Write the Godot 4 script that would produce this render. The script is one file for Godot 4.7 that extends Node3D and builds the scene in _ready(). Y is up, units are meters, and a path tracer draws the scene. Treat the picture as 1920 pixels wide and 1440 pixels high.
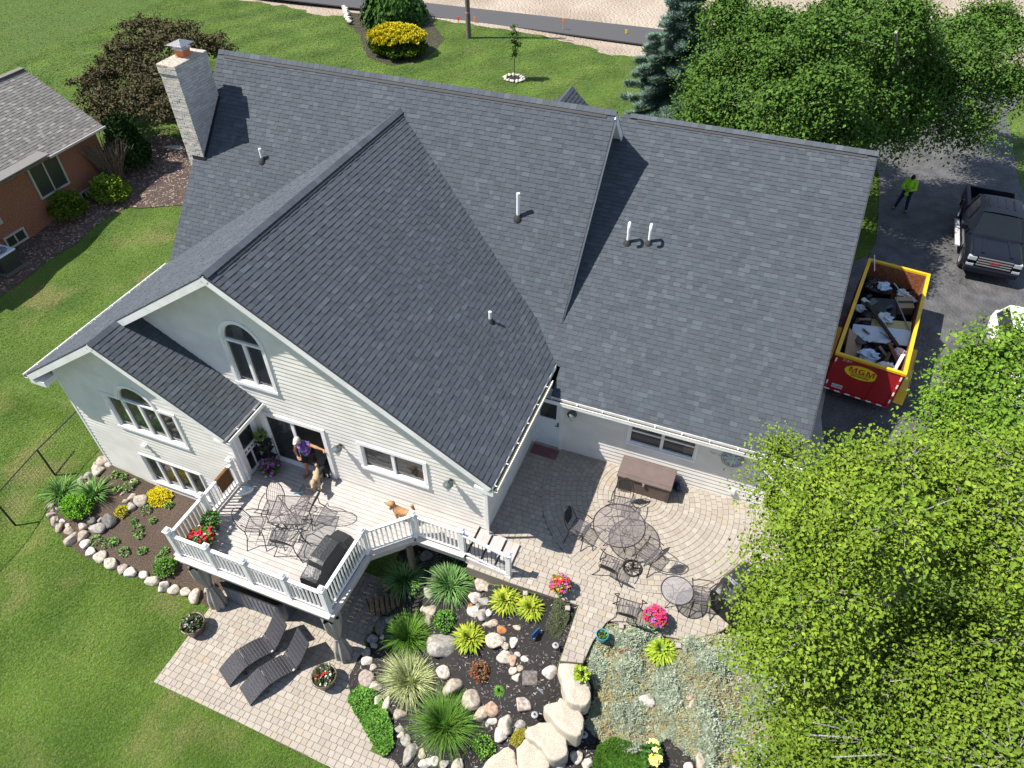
extends Node3D
# An aerial view of a grey-roofed house with deck, patios and rock garden.

const FOCAL := 1339.934
const SUNDIR := Vector3(1.82, -2.9, -0.75)
const DECK := 0.3
const LOW := -2.2
var eye := Vector3(13.928, 16.932, 20.045)
var fwd: Vector3
var rgt: Vector3
var upv: Vector3
var rng := RandomNumberGenerator.new()
var M := {}
var names := {}

# ------------------------------------------------------------------ mesh builder
class MB:
	var v := PackedVector3Array()
	var n := PackedVector3Array()
	var c := PackedColorArray()
	var xf := Transform3D()
	var col := Color.WHITE
	func tri(a: Vector3, b: Vector3, d: Vector3) -> void:
		a = xf * a
		b = xf * b
		d = xf * d
		var k := (d - a).cross(b - a).normalized()
		v.append(a); v.append(b); v.append(d)
		n.append(k); n.append(k); n.append(k)
		c.append(col); c.append(col); c.append(col)
	func quad(a: Vector3, b: Vector3, d: Vector3, e: Vector3) -> void:
		tri(a, b, d)
		tri(a, d, e)
	func stri(a: Vector3, b: Vector3, d: Vector3, na: Vector3, nb: Vector3, nd: Vector3) -> void:
		v.append(xf * a); v.append(xf * b); v.append(xf * d)
		n.append((xf.basis * na).normalized()); n.append((xf.basis * nb).normalized()); n.append((xf.basis * nd).normalized())
		c.append(col); c.append(col); c.append(col)
	func box(p: Vector3, s: Vector3) -> MB:
		return bx(p - s * 0.5, p + s * 0.5)
	func bx(a: Vector3, b: Vector3) -> MB:
		var p := [Vector3(a.x, a.y, a.z), Vector3(b.x, a.y, a.z), Vector3(b.x, a.y, b.z), Vector3(a.x, a.y, b.z), Vector3(a.x, b.y, a.z), Vector3(b.x, b.y, a.z), Vector3(b.x, b.y, b.z), Vector3(a.x, b.y, b.z)]
		quad(p[4], p[5], p[6], p[7])
		quad(p[3], p[2], p[1], p[0])
		quad(p[7], p[6], p[2], p[3])
		quad(p[5], p[4], p[0], p[1])
		quad(p[6], p[5], p[1], p[2])
		quad(p[4], p[7], p[3], p[0])
		return self
	# box with chamfered top and side edges
	func bev(a: Vector3, b: Vector3, r: float) -> MB:
		var q := func(y: float, i: float) -> Array:
			return [Vector3(a.x + i, y, a.z), Vector3(b.x - i, y, a.z), Vector3(b.x, y, a.z + i), Vector3(b.x, y, b.z - i), Vector3(b.x - i, y, b.z), Vector3(a.x + i, y, b.z), Vector3(a.x, y, b.z - i), Vector3(a.x, y, a.z + i)]
		var lo: Array = q.call(a.y, r)
		var hi: Array = q.call(b.y - r, r)
		var top := [Vector3(a.x + r, b.y, a.z + r), Vector3(b.x - r, b.y, a.z + r), Vector3(b.x - r, b.y, b.z - r), Vector3(a.x + r, b.y, b.z - r)]
		for i in 8:
			var j := (i + 1) % 8
			quad(hi[i], lo[i], lo[j], hi[j])
		quad(top[0], top[1], top[2], top[3])
		quad(top[1], top[0], hi[0], hi[1])
		quad(top[2], top[1], hi[2], hi[3])
		quad(top[3], top[2], hi[4], hi[5])
		quad(top[0], top[3], hi[6], hi[7])
		tri(top[1], hi[1], hi[2])
		tri(top[2], hi[3], hi[4])
		tri(top[3], hi[5], hi[6])
		tri(top[0], hi[7], hi[0])
		return self
	# bar of rectangular section between two points
	func bar(a: Vector3, b: Vector3, w: float, h: float, upw := Vector3.UP) -> MB:
		var d := (b - a).normalized()
		var s := d.cross(upw)
		if s.length() < 0.01:
			s = Vector3.RIGHT if absf(d.x) < 0.9 else Vector3.BACK
			s = (s - d * s.dot(d))
		s = s.normalized() * w * 0.5
		var u := s.cross(d).normalized() * h * 0.5
		var p := [a - s - u, a + s - u, a + s + u, a - s + u, b - s - u, b + s - u, b + s + u, b - s + u]
		quad(p[3], p[2], p[1], p[0])
		quad(p[4], p[5], p[6], p[7])
		quad(p[7], p[6], p[2], p[3])
		quad(p[0], p[1], p[5], p[4])
		quad(p[6], p[5], p[1], p[2])
		quad(p[4], p[7], p[3], p[0])
		return self
	func tube(pts: Array, r, sides := 6, closed := false) -> MB:
		var m := pts.size()
		var rings := []
		var nrm := []
		var ref := Vector3.UP
		for i in m:
			var p: Vector3 = pts[i]
			var a: Vector3 = pts[(i - 1 + m) % m] if (i > 0 or closed) else pts[i]
			var b: Vector3 = pts[(i + 1) % m] if (i < m - 1 or closed) else pts[i]
			var d := (b - a).normalized()
			if i == 0:
				ref = Vector3.UP if absf(d.y) < 0.9 else Vector3.RIGHT
			var s := d.cross(ref).normalized()
			var u := s.cross(d).normalized()
			ref = u
			var rad: float = r[i] if r is Array else r
			var ring := []
			var rn := []
			for k in sides:
				var t := TAU * k / sides
				var o := s * cos(t) + u * sin(t)
				ring.append(p + o * rad)
				rn.append(o)
			rings.append(ring)
			nrm.append(rn)
		for i in (m if closed else m - 1):
			var i2 := (i + 1) % m
			for k in sides:
				var k2 := (k + 1) % sides
				stri(rings[i][k], rings[i][k2], rings[i2][k2], nrm[i][k], nrm[i][k2], nrm[i2][k2])
				stri(rings[i][k], rings[i2][k2], rings[i2][k], nrm[i][k], nrm[i2][k2], nrm[i2][k])
		if not closed:
			for e in [0, m - 1]:
				for k in range(1, sides - 1):
					if e == 0:
						tri(rings[0][0], rings[0][k + 1], rings[0][k])
					else:
						tri(rings[e][0], rings[e][k], rings[e][k + 1])
		return self
	# surface through rows of points; wrap joins the last column to the first
	func surf(g: Array, wrap := false, smooth := true) -> MB:
		var rows := g.size()
		var cols: int = g[0].size()
		var nn := []
		for i in rows:
			var r := []
			for j in cols:
				var a: Vector3 = g[maxi(i - 1, 0)][j]
				var b: Vector3 = g[mini(i + 1, rows - 1)][j]
				var p: Vector3 = g[i][(j - 1 + cols) % cols] if wrap else g[i][maxi(j - 1, 0)]
				var q: Vector3 = g[i][(j + 1) % cols] if wrap else g[i][mini(j + 1, cols - 1)]
				r.append((b - a).cross(q - p).normalized())
			nn.append(r)
		for i in rows - 1:
			for j in (cols if wrap else cols - 1):
				var k := (j + 1) % cols
				if smooth:
					stri(g[i][j], g[i][k], g[i + 1][k], nn[i][j], nn[i][k], nn[i + 1][k])
					stri(g[i][j], g[i + 1][k], g[i + 1][j], nn[i][j], nn[i + 1][k], nn[i + 1][j])
				else:
					quad(g[i][j], g[i][k], g[i + 1][k], g[i + 1][j])
		return self
	# profile of Vector2(radius, height), from the bottom up
	func lathe(p: Vector3, prof: Array, seg := 16, sx := 1.0, sz := 1.0) -> MB:
		var g := []
		for q in prof:
			var r := []
			for k in seg:
				var t := TAU * k / seg
				r.append(p + Vector3(cos(t) * q.x * sx, q.y, sin(t) * q.x * sz))
			g.append(r)
		return surf(g, true)
	func ball(p: Vector3, r: Vector3, seg := 10) -> MB:
		var prof := []
		for i in seg / 2 + 1:
			var t := PI * i / (seg / 2) - PI / 2
			prof.append(Vector2(maxf(cos(t), 0.001), sin(t)))
		var keep := xf
		xf = xf * Transform3D(Basis.from_scale(r), p)
		lathe(Vector3.ZERO, prof, seg)
		xf = keep
		return self
	# flat polygon (x, z) between two heights
	func prism(poly: PackedVector2Array, y0: float, y1: float) -> MB:
		if Geometry2D.is_polygon_clockwise(poly):
			poly = poly.duplicate()
			poly.reverse()
		var t := Geometry2D.triangulate_polygon(poly)
		for i in range(0, t.size(), 3):
			var a := poly[t[i]]
			var b := poly[t[i + 1]]
			var d := poly[t[i + 2]]
			if (b - a).cross(d - a) < 0:
				var s := b
				b = d
				d = s
			tri(Vector3(a.x, y1, a.y), Vector3(b.x, y1, b.y), Vector3(d.x, y1, d.y))
			tri(Vector3(a.x, y0, a.y), Vector3(d.x, y0, d.y), Vector3(b.x, y0, b.y))
		for i in poly.size():
			var a := poly[i]
			var b := poly[(i + 1) % poly.size()]
			quad(Vector3(b.x, y1, b.y), Vector3(a.x, y1, a.y), Vector3(a.x, y0, a.y), Vector3(b.x, y0, b.y))
		return self
	func mesh() -> ArrayMesh:
		var am := ArrayMesh.new()
		if v.is_empty():
			return am
		var arr := []
		arr.resize(Mesh.ARRAY_MAX)
		arr[Mesh.ARRAY_VERTEX] = v
		arr[Mesh.ARRAY_NORMAL] = n
		arr[Mesh.ARRAY_COLOR] = c
		am.add_surface_from_arrays(Mesh.PRIMITIVE_TRIANGLES, arr)
		return am

# ------------------------------------------------------------------ nodes
func numbered(called: String) -> String:
	if not names.has(called):
		names[called] = 0
		return called
	names[called] += 1
	return "%s_%03d" % [called, names[called]]

func tag(o: Node, label: String, category: String, group := "", kind := "") -> Node:
	o.set_meta("label", label)
	o.set_meta("category", category)
	if group: o.set_meta("group", group)
	if kind: o.set_meta("kind", kind)
	return o

func thing(called: String, label: String, category: String, at := Vector3.ZERO, turn := 0.0, group := "") -> Node3D:
	var o := Node3D.new()
	o.name = numbered(called)
	add_child(o)
	o.position = at
	o.rotation.y = turn
	tag(o, label, category, group)
	return o

func obj(called: String, m, material: Material, parent: Node = null) -> MeshInstance3D:
	var o := MeshInstance3D.new()
	o.mesh = m.mesh() if m is MB else m
	o.material_override = material
	if parent == null:
		o.name = numbered(called)
		add_child(o)
	else:
		o.name = called
		parent.add_child(o, true)
	return o

func one(called: String, m, material: Material, label: String, category: String, at := Vector3.ZERO, turn := 0.0, group := "", kind := "") -> MeshInstance3D:
	var o := obj(called, m, material)
	o.position = at
	o.rotation.y = turn
	tag(o, label, category, group, kind)
	return o

func dup(o: Node3D, at: Vector3, turn: float, label := "") -> Node3D:
	var d: Node3D = o.duplicate()
	var base := String(o.name)
	var rx := RegEx.create_from_string("_\\d\\d\\d$")
	d.name = numbered(rx.sub(base, ""))
	add_child(d)
	d.position = at
	d.rotation.y = turn
	if label: d.set_meta("label", label)
	return d

func setting(called: String, m, material: Material, parent: Node = null) -> MeshInstance3D:
	var o := obj(called, m, material, parent)
	if parent == null:
		o.set_meta("kind", "structure")
		o.set_meta("label", called.replace("_", " "))
		o.set_meta("category", called.get_slice("_", called.get_slice_count("_") - 1))
	return o

# many alike pieces under one parent: the nearest to the lens as parts of their own, the rest joined
func pieces(parent: Node, called: String, list: Array, material: Material, most := 300) -> void:
	list.sort_custom(func(a, b): return a[0] < b[0])
	var rest := MB.new()
	for i in list.size():
		var m: MB = list[i][1]
		if i < most:
			obj(called, m, material, parent)
		else:
			rest.v.append_array(m.v)
			rest.n.append_array(m.n)
			rest.c.append_array(m.c)
	if not rest.v.is_empty():
		var o := obj(called + "s_beyond", rest, material, parent)
		o.set_meta("kind", "stuff")

func multi(called: String, m: Mesh, material: Material, xs: Array, cs: Array, parent: Node = null) -> MultiMeshInstance3D:
	var mm := MultiMesh.new()
	mm.transform_format = MultiMesh.TRANSFORM_3D
	mm.use_colors = true
	mm.mesh = m
	mm.instance_count = xs.size()
	for i in xs.size():
		mm.set_instance_transform(i, xs[i])
		mm.set_instance_color(i, cs[i])
	var o := MultiMeshInstance3D.new()
	o.multimesh = mm
	o.material_override = material
	if parent == null:
		o.name = numbered(called)
		add_child(o)
	else:
		o.name = called
		parent.add_child(o, true)
	o.set_meta("kind", "stuff")
	return o

# ------------------------------------------------------------------ pixels of the photograph to places
func ray(u: float, v: float) -> Vector3:
	return fwd + rgt * ((u - 960.0) / FOCAL) + upv * ((720.0 - v) / FOCAL)
func gp(u: float, v: float, y := 0.0) -> Vector3:
	var d := ray(u, v)
	return eye + d * ((y - eye.y) / d.y)
func ground(u: float, v: float) -> Vector3:
	var y := 0.0
	var p := Vector3.ZERO
	for i in 8:
		p = gp(u, v, y)
		y = height(p.x, p.z)
	return Vector3(p.x, height(p.x, p.z), p.z)
func pxm(p: Vector3) -> float:
	return (p - eye).dot(fwd) / FOCAL

# ------------------------------------------------------------------ materials
func lin(r: float, g: float, b: float) -> Color:
	return Color(r, g, b).linear_to_srgb()

func noise_tex(freq: float, lo: Color, hi: Color, size := 512, octaves := 4, seed_ := 1, normal := false, strength := 4.0) -> NoiseTexture2D:
	var f := FastNoiseLite.new()
	f.noise_type = FastNoiseLite.TYPE_SIMPLEX_SMOOTH
	f.frequency = freq
	f.fractal_octaves = octaves
	f.seed = seed_
	var t := NoiseTexture2D.new()
	t.width = size
	t.height = size
	t.seamless = true
	t.noise = f
	if normal:
		t.as_normal_map = true
		t.bump_strength = strength
	else:
		var g := Gradient.new()
		g.set_color(0, lo)
		g.set_color(1, hi)
		g.set_offset(0, 0.25)
		g.set_offset(1, 0.75)
		t.color_ramp = g
	return t

func mat(key: String, albedo: Color, rough := 0.8, metal := 0.0, tex: Texture2D = null, scale_ := 1.0, bump: Texture2D = null, depth := 1.0) -> StandardMaterial3D:
	var m := StandardMaterial3D.new()
	m.albedo_color = albedo
	m.roughness = rough
	m.metallic = metal
	m.vertex_color_use_as_albedo = true
	if tex or bump:
		m.uv1_triplanar = true
		m.uv1_world_triplanar = true
		m.uv1_scale = Vector3.ONE * scale_
	if tex: m.albedo_texture = tex
	if bump:
		m.normal_enabled = true
		m.normal_texture = bump
		m.normal_scale = depth
	M[key] = m
	return m

func materials() -> void:
	var w := Color.WHITE
	var grain := noise_tex(0.12, Color(0.72, 0.72, 0.72), Color(1, 1, 1), 512, 4, 3)
	var speck := noise_tex(0.35, Color(0.74, 0.74, 0.74), Color(1, 1, 1), 512, 2, 5)
	var rough_n := noise_tex(0.15, w, w, 512, 4, 7, true, 6.0)
	var blot := noise_tex(0.006, Color(0.95, 0.95, 0.945), Color(1, 1, 1), 512, 5, 9)
	var grassy := noise_tex(0.05, Color(0.68, 0.70, 0.6), Color(1, 1, 1), 1024, 5, 11)
	mat("lawn", w, 0.95, 0, grassy, 0.28, noise_tex(0.3, w, w, 512, 3, 12, true, 10.0), 1.0)
	mat("blade", w, 0.8)
	M.blade.metallic_specular = 0.2
	M.blade.backlight = Color(0.25, 0.3, 0.1)
	mat("leaf", w, 0.7)
	M.leaf.metallic_specular = 0.2
	M.leaf.backlight = Color(0.36, 0.46, 0.13)
	mat("shingle", w, 0.93, 0, speck, 0.8)
	mat("siding", lin(0.73, 0.71, 0.665), 0.6, 0, blot, 0.3)
	mat("trim", lin(0.8, 0.8, 0.8), 0.45, 0, blot, 0.4)
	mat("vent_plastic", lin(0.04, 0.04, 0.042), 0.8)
	mat("paver", w, 0.9, 0, speck, 1.2, rough_n, 0.4)
	mat("joint", lin(0.21, 0.185, 0.155), 0.95, 0, speck, 1.0)
	mat("brick", w, 0.9, 0, speck, 1.0, rough_n, 0.4)
	mat("mortar", lin(0.42, 0.40, 0.37), 0.95, 0, grain, 0.7)
	mat("redbrick", lin(0.25, 0.115, 0.07), 0.9, 0, noise_tex(0.06, Color(0.72, 0.68, 0.66), Color(1, 1, 1), 512, 5, 21), 0.5)
	mat("stone", w, 0.9, 0, noise_tex(0.03, Color(0.74, 0.71, 0.67), Color(1, 1, 1), 512, 6, 23), 0.55, rough_n, 0.9)
	mat("limestone", lin(0.56, 0.515, 0.44), 0.92, 0, noise_tex(0.08, Color(0.80, 0.78, 0.74), Color(1, 1, 1), 512, 5, 24), 0.7, rough_n, 1.0)
	mat("mulch", w, 0.95, 0, noise_tex(0.3, Color(0.35, 0.33, 0.31), Color(1, 1, 1), 512, 3, 25), 0.5, noise_tex(0.28, w, w, 512, 3, 26, true, 12.0), 1.0)
	mat("soil", w, 0.95, 0, noise_tex(0.1, Color(0.6, 0.57, 0.54), Color(1, 1, 1), 512, 5, 27), 0.4, rough_n, 1.0)
	mat("asphalt", lin(0.088, 0.088, 0.09), 0.85, 0, noise_tex(0.012, Color(0.80, 0.80, 0.80), Color(1, 1, 1), 1024, 6, 29), 0.09, rough_n, 0.3)
	mat("newroad", lin(0.085, 0.085, 0.09), 0.9, 0, grain, 0.3)
	mat("concrete", lin(0.30, 0.29, 0.27), 0.9, 0, blot, 0.3, rough_n, 0.2)
	mat("sand", lin(0.35, 0.295, 0.235), 0.95, 0, noise_tex(0.006, Color(0.90, 0.885, 0.87), Color(1, 1, 1), 512, 6, 31), 0.05, rough_n, 0.6)
	mat("board", w, 0.7, 0, noise_tex(0.012, Color(0.95, 0.95, 0.95), Color(1, 1, 1), 512, 3, 33), 0.4)
	mat("iron", lin(0.025, 0.024, 0.024), 0.5, 0.2)
	mat("plain", w, 0.7)
	mat("satin", w, 0.35)
	mat("cover", lin(0.022, 0.024, 0.027), 0.42, 0, null, 1.0, noise_tex(0.03, w, w, 512, 4, 35, true, 5.0), 0.7)
	mat("wicker", w, 0.45, 0, null, 4.0, noise_tex(0.12, w, w, 512, 2, 36, true, 8.0), 0.8)
	mat("cloth", w, 0.9, 0, grain, 0.5)
	mat("bark", w, 0.9, 0, noise_tex(0.06, Color(0.5, 0.48, 0.45), Color(1, 1, 1), 512, 5, 37), 0.8, rough_n, 0.8)
	mat("metal", lin(0.6, 0.6, 0.62), 0.35, 0.85)
	mat("carpaint", lin(0.008, 0.010, 0.016), 0.22)
	M.carpaint.clearcoat_enabled = true
	M.carpaint.clearcoat = 0.25
	M.carpaint.metallic_specular = 0.15
	M.carpaint.clearcoat_roughness = 0.03
	mat("whitepaint", lin(0.75, 0.76, 0.77), 0.3)
	mat("redpaint", lin(0.33, 0.012, 0.018), 0.42, 0, blot, 0.25)
	mat("yellowpaint", lin(0.70, 0.42, 0.01), 0.45, 0, blot, 0.4)
	mat("rubber", lin(0.02, 0.02, 0.02), 0.8)
	mat("skin", lin(0.48, 0.25, 0.16), 0.55)
	var gl := mat("glass", lin(0.03, 0.04, 0.045), 0.03)
	gl.transparency = BaseMaterial3D.TRANSPARENCY_ALPHA
	gl.albedo_color.a = 0.45
	var tg := mat("tableglass", lin(0.30, 0.28, 0.29), 0.08)
	tg.transparency = BaseMaterial3D.TRANSPARENCY_ALPHA
	tg.albedo_color.a = 0.34
	var ms := mat("mesh", lin(0.16, 0.14, 0.15), 0.6)
	ms.transparency = BaseMaterial3D.TRANSPARENCY_ALPHA
	ms.albedo_color.a = 0.24
	var cg := mat("carglass", lin(0.012, 0.016, 0.02), 0.04)
	cg.transparency = BaseMaterial3D.TRANSPARENCY_ALPHA
	cg.albedo_color.a = 0.82
	cg.metallic_specular = 0.35
	mat("room", lin(0.36, 0.34, 0.30), 0.9)
	mat("lampglass", lin(0.6, 0.6, 0.55), 0.15)

# ------------------------------------------------------------------ terrain
var hx0 := -34.0
var hz0 := -48.0
var hcell := 0.5
var hnx := 141
var hnz := 153
var hgrid := PackedFloat32Array()
var ctrl := []

func raw_height(x: float, z: float) -> float:
	var sw := 0.0
	var sh := 0.0
	for k in ctrl:
		var dx: float = x - k.x
		var dz: float = z - k.z
		var d := dx * dx + dz * dz + 0.05
		var w := 1.0 / (d * sqrt(d))
		sw += w
		sh += w * k.y
	return sh / sw

func height(x: float, z: float) -> float:
	var fx := clampf((x - hx0) / hcell, 0.0, hnx - 1.001)
	var fz := clampf((z - hz0) / hcell, 0.0, hnz - 1.001)
	var i := int(fx)
	var j := int(fz)
	var tx := fx - i
	var tz := fz - j
	var a := hgrid[j * hnx + i]
	var b := hgrid[j * hnx + i + 1]
	var d := hgrid[(j + 1) * hnx + i]
	var e := hgrid[(j + 1) * hnx + i + 1]
	if tx + tz < 1.0:
		return a + (b - a) * tx + (d - a) * tz
	return e + (d - e) * (1.0 - tx) + (b - e) * (1.0 - tz)

func px_poly(list: Array, y: float) -> PackedVector2Array:
	var p := PackedVector2Array()
	for q in list:
		var g := gp(q[0], q[1], y)
		p.append(Vector2(g.x, g.z))
	return p

func ground_poly(list: Array) -> PackedVector2Array:
	var p := PackedVector2Array()
	for q in list:
		var g := ground(q[0], q[1])
		p.append(Vector2(g.x, g.z))
	return p

# a sheet that follows the ground inside a polygon, wavy edge optional
func drape(poly: PackedVector2Array, lift: float, tint = null, wave := 0.0) -> MB:
	var m := MB.new()
	if wave > 0:
		var q := PackedVector2Array()
		var f := FastNoiseLite.new()
		f.frequency = 0.6
		for i in poly.size():
			var a := poly[i]
			var b := poly[(i + 1) % poly.size()]
			var k := maxi(1, int(a.distance_to(b) / 0.3))
			for t in k:
				var p := a.lerp(b, float(t) / k)
				q.append(p + Vector2(f.get_noise_2d(p.x, p.y), f.get_noise_2d(p.x + 50, p.y)) * wave)
		poly = q
	var lo := poly[0]
	var hi := poly[0]
	for p in poly:
		lo = lo.min(p)
		hi = hi.max(p)
	var i0 := int(floor((lo.x - hx0) / hcell))
	var i1 := int(ceil((hi.x - hx0) / hcell))
	var j0 := int(floor((lo.y - hz0) / hcell))
	var j1 := int(ceil((hi.y - hz0) / hcell))
	for j in range(j0, j1):
		for i in range(i0, i1):
			var x := hx0 + i * hcell
			var z := hz0 + j * hcell
			for half in 2:
				var t := PackedVector2Array([Vector2(x, z), Vector2(x + hcell, z), Vector2(x, z + hcell)]) if half == 0 else PackedVector2Array([Vector2(x + hcell, z), Vector2(x + hcell, z + hcell), Vector2(x, z + hcell)])
				for r in Geometry2D.intersect_polygons(t, poly):
					if Geometry2D.is_polygon_clockwise(r):
						r.reverse()
					for k in range(1, r.size() - 1):
						var three := [r[0], r[k], r[k + 1]]
						var start := m.v.size()
						m.tri(Vector3(three[0].x, height(three[0].x, three[0].y) + lift, three[0].y), Vector3(three[1].x, height(three[1].x, three[1].y) + lift, three[1].y), Vector3(three[2].x, height(three[2].x, three[2].y) + lift, three[2].y))
						for w in 3:
							if tint != null:
								m.c[start + w] = tint.call(m.v[start + w])
	return m

var patch := FastNoiseLite.new()
var patch2 := FastNoiseLite.new()
func lawn_tint(p: Vector3) -> Color:
	var a := patch.get_noise_2d(p.x, p.z) * 0.5 + 0.5
	var b := patch2.get_noise_2d(p.x, p.z)
	var c := Color(0.080, 0.152, 0.018).lerp(Color(0.152, 0.245, 0.038), clampf((a - 0.5) * 1.6 + 0.5, 0, 1))
	var dry := clampf((b - 0.16) * 2.4, 0.0, 1.0)
	if p.x > -9 or p.z < -4: dry *= 0.3 if p.z < 8 else 1.0
	c = c.lerp(Color(0.30, 0.26, 0.11), dry * 0.6)
	if p.z < -12:
		# stripes left by the mower, running away from the house
		var s := sin((p.x * 0.85 + p.z * 0.5) * 2.2)
		c = c * (1.0 + 0.10 * signf(s) * minf(absf(s) * 3, 1))
	return c

var upper_poly: PackedVector2Array
var lower_poly: PackedVector2Array
var bed_polys := []

func terrain() -> void:
	patch.frequency = 0.3
	patch.fractal_octaves = 4
	patch2.frequency = 0.35
	patch2.seed = 4
	patch2.fractal_octaves = 3
	for q in [[288, 1278, -2.25], [395, 1140, -2.25], [440, 1350, -2.25], [620, 1440, -2.25], [655, 1250, -2.25], [560, 1250, -2.25], [500, 1180, -2.25], [690, 1330, -2.25], [760, 1440, -2.25], [600, 1330, -2.25], [690, 1130, -2.2], [640, 1150, -2.25],
			[213, 872, -1.6], [90, 940, -1.8], [160, 1040, -2.0], [250, 1080, -2.1], [370, 1115, -2.2], [300, 950, -1.9], [0, 1000, -2.1], [0, 1300, -2.45], [200, 1440, -2.45], [0, 1440, -2.5], [200, 1200, -2.3], [0, 700, -1.55], [60, 560, -1.2], [150, 500, -0.95], [300, 400, -0.6],
			[330, 330, -0.4], [200, 380, -0.5], [0, 480, -0.8], [280, 250, -0.25], [250, 100, 0], [0, 20, 0], [600, 100, 0], [900, 130, 0], [900, 40, 0], [1150, 150, 0], [1700, 400, 0], [1850, 500, 0], [1900, 200, 0], [1600, 700, 0], [1750, 750, 0],
			[830, 1060, -0.75], [770, 1060, -1.1], [730, 1110, -1.6], [700, 1160, -1.95], [685, 1230, -2.1], [715, 1300, -2.15], [830, 1120, -0.9], [790, 1160, -1.35], [830, 1210, -1.3], [880, 1195, -0.75], [945, 1125, -0.2], [995, 1140, -0.1], [1050, 1160, -0.08],
			[930, 1270, -0.85], [960, 1320, -0.95], [870, 1350, -1.55], [900, 1410, -1.75], [780, 1350, -1.9], [1000, 1260, -0.5], [1035, 1300, -0.5], [1040, 1370, -1.1], [980, 1430, -1.5], [1100, 1420, -1.35], [1150, 1250, -0.2], [1250, 1330, -0.6], [1200, 1430, -1.3], [1400, 1400, -1.3], [1300, 1210, -0.1], [1420, 1250, -0.5], [1600, 1300, -0.8]]:
		ctrl.append(gp(q[0], q[1], q[2]))
	for p in [Vector3(9.5, -0.08, 10), Vector3(11, -0.08, 10.6), Vector3(12, -0.08, 10.5), Vector3(12.3, -0.08, 11.7), Vector3(13.5, -0.08, 10.7), Vector3(15, -0.08, 10.3), Vector3(10, -0.08, 7), Vector3(12, -0.08, 7), Vector3(14, -0.08, 7), Vector3(12, -0.08, 9), Vector3(14, -0.08, 9), Vector3(16, -0.08, 7), Vector3(16, -0.08, 9), Vector3(18, -0.05, 5), Vector3(20, 0, 4), Vector3(19, -0.2, 9),
			Vector3(17, 0, 0), Vector3(20, 0, 0), Vector3(22, 0, -6), Vector3(22, 0, 6), Vector3(30, 0, 0), Vector3(30, 0, -20), Vector3(10, 0, -12), Vector3(0, 0, -10), Vector3(-4, 0, -6), Vector3(5, -0.5, 3), Vector3(0, -0.6, 6), Vector3(5, -1.0, 8), Vector3(-8, -0.3, -2), Vector3(-10, -0.1, -8), Vector3(-30, -0.4, -5), Vector3(-30, -1.0, 6), Vector3(-25, -2, 15), Vector3(-10, -2.2, 18), Vector3(0, -2.6, 24), Vector3(10, -2.6, 24), Vector3(20, -2, 22), Vector3(-30, 0, -45), Vector3(0, 0, -45), Vector3(30, 0, -45)]:
		ctrl.append(p)
	hgrid.resize(hnx * hnz)
	for j in hnz:
		for i in hnx:
			hgrid[j * hnx + i] = raw_height(hx0 + i * hcell, hz0 + j * hcell)
	upper_poly = PackedVector2Array([Vector2(8.9, 5.95), Vector2(8.9, 9.7), Vector2(8.9, 10.85), Vector2(10.25, 10.87), Vector2(12.05, 10.83), Vector2(12.08, 12.4)])
	upper_poly.append_array(px_poly([[1093, 1243], [1112, 1202], [1139, 1164], [1207, 1180], [1245, 1192], [1280, 1199], [1310, 1196], [1353, 1183], [1400, 1150]], 0.0))
	upper_poly.append_array(PackedVector2Array([Vector2(16.9, 9.3), Vector2(17.2, 7.8), Vector2(16.6, 5.95)]))
	lower_poly = PackedVector2Array([Vector2(1.82, 15.95), Vector2(1.82, 10.9), Vector2(6.5, 10.9), Vector2(6.5, 11.6), Vector2(6.75, 12.6), Vector2(6.72, 13.9), Vector2(7.1, 14.3), Vector2(7.75, 14.75), Vector2(8.6, 15.2), Vector2(9.6, 15.75), Vector2(10.2, 16.6), Vector2(9.0, 16.7), Vector2(7.4, 16.05), Vector2(4.5, 15.98)])
	# lower the ground a little beneath the paving
	for j in hnz:
		for i in hnx:
			var p := Vector2(hx0 + i * hcell, hz0 + j * hcell)
			if Geometry2D.is_point_in_polygon(p, upper_poly):
				hgrid[j * hnx + i] = minf(hgrid[j * hnx + i], -0.09)
			elif Geometry2D.is_point_in_polygon(p, lower_poly):
				hgrid[j * hnx + i] = minf(hgrid[j * hnx + i], LOW - 0.07)
	var m := MB.new()
	for j in hnz - 1:
		for i in hnx - 1:
			var x := hx0 + i * hcell
			var z := hz0 + j * hcell
			var a := Vector3(x, hgrid[j * hnx + i], z)
			var b := Vector3(x + hcell, hgrid[j * hnx + i + 1], z)
			var d := Vector3(x, hgrid[(j + 1) * hnx + i], z + hcell)
			var e := Vector3(x + hcell, hgrid[(j + 1) * hnx + i + 1], z + hcell)
			var up := Vector3.UP
			m.stri(a, b, d, up, up, up)
			m.stri(b, e, d, up, up, up)
	# far ground out to the horizon
	var x1 := hx0 + (hnx - 1) * hcell
	var z1 := hz0 + (hnz - 1) * hcell
	var far := 400.0
	for f in [[hx0, hz0, x1, hz0, far, -far, -far, -far], [x1, hz0, x1, z1, far, far, far, -far], [x1, z1, hx0, z1, -far, far, far, far], [hx0, z1, hx0, hz0, -far, -far, -far, far]]:
		var p := Vector3(f[0], height(f[0], f[1]), f[1])
		var q := Vector3(f[2], height(f[2], f[3]), f[3])
		var r := Vector3(f[4], 0, f[5])
		var s := Vector3(f[6], 0, f[7])
		m.stri(p, r, q, Vector3.UP, Vector3.UP, Vector3.UP)
		m.stri(p, s, r, Vector3.UP, Vector3.UP, Vector3.UP)
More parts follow.
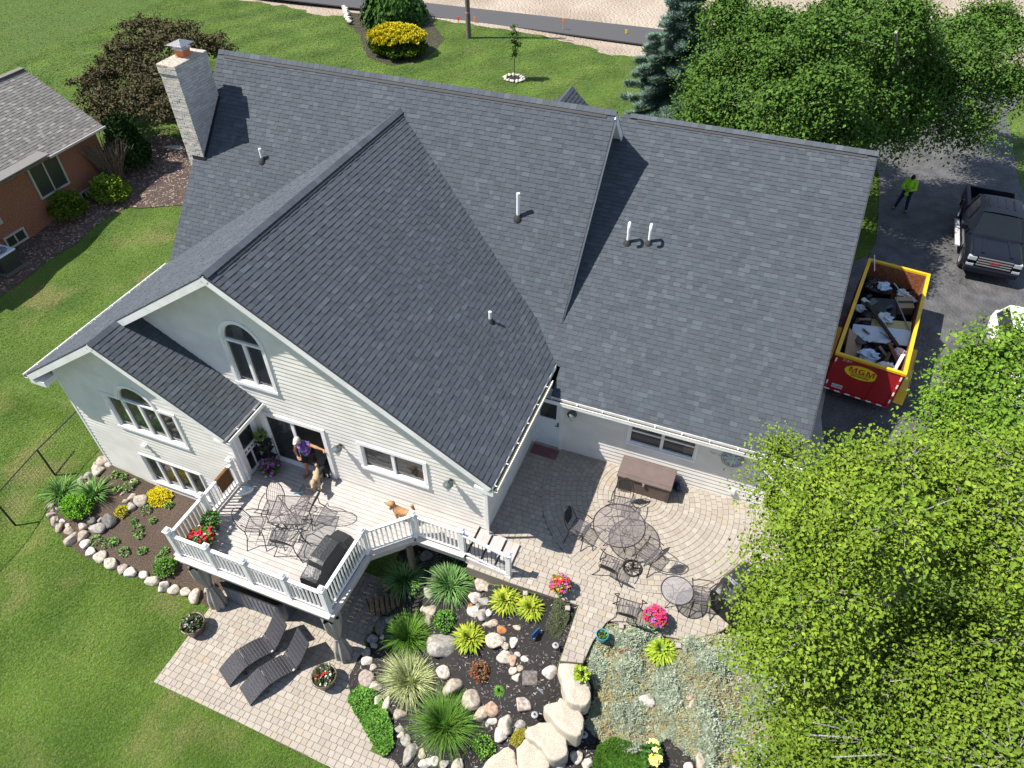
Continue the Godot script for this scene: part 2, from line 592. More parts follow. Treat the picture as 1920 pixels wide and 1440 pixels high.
	for i in m.v.size():
		m.c[i] = lawn_tint(m.v[i])
		# soft normals from the grid
		var p := m.v[i]
		if p.x > hx0 + 1 and p.x < x1 - 1 and p.z > hz0 + 1 and p.z < z1 - 1:
			m.n[i] = Vector3(height(p.x - 0.5, p.z) - height(p.x + 0.5, p.z), 1.0, height(p.x, p.z - 0.5) - height(p.x, p.z + 0.5)).normalized()
	setting("lawn", m, M.lawn).set_meta("label", "mown green lawn round the house")

	# road, sand, driveway
	var road := PackedVector2Array([Vector2(-60, -29.0), Vector2(-24, -29.3), Vector2(-11.3, -29.7), Vector2(-4.2, -29.7), Vector2(2.7, -29.57), Vector2(12, -29.4), Vector2(60, -29), Vector2(60, -33), Vector2(2.4, -32.8), Vector2(-12, -32.4), Vector2(-60, -32)])
	setting("road", MB.new().prism(road, -0.05, 0.03), M.newroad).set_meta("label", "freshly paved dark road along the far edge")
	var shoulder := PackedVector2Array([Vector2(-60, -28.6), Vector2(-24, -28.9), Vector2(-20, -27.6), Vector2(-17.5, -28.7), Vector2(-11.3, -29.3), Vector2(-4, -29.0), Vector2(0, -28.4), Vector2(1.5, -27.2), Vector2(3.5, -27.4), Vector2(5, -28.5), Vector2(14, -28.6), Vector2(60, -28.5), Vector2(60, -30), Vector2(-60, -30)])
	setting("road_shoulder", drape(shoulder, 0.012, null, 0.5), M.sand).set_meta("label", "pale gravel shoulder beside the road")
	var sand := PackedVector2Array([Vector2(-90, -31.5), Vector2(90, -32), Vector2(90, -90), Vector2(-90, -90)])
	setting("sand_lot", MB.new().prism(sand, -0.05, 0.018), M.sand).set_meta("label", "bare sandy ground beyond the road")
	var drive := PackedVector2Array([Vector2(16.0, 5.2), Vector2(16.05, -7.6), Vector2(17.6, -7.9), Vector2(18.5, -8.8), Vector2(18.75, -10.2), Vector2(18.75, -16), Vector2(18.2, -20), Vector2(17.5, -29.3), Vector2(26.5, -29.3), Vector2(25.1, -26), Vector2(25.0, -18), Vector2(25.6, -8), Vector2(28, 5)])
	bed_polys.append(drive)
	bed_polys.append(shoulder)
	setting("driveway", drape(drive, 0.03), M.asphalt).set_meta("label", "dark asphalt driveway beside the garage")
	var apron := PackedVector2Array([Vector2(16.15, 5.0), Vector2(16.15, -2.6), Vector2(17.5, -2.5), Vector2(17.35, 1.6), Vector2(17.9, 5.0)])
	setting("concrete_apron", drape(apron, 0.05), M.concrete).set_meta("label", "grey concrete apron at the garage side")

# one paving stone with chamfered top
func paver_piece(q: PackedVector2Array, y: float, tone: Color) -> MB:
	var m := MB.new()
	m.col = tone
	var mid := Vector2.ZERO
	for p in q: mid += p
	mid /= q.size()
	var k := q.size()
	var top := []
	var edge := []
	var low := []
	for p in q:
		var o := p + (mid - p).normalized() * 0.004
		var i := p + (mid - p).normalized() * 0.015
		top.append(Vector3(i.x, y, i.y))
		edge.append(Vector3(o.x, y - 0.009, o.y))
		low.append(Vector3(o.x, y - 0.045, o.y))
	for i in range(1, k - 1):
		m.tri(top[0], top[i], top[i + 1])
	for i in k:
		var j := (i + 1) % k
		m.quad(top[j], top[i], edge[i], edge[j])
		m.quad(edge[j], edge[i], low[i], low[j])
	return m

func paver_tone() -> Color:
	var t := rng.randf()
	var c := Color(0.40, 0.355, 0.30).lerp(Color(0.435, 0.395, 0.335), t)
	if rng.randf() < 0.12: c = Color(0.455, 0.415, 0.355)
	if rng.randf() < 0.10: c = Color(0.385, 0.335, 0.285)
	if rng.randf() < 0.06: c = Color(0.43, 0.365, 0.28)
	return c * rng.randf_range(1.0, 1.12)

func lay(parent: Node, poly: PackedVector2Array, y: float, cx: float, cz: float, radius: float, stair := false) -> void:
	var list := []
	var lo := poly[0]
	var hi := poly[0]
	for p in poly:
		lo = lo.min(p)
		hi = hi.max(p)
	var add := func(q: PackedVector2Array) -> void:
		var inside := 0
		for p in q:
			if Geometry2D.is_point_in_polygon(p, poly): inside += 1
		if inside == 0: return
		if inside < q.size():
			var r := Geometry2D.intersect_polygons(q, poly)
			if r.is_empty(): return
			q = r[0]
			if q.size() < 3 or q.size() > 7: return
			var area := 0.0
			for i in q.size(): area += q[i].cross(q[(i + 1) % q.size()])
			if absf(area) < 0.008: return
		if Geometry2D.is_polygon_clockwise(q): q.reverse()
		var yy := y + rng.randf_range(-0.004, 0.004)
		list.append([Vector3(q[0].x, y, q[0].y).distance_to(eye), paver_piece(q, yy, paver_tone())])
	var w := 0.165
	var row := 0
	var z := lo.y
	while z < hi.y:
		var x := lo.x - rng.randf() * 0.2
		while x < hi.x:
			var l: float = [0.165, 0.215, 0.165, 0.245][rng.randi() % 4]
			var q := PackedVector2Array([Vector2(x, z), Vector2(x + l, z), Vector2(x + l, z + w), Vector2(x, z + w)])
			x += l
			if radius > 0:
				var c := Vector2(cx, cz)
				var far := 0
				for p in q:
					if p.distance_to(c) > radius: far += 1
				if far < 2: continue
				if far < 4:
					for i in 4:
						if q[i].distance_to(c) < radius: q[i] = c + (q[i] - c).normalized() * radius
			add.call(q)
		z += w
		row += 1
	if radius > 0:
		var r := 0.0
		while r < radius - 0.05:
			var r2 := minf(r + 0.157, radius)
			var k := maxi(5, int(TAU * r2 / 0.19))
			var off := rng.randf()
			for i in k:
				var a := TAU * (i + off) / k
				var b := TAU * (i + 1 + off) / k
				var c := Vector2(cx, cz)
				var q := PackedVector2Array([c + Vector2(cos(a), sin(a)) * maxf(r, 0.03), c + Vector2(cos(a), sin(a)) * r2, c + Vector2(cos(b), sin(b)) * r2, c + Vector2(cos(b), sin(b)) * maxf(r, 0.03)])
				add.call(q)
			r = r2
	pieces(parent, "paver", list, M.paver, 300)

func patios() -> void:
	rng.seed = 11
	var up := setting("upper_patio", MB.new().prism(upper_poly, -0.4, -0.02), M.joint)
	up.set_meta("label", "tan paver patio between the garage wall and the rock garden")
	lay(up, upper_poly, 0.0, 12.86, 6.88, 3.05)
	var lo := setting("lower_patio", MB.new().prism(lower_poly, LOW - 0.3, LOW - 0.02), M.joint)
	lo.set_meta("label", "tan paver patio below the deck beside the lawn")
	lay(lo, lower_poly, LOW, 0, 0, 0)

# ------------------------------------------------------------------ roofs
var shingle_list := []

func shingle_tone(dark := 1.0) -> Color:
	var t := rng.randf()
	var c := Color(0.064, 0.077, 0.094).lerp(Color(0.082, 0.097, 0.117), t)
	if rng.randf() < 0.07: c = Color(0.094, 0.113, 0.131)
	if rng.randf() < 0.08: c = Color(0.060, 0.072, 0.087)
	return c * dark

func frame_of(o: Vector3, u: Vector3, v: Vector3) -> Transform3D:
	return Transform3D(Basis(u, v.cross(u).normalized(), v), o)

# rows of separate shingle tabs on the plane of xf (x along the eave, z down the slope)
func shingles(xf: Transform3D, poly: PackedVector2Array, tone: Callable, expo := 0.143) -> Array:
	var out := []
	var lo := poly[0]
	var hi := poly[0]
	for p in poly:
		lo = lo.min(p)
		hi = hi.max(p)
	var t := lo.y
	while t < hi.y:
		var t1 := minf(t + expo, hi.y)
		var s := lo.x - rng.randf() * 0.3
		var big := rng.randf() < 0.5
		while s < hi.x:
			var w := rng.randf_range(0.13, 0.21) if big else rng.randf_range(0.19, 0.33)
			big = not big
			var q := PackedVector2Array([Vector2(s, t - 0.02), Vector2(s + w - 0.004, t - 0.02), Vector2(s + w - 0.004, t1), Vector2(s, t1)])
			s += w
			var inside := 0
			for p in q:
				if Geometry2D.is_point_in_polygon(p + Vector2(0, 0.021 if p.y < t else -0.001), poly): inside += 1
			if inside == 0:
				continue
			if inside < 4:
				var r := Geometry2D.intersect_polygons(q, poly)
				if r.is_empty(): continue
				q = r[0]
				if q.size() < 3: continue
				if Geometry2D.is_polygon_clockwise(q): q.reverse()
			var m := MB.new()
			m.xf = xf
			m.col = tone.call()
			var h1 := 0.013 + (0.007 if big else 0.0)
			var top := []
			for p in q:
				top.append(Vector3(p.x, lerpf(0.003, h1, clampf((p.y - t) / maxf(t1 - t, 0.01), 0, 1)), p.y))
			for k in range(1, top.size() - 1):
				m.tri(top[0], top[k], top[k + 1])
			for k in top.size():
				var a: Vector3 = top[k]
				var b: Vector3 = top[(k + 1) % top.size()]
				if absf(a.z - t) < 0.03 and absf(b.z - t) < 0.03: continue
				m.quad(b, a, Vector3(a.x, -0.002, a.z), Vector3(b.x, -0.002, b.z))
			out.append([(xf * top[0]).distance_to(eye), m])
		t = t1
	return out

func slope(house: Node, called: String, o: Vector3, u: Vector3, v: Vector3, poly: PackedVector2Array, with_tabs := true) -> Node3D:
	var xf := frame_of(o, u, v)
	var m := MB.new()
	m.xf = xf
	m.col = Color(0.03, 0.03, 0.033)
	m.prism(poly, -0.03, -0.004)
	var roof := obj(called, m, M.plain, house)
	m = MB.new()
	m.xf = xf
	m.prism(poly, -0.15, -0.032)
	obj("soffit", m, M.trim, roof)
	if with_tabs:
		for s in shingles(xf, poly, shingle_tone):
			s.append(roof)
			shingle_list.append(s)
	return roof

# bent cap pieces over a black vent strip
func ridge(roof: Node, a: Vector3, b: Vector3, d1: Vector3, d2: Vector3, vent := true) -> void:
	var l := (b - a).normalized()
	var len_ := a.distance_to(b)
	var up := Vector3.UP
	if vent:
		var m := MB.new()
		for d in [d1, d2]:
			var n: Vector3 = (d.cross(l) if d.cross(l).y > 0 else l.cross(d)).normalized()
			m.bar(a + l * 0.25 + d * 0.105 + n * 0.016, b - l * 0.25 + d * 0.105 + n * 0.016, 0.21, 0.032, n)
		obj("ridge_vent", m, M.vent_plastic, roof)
	var k := 0.0
	var lift := 0.062 if vent else 0.016
	while k < len_ - 0.05:
		var e := minf(k + 0.21, len_)
		var m := MB.new()
		m.col = shingle_tone(1.2)
		var p := a + l * k + up * (lift + 0.004)
		var q := a + l * (e + 0.02) + up * (lift + 0.012)
		for d in [d1, d2]:
			var p2: Vector3 = p + d * 0.165
			var q2: Vector3 = q + d * 0.165
			var n: Vector3 = (q - p).cross(d).normalized()
			if n.y < 0: n = -n
			m.quad(p, q, q2, p2)
			m.quad(p2, q2, q2 - n * 0.014, p2 - n * 0.014)
			m.quad(q, q - n * 0.014, q2 - n * 0.014, q2)
		obj("ridge_cap", m, M.shingle, roof)
		k = e
	for e in [a + l * 0.01, b - l * 0.01]:
		var m := MB.new()
		m.col = shingle_tone()
		m.tri(e + up * lift, e + d1 * 0.165 - up * 0.02, e + d2 * 0.165 - up * 0.02)
		obj("ridge_end", m, M.shingle, roof)

func gutter(house: Node, a: Vector3, b: Vector3, out: Vector3) -> void:
	var m := MB.new()
	m.bar(a + out * 0.115 + Vector3.DOWN * 0.055, b + out * 0.115 + Vector3.DOWN * 0.055, 0.012, 0.12)
	m.bar(a + out * 0.115 + Vector3.UP * 0.006, b + out * 0.115 + Vector3.UP * 0.006, 0.024, 0.014)
	m.bar(a + out * 0.055 + Vector3.DOWN * 0.108, b + out * 0.055 + Vector3.DOWN * 0.108, 0.11, 0.012)
	var g := obj("gutter", m, M.trim, house)
	m = MB.new()
	m.col = Color(0.12, 0.11, 0.05)
	m.bar(a + out * 0.055 + Vector3.DOWN * 0.045, b + out * 0.055 + Vector3.DOWN * 0.045, 0.098, 0.015)
	obj("leaf_litter", m, M.soil, g)
	m = MB.new()
	var k := 0.3
	var l := (b - a).normalized()
	while k < a.distance_to(b):
		var p := a + l * k
		obj("gutter_hanger", MB.new().bar(p + out * -0.02 + Vector3.UP * 0.014, p + out * 0.07 + Vector3.UP * 0.014, 0.025, 0.008), M.trim, g)
		k += 0.75

# ------------------------------------------------------------------ walls
func board_rows(xf: Transform3D, outline: PackedVector2Array, holes: Array, expo := 0.152) -> Array:
	var out := []
	var lo := outline[0]
	var hi := outline[0]
	for p in outline:
		lo = lo.min(p)
		hi = hi.max(p)
	var y := lo.y
	while y < hi.y - 0.01:
		var y1 := minf(y + expo, hi.y)
		var row := PackedVector2Array([Vector2(lo.x - 1, y), Vector2(hi.x + 1, y), Vector2(hi.x + 1, y1), Vector2(lo.x - 1, y1)])
		var parts: Array = Array(Geometry2D.intersect_polygons(row, outline), TYPE_NIL, "", null)
		for h in holes:
			var nxt := []
			for p in parts:
				nxt.append_array(Geometry2D.clip_polygons(p, h))
			parts = nxt
		for r in parts:
			if r.size() < 3: continue
			var m := MB.new()
			m.xf = xf
			m.col = Color.WHITE * rng.randf_range(0.97, 1.0)
			var dep := func(p: Vector2) -> float: return lerpf(0.024, 0.006, clampf((p.y - y) / expo, 0, 1))
			if not Geometry2D.is_polygon_clockwise(r): r.reverse()
			var tr := Geometry2D.triangulate_polygon(r)
			for i in range(0, tr.size(), 3):
				var a: Vector2 = r[tr[i]]
				var b: Vector2 = r[tr[i + 1]]
				var d: Vector2 = r[tr[i + 2]]
				if (b - a).cross(d - a) > 0:
					var s := b
					b = d
					d = s
				m.tri(Vector3(a.x, a.y, dep.call(a)), Vector3(b.x, b.y, dep.call(b)), Vector3(d.x, d.y, dep.call(d)))
				m.tri(Vector3(a.x, a.y, -0.03), Vector3(d.x, d.y, -0.03), Vector3(b.x, b.y, -0.03))
			for i in r.size():
				var a: Vector2 = r[i]
				var b: Vector2 = r[(i + 1) % r.size()]
				m.quad(Vector3(b.x, b.y, dep.call(b)), Vector3(a.x, a.y, dep.call(a)), Vector3(a.x, a.y, -0.03), Vector3(b.x, b.y, -0.03))
			out.append([(xf * Vector3(r[0].x, r[0].y, 0)).distance_to(eye), m])
		y = y1
	return out

func wall(house: Node, called: String, o: Vector3, u: Vector3, outline: PackedVector2Array, holes: Array, most: int, material: Material = null) -> Node3D:
	var xf := Transform3D(Basis(u, Vector3.UP, u.cross(Vector3.UP)), o)
	var w := Node3D.new()
	w.name = called
	house.add_child(w, true)
	pieces(w, "siding_board", board_rows(xf, outline, holes), material if material else M.siding, most)
	return w

func rect(a: float, b: float, y0: float, y1: float) -> PackedVector2Array:
	return PackedVector2Array([Vector2(a, y0), Vector2(b, y0), Vector2(b, y1), Vector2(a, y1)])

func arch_pts(cx: float, y: float, a: float, b: float, k := 14) -> PackedVector2Array:
	var p := PackedVector2Array()
	for i in k + 1:
		var t := PI * i / k
		p.append(Vector2(cx + cos(t) * a, y + sin(t) * b))
	return p

# flat ring between two arcs standing on the wall
func arch_band(m: MB, cx: float, y: float, a: float, b: float, w: float, z0: float, z1: float) -> void:
	var i := arch_pts(cx, y, a, b)
	var o := arch_pts(cx, y, a + w, b + w)
	for k in i.size() - 1:
		m.quad(Vector3(o[k].x, o[k].y, z1), Vector3(i[k].x, i[k].y, z1), Vector3(i[k + 1].x, i[k + 1].y, z1), Vector3(o[k + 1].x, o[k + 1].y, z1))
		m.quad(Vector3(i[k].x, i[k].y, z1), Vector3(i[k].x, i[k].y, z0), Vector3(i[k + 1].x, i[k + 1].y, z0), Vector3(i[k + 1].x, i[k + 1].y, z1))
		m.quad(Vector3(o[k + 1].x, o[k + 1].y, z1), Vector3(o[k + 1].x, o[k + 1].y, z0), Vector3(o[k].x, o[k].y, z0), Vector3(o[k].x, o[k].y, z1))

func room(parent: Node, xf: Transform3D, s0: float, s1: float, y0: float, y1: float, depth: float, material: Material = null) -> void:
	var m := MB.new()
	m.xf = xf
	var z0 := -0.08
	var z1 := -depth
	m.bx(Vector3(s0 - 0.3, y0 - 0.14, z1), Vector3(s1 + 0.3, y0 - 0.05, z0))
	m.bx(Vector3(s0 - 0.3, y1 + 0.05, z1), Vector3(s1 + 0.3, y1 + 0.14, z0))
	m.bx(Vector3(s0 - 0.4, y0 - 0.14, z1), Vector3(s0 - 0.3, y1 + 0.14, z0))
	m.bx(Vector3(s1 + 0.3, y0 - 0.14, z1), Vector3(s1 + 0.4, y1 + 0.14, z0))
	m.bx(Vector3(s0 - 0.4, y0 - 0.14, z1 - 0.1), Vector3(s1 + 0.4, y1 + 0.14, z1))
	obj("room_lining", m, material if material else M.room, parent)

func window(house: Node, label: String, o: Vector3, u: Vector3, s0: float, s1: float, y0: float, y1: float, lites: int, arch := [], hung := false, depth := 1.4, trim := 0.1) -> Node3D:
	var xf := Transform3D(Basis(u, Vector3.UP, u.cross(Vector3.UP)), o)
	var w := Node3D.new()
	w.name = "window"
	house.add_child(w, true)
	w.set_meta("label", label)
	var c := MB.new()
	c.xf = xf
	var z := 0.055
	c.bx(Vector3(s0 - trim, y0 - trim, -0.02), Vector3(s1 + trim, y0, z + 0.015))
	c.bx(Vector3(s0 - trim, y0, -0.02), Vector3(s0, y1, z))
	c.bx(Vector3(s1, y0, -0.02), Vector3(s1 + trim, y1, z))
	var top := y1
	if arch.is_empty():
		c.bx(Vector3(s0 - trim, y1, -0.02), Vector3(s1 + trim, y1 + trim, z))
	else:
		if arch[0] - arch[1] > s0 + 0.1:
			c.bx(Vector3(s0 - trim, y1, -0.02), Vector3(arch[0] - arch[1] - 0.002, y1 + trim, z))
			c.bx(Vector3(arch[0] + arch[1] + 0.002, y1, -0.02), Vector3(s1 + trim, y1 + trim, z))
		arch_band(c, arch[0], y1, arch[1], arch[2], trim, -0.02, z + 0.004)
		top = y1 + arch[2]
	obj("casing", c, M.trim, w)
	var f := MB.new()
	f.xf = xf
	var k := 0.045
	f.bx(Vector3(s0, y0, -0.06), Vector3(s1, y0 + k, 0.02))
	f.bx(Vector3(s0, y1 - k, -0.06), Vector3(s1, y1 + (0.02 if arch.size() else 0.0), 0.02))
	for i in lites + 1:
		var x := lerpf(s0, s1, float(i) / lites)
		var hw := 0.045
		f.bx(Vector3(maxf(x - hw, s0), y0 + k, -0.06), Vector3(minf(x + hw, s1), y1 - k, 0.018))
	if arch.size():
		arch_band(f, arch[0], y1, arch[1] - 0.045, arch[2] - 0.045, 0.045, -0.06, 0.02)
	obj("frame", f, M.trim, w)
	for i in lites:
		var a := lerpf(s0, s1, float(i) / lites)
		var b := lerpf(s0, s1, float(i + 1) / lites)
		var g := MB.new()
		g.xf = xf
		g.bx(Vector3(a + 0.03, y0 + 0.03, -0.042), Vector3(b - 0.03, y1 - 0.03, -0.036))
		obj("pane", g, M.glass, w)
		if hung:
			var r := MB.new()
			r.xf = xf
			var my := (y0 + y1) * 0.5 + 0.08
			r.bx(Vector3(a + 0.045, my - 0.022, -0.05), Vector3(b - 0.045, my + 0.022, 0.0))
			obj("meeting_rail", r, M.trim, w)
			var bl := MB.new()
			bl.xf = xf
			bl.col = Color(0.55, 0.6, 0.66)
			bl.bx(Vector3(a + 0.06, y0 + 0.06, -0.14), Vector3(b - 0.06, y0 + 0.24, -0.12))
			obj("roller_blind", bl, M.plain, w)
	if arch.size():
		var g := MB.new()
		g.xf = xf
		var p := arch_pts(arch[0], y1, arch[1] - 0.04, arch[2] - 0.04)
		for i in p.size() - 1:
			g.tri(Vector3(arch[0], y1, -0.04), Vector3(p[i + 1].x, p[i + 1].y, -0.04), Vector3(p[i].x, p[i].y, -0.04))
		obj("pane", g, M.glass, w)
	room(w, xf, s0, s1, y0, top, depth)
	return w

func curtain_folds(w: Node, xf: Transform3D, s0: float, s1: float, y0: float, y1: float, z: float) -> void:
	var m := MB.new()
	m.xf = xf
	m.col = Color(0.5, 0.5, 0.5)
	var g := []
	for r in 2:
		var row := []
		for i in 25:
			var x := lerpf(s0, s1, i / 24.0)
			row.append(Vector3(x, y0 if r == 0 else y1, z + sin(i * 1.6) * 0.03))
		g.append(row)
	m.surf(g, false)
	obj("curtain", m, M.cloth, w)

func lantern(house: Node, o: Vector3, n: Vector3, size := 1.0) -> void:
	var l := Node3D.new()
	l.name = "wall_lantern"
	house.add_child(l, true)
	var d := Color(0.05, 0.065, 0.06)
	var m := MB.new()
	m.col = d
	m.tube([o, o + n * 0.02], 0.06 * size, 10)
	m.tube([o + n * 0.02, o + n * 0.1 * size + Vector3.UP * 0.10 * size, o + n * 0.2 * size + Vector3.UP * 0.12 * size], 0.014, 6)
	obj("bracket", m, M.satin, l)
	var c := o + n * 0.2 * size
	m = MB.new()
	m.col = Color(0.075, 0.10, 0.10)
	m.lathe(c, [Vector2(0.15 * size, 0.02), Vector2(0.15 * size, 0.035), Vector2(0.10 * size, 0.09 * size), Vector2(0.03, 0.12 * size), Vector2(0.02, 0.16 * size), Vector2(0.001, 0.17 * size)], 12)
	obj("hood", m, M.satin, l)
	m = MB.new()
	m.lathe(c, [Vector2(0.045 * size, -0.2 * size), Vector2(0.085 * size, -0.13 * size), Vector2(0.09 * size, 0.0), Vector2(0.08 * size, 0.03)], 12)
	obj("glass_globe", m, M.lampglass, l)
	m = MB.new()
	m.col = d
	m.lathe(c, [Vector2(0.001, -0.27 * size), Vector2(0.02, -0.25 * size), Vector2(0.05 * size, -0.2 * size), Vector2(0.04 * size, -0.19 * size)], 10)
	for i in 4:
		var t := TAU * i / 4
		m.tube([c + Vector3(cos(t), 0, sin(t)) * 0.095 * size + Vector3.UP * 0.03, c + Vector3(cos(t), 0, sin(t)) * 0.05 * size + Vector3.DOWN * 0.2 * size], 0.006, 4)
	obj("cage", m, M.satin, l)

func pipe(house: Node, p: Vector3, h: float, r: float, hook := 0) -> void:
	var n := Node3D.new()
	n.name = "vent_pipe"
	house.add_child(n, true)
	var m := MB.new()
	m.col = Color(0.78, 0.79, 0.8)
	if hook == 0:
		m.tube([p, p + Vector3.UP * h], r, 10)
	else:
		var pts := [p, p + Vector3.UP * h]
		for i in range(1, 9):
			var t := PI * i / 8
			pts.append(p + Vector3(0.03 * i / 8.0, h + sin(t) * 0.11, 0.10 - cos(t) * 0.10))
		pts.append(p + Vector3(0.03, h - 0.14, 0.2))
		m.tube(pts, r, 9)
	obj("white_pipe", m, M.satin, n)
	m = MB.new()
	m.lathe(p, [Vector2(r + 0.10, -0.08), Vector2(r + 0.085, 0.0), Vector2(r + 0.045, 0.05), Vector2(r + 0.02, 0.11), Vector2(r, 0.115)], 12)
	m.col = Color(0.02, 0.02, 0.022)
	for i in m.c.size(): m.c[i] = m.col
	obj("boot", m, M.plain, n)

func house() -> void:
	rng.seed = 21
	var h := thing("house", "cream sided house with steep dark grey shingle roofs and attached garage", "house")
	var X := Vector3.RIGHT
	var Z := Vector3.BACK
	var vm := Vector3(0, -1.047, 1).normalized()
	var km := sqrt(1 + 1.047 * 1.047)
	var vg := Vector3(0, -0.62, 1).normalized()
	var kg := sqrt(1 + 0.62 * 0.62)
	var kw := sqrt(1 + 0.645 * 0.645)
	var P := func(list: Array) -> PackedVector2Array:
		var p := PackedVector2Array()
		for q in list: p.append(Vector2(q[0], q[1]))
		return p
	# south slope of the main roof
	var ms := slope(h, "main_roof", Vector3(0, 8.134, 0), X, vm, P.call([[-4.78, 0], [9.243, 0], [9.243, 4.41 * km], [8.50, 4.41 * km], [2.45, 0.67 * km], [-4.78, 5.124 * km]]))
	slope(h, "main_roof_far_side", Vector3(0, 8.134, 0), -X, Vector3(0, -1.047, -1).normalized(), P.call([[-9.243, 0], [4.78, 0], [4.78, 5.1 * km], [-9.243, 5.1 * km]]), false)
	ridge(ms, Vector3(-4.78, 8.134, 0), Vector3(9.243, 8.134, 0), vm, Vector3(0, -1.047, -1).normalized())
	# garage
	var gs := slope(h, "garage_roof", Vector3(0, 7.353, -1.76), X, vg, P.call([[9.0, 0], [16.567, 0], [16.567, 7.963 * kg], [9.6, 7.963 * kg], [9.6, 7.16 * kg], [9.45, 7.155 * kg], [8.46, 6.17 * kg], [9.0, 6.17 * kg]]))
	slope(h, "garage_roof_far_side", Vector3(0, 7.353, -1.76), -X, Vector3(0, -0.62, -1).normalized(), P.call([[-16.567, 0], [-9.0, 0], [-9.0, 7.5 * kg], [-16.567, 7.5 * kg]]), false)
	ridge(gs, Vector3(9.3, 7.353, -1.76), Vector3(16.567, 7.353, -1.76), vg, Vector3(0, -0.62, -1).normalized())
	# wing
	var wr := slope(h, "wing_roof_east", Vector3(2.45, 7.432, 0), -Z, Vector3(1, -0.645, 0).normalized(), P.call([[-0.67, 0], [-4.41, 6.07 * kw], [-5.395, 7.0 * kw], [-10.196, 7.0 * kw], [-10.196, 0]]))
	var wl := slope(h, "wing_roof_west", Vector3(2.45, 7.432, 0), Z, Vector3(-1, -0.645, 0).normalized(), P.call([[0.67, 0], [10.196, 0], [10.196, 3.705 * kw], [11.2, 3.705 * kw], [11.2, 7.226 * kw], [5.124, 7.226 * kw]]))
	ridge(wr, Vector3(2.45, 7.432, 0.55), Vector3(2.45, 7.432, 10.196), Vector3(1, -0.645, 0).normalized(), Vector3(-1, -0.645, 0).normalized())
	# front bay
	var br := slope(h, "bay_roof", Vector3(-1.255, 5.04, 0), -Z, Vector3(1, -0.645, 0).normalized(), P.call([[-9.69, 0], [-9.69, 3.476 * kw], [-11.2, 3.476 * kw], [-11.2, 0]]))
	ridge(br, Vector3(-1.255, 5.04, 10.2), Vector3(-1.255, 5.04, 11.2), Vector3(1, -0.645, 0).normalized(), Vector3(-1, -0.645, 0).normalized(), false)
	# porch gable peeping over the ridge on the road side
	var pe := slope(h, "porch_roof", Vector3(5.9, 6.02, 0), -Z, Vector3(1, -0.9, 0).normalized(), P.call([[2.0, 0], [6.5, 0], [6.5, 3.2], [4.0, 3.2]]))
	slope(h, "porch_roof_far_side", Vector3(5.9, 6.02, 0), Z, Vector3(-1, -0.9, 0).normalized(), P.call([[-6.5, 0], [-2.0, 0], [-4.0, 3.2], [-6.5, 3.2]]), false)
	ridge(pe, Vector3(5.9, 6.02, -2.0), Vector3(5.9, 6.02, -6.5), Vector3(1, -0.9, 0).normalized(), Vector3(-1, -0.9, 0).normalized(), false)
	# shingles: the nearest as parts of their roof, the rest joined slope by slope
	shingle_list.sort_custom(func(a, b): return a[0] < b[0])
	var rest := {}
	for i in shingle_list.size():
		var s: Array = shingle_list[i]
		if i < 300:
			obj("shingle", s[1], M.shingle, s[2])
		else:
			if not rest.has(s[2]): rest[s[2]] = MB.new()
			var r: MB = rest[s[2]]
			r.v.append_array(s[1].v)
			r.n.append_array(s[1].n)
			r.c.append_array(s[1].c)
	for r in rest:
		obj("shingles_beyond", rest[r], M.shingle, r).set_meta("kind", "stuff")
	# fascia boards: [from, to]
	for f in [[Vector3(-4.79, 8.134, 0), Vector3(-4.79, 2.77, 5.124)], [Vector3(9.255, 8.134, 0), Vector3(9.255, 3.53, 4.40)], [Vector3(9.255, 8.134, 0), Vector3(9.255, 3.5, -4.43)],
			[Vector3(16.58, 7.353, -1.76), Vector3(16.58, 2.416, 6.203)], [Vector3(16.58, 7.353, -1.76), Vector3(16.58, 2.7, -9.26)],
			[Vector3(2.45, 7.432, 10.21), Vector3(9.454, 2.915, 10.21)], [Vector3(2.45, 7.432, 10.21), Vector3(-1.25, 5.046, 10.21)],
			[Vector3(-1.255, 5.04, 11.215), Vector3(2.221, 2.798, 11.215)], [Vector3(-1.255, 5.04, 11.215), Vector3(-4.776, 2.769, 11.215)],
			[Vector3(5.9, 6.02, -6.5), Vector3(8.1, 4.0, -6.5)]]:
		var d: Vector3 = f[1] - f[0]
		var n := Vector3(0, 1, 0) - d.normalized() * d.normalized().y
		n = n.normalized()
		obj("fascia", MB.new().bar(f[0] - n * 0.115, f[1] - n * 0.115, 0.03, 0.19, n), M.trim, h)
		var k := MB.new()
		k.col = Color(0.03, 0.03, 0.033)
		obj("drip_edge", k.bar(f[0] - n * 0.008 + d.normalized() * 0.03, f[1] - n * 0.008, 0.036, 0.016, n), M.plain, h)
	for q in [Vector3(2.45, 7.432, 10.21), Vector3(-1.255, 5.04, 11.215), Vector3(9.255, 8.134, 0), Vector3(5.9, 6.02, -6.5)]:
		var m0 := MB.new()
		var ax := Vector3.RIGHT if q.z > 1 or q.z < -1 else Vector3.FORWARD
		var nn := ax.cross(Vector3.UP)
		for s in [-1.0, 1.0]:
			var o: Vector3 = nn * 0.0165 * s
			m0.quad(q + o + Vector3.DOWN * 0.005, q + o + ax * 0.13 + Vector3.DOWN * 0.11, q + o + Vector3.DOWN * 0.27, q + o - ax * 0.13 + Vector3.DOWN * 0.11)
		obj("fascia_peak", m0, M.trim, h)
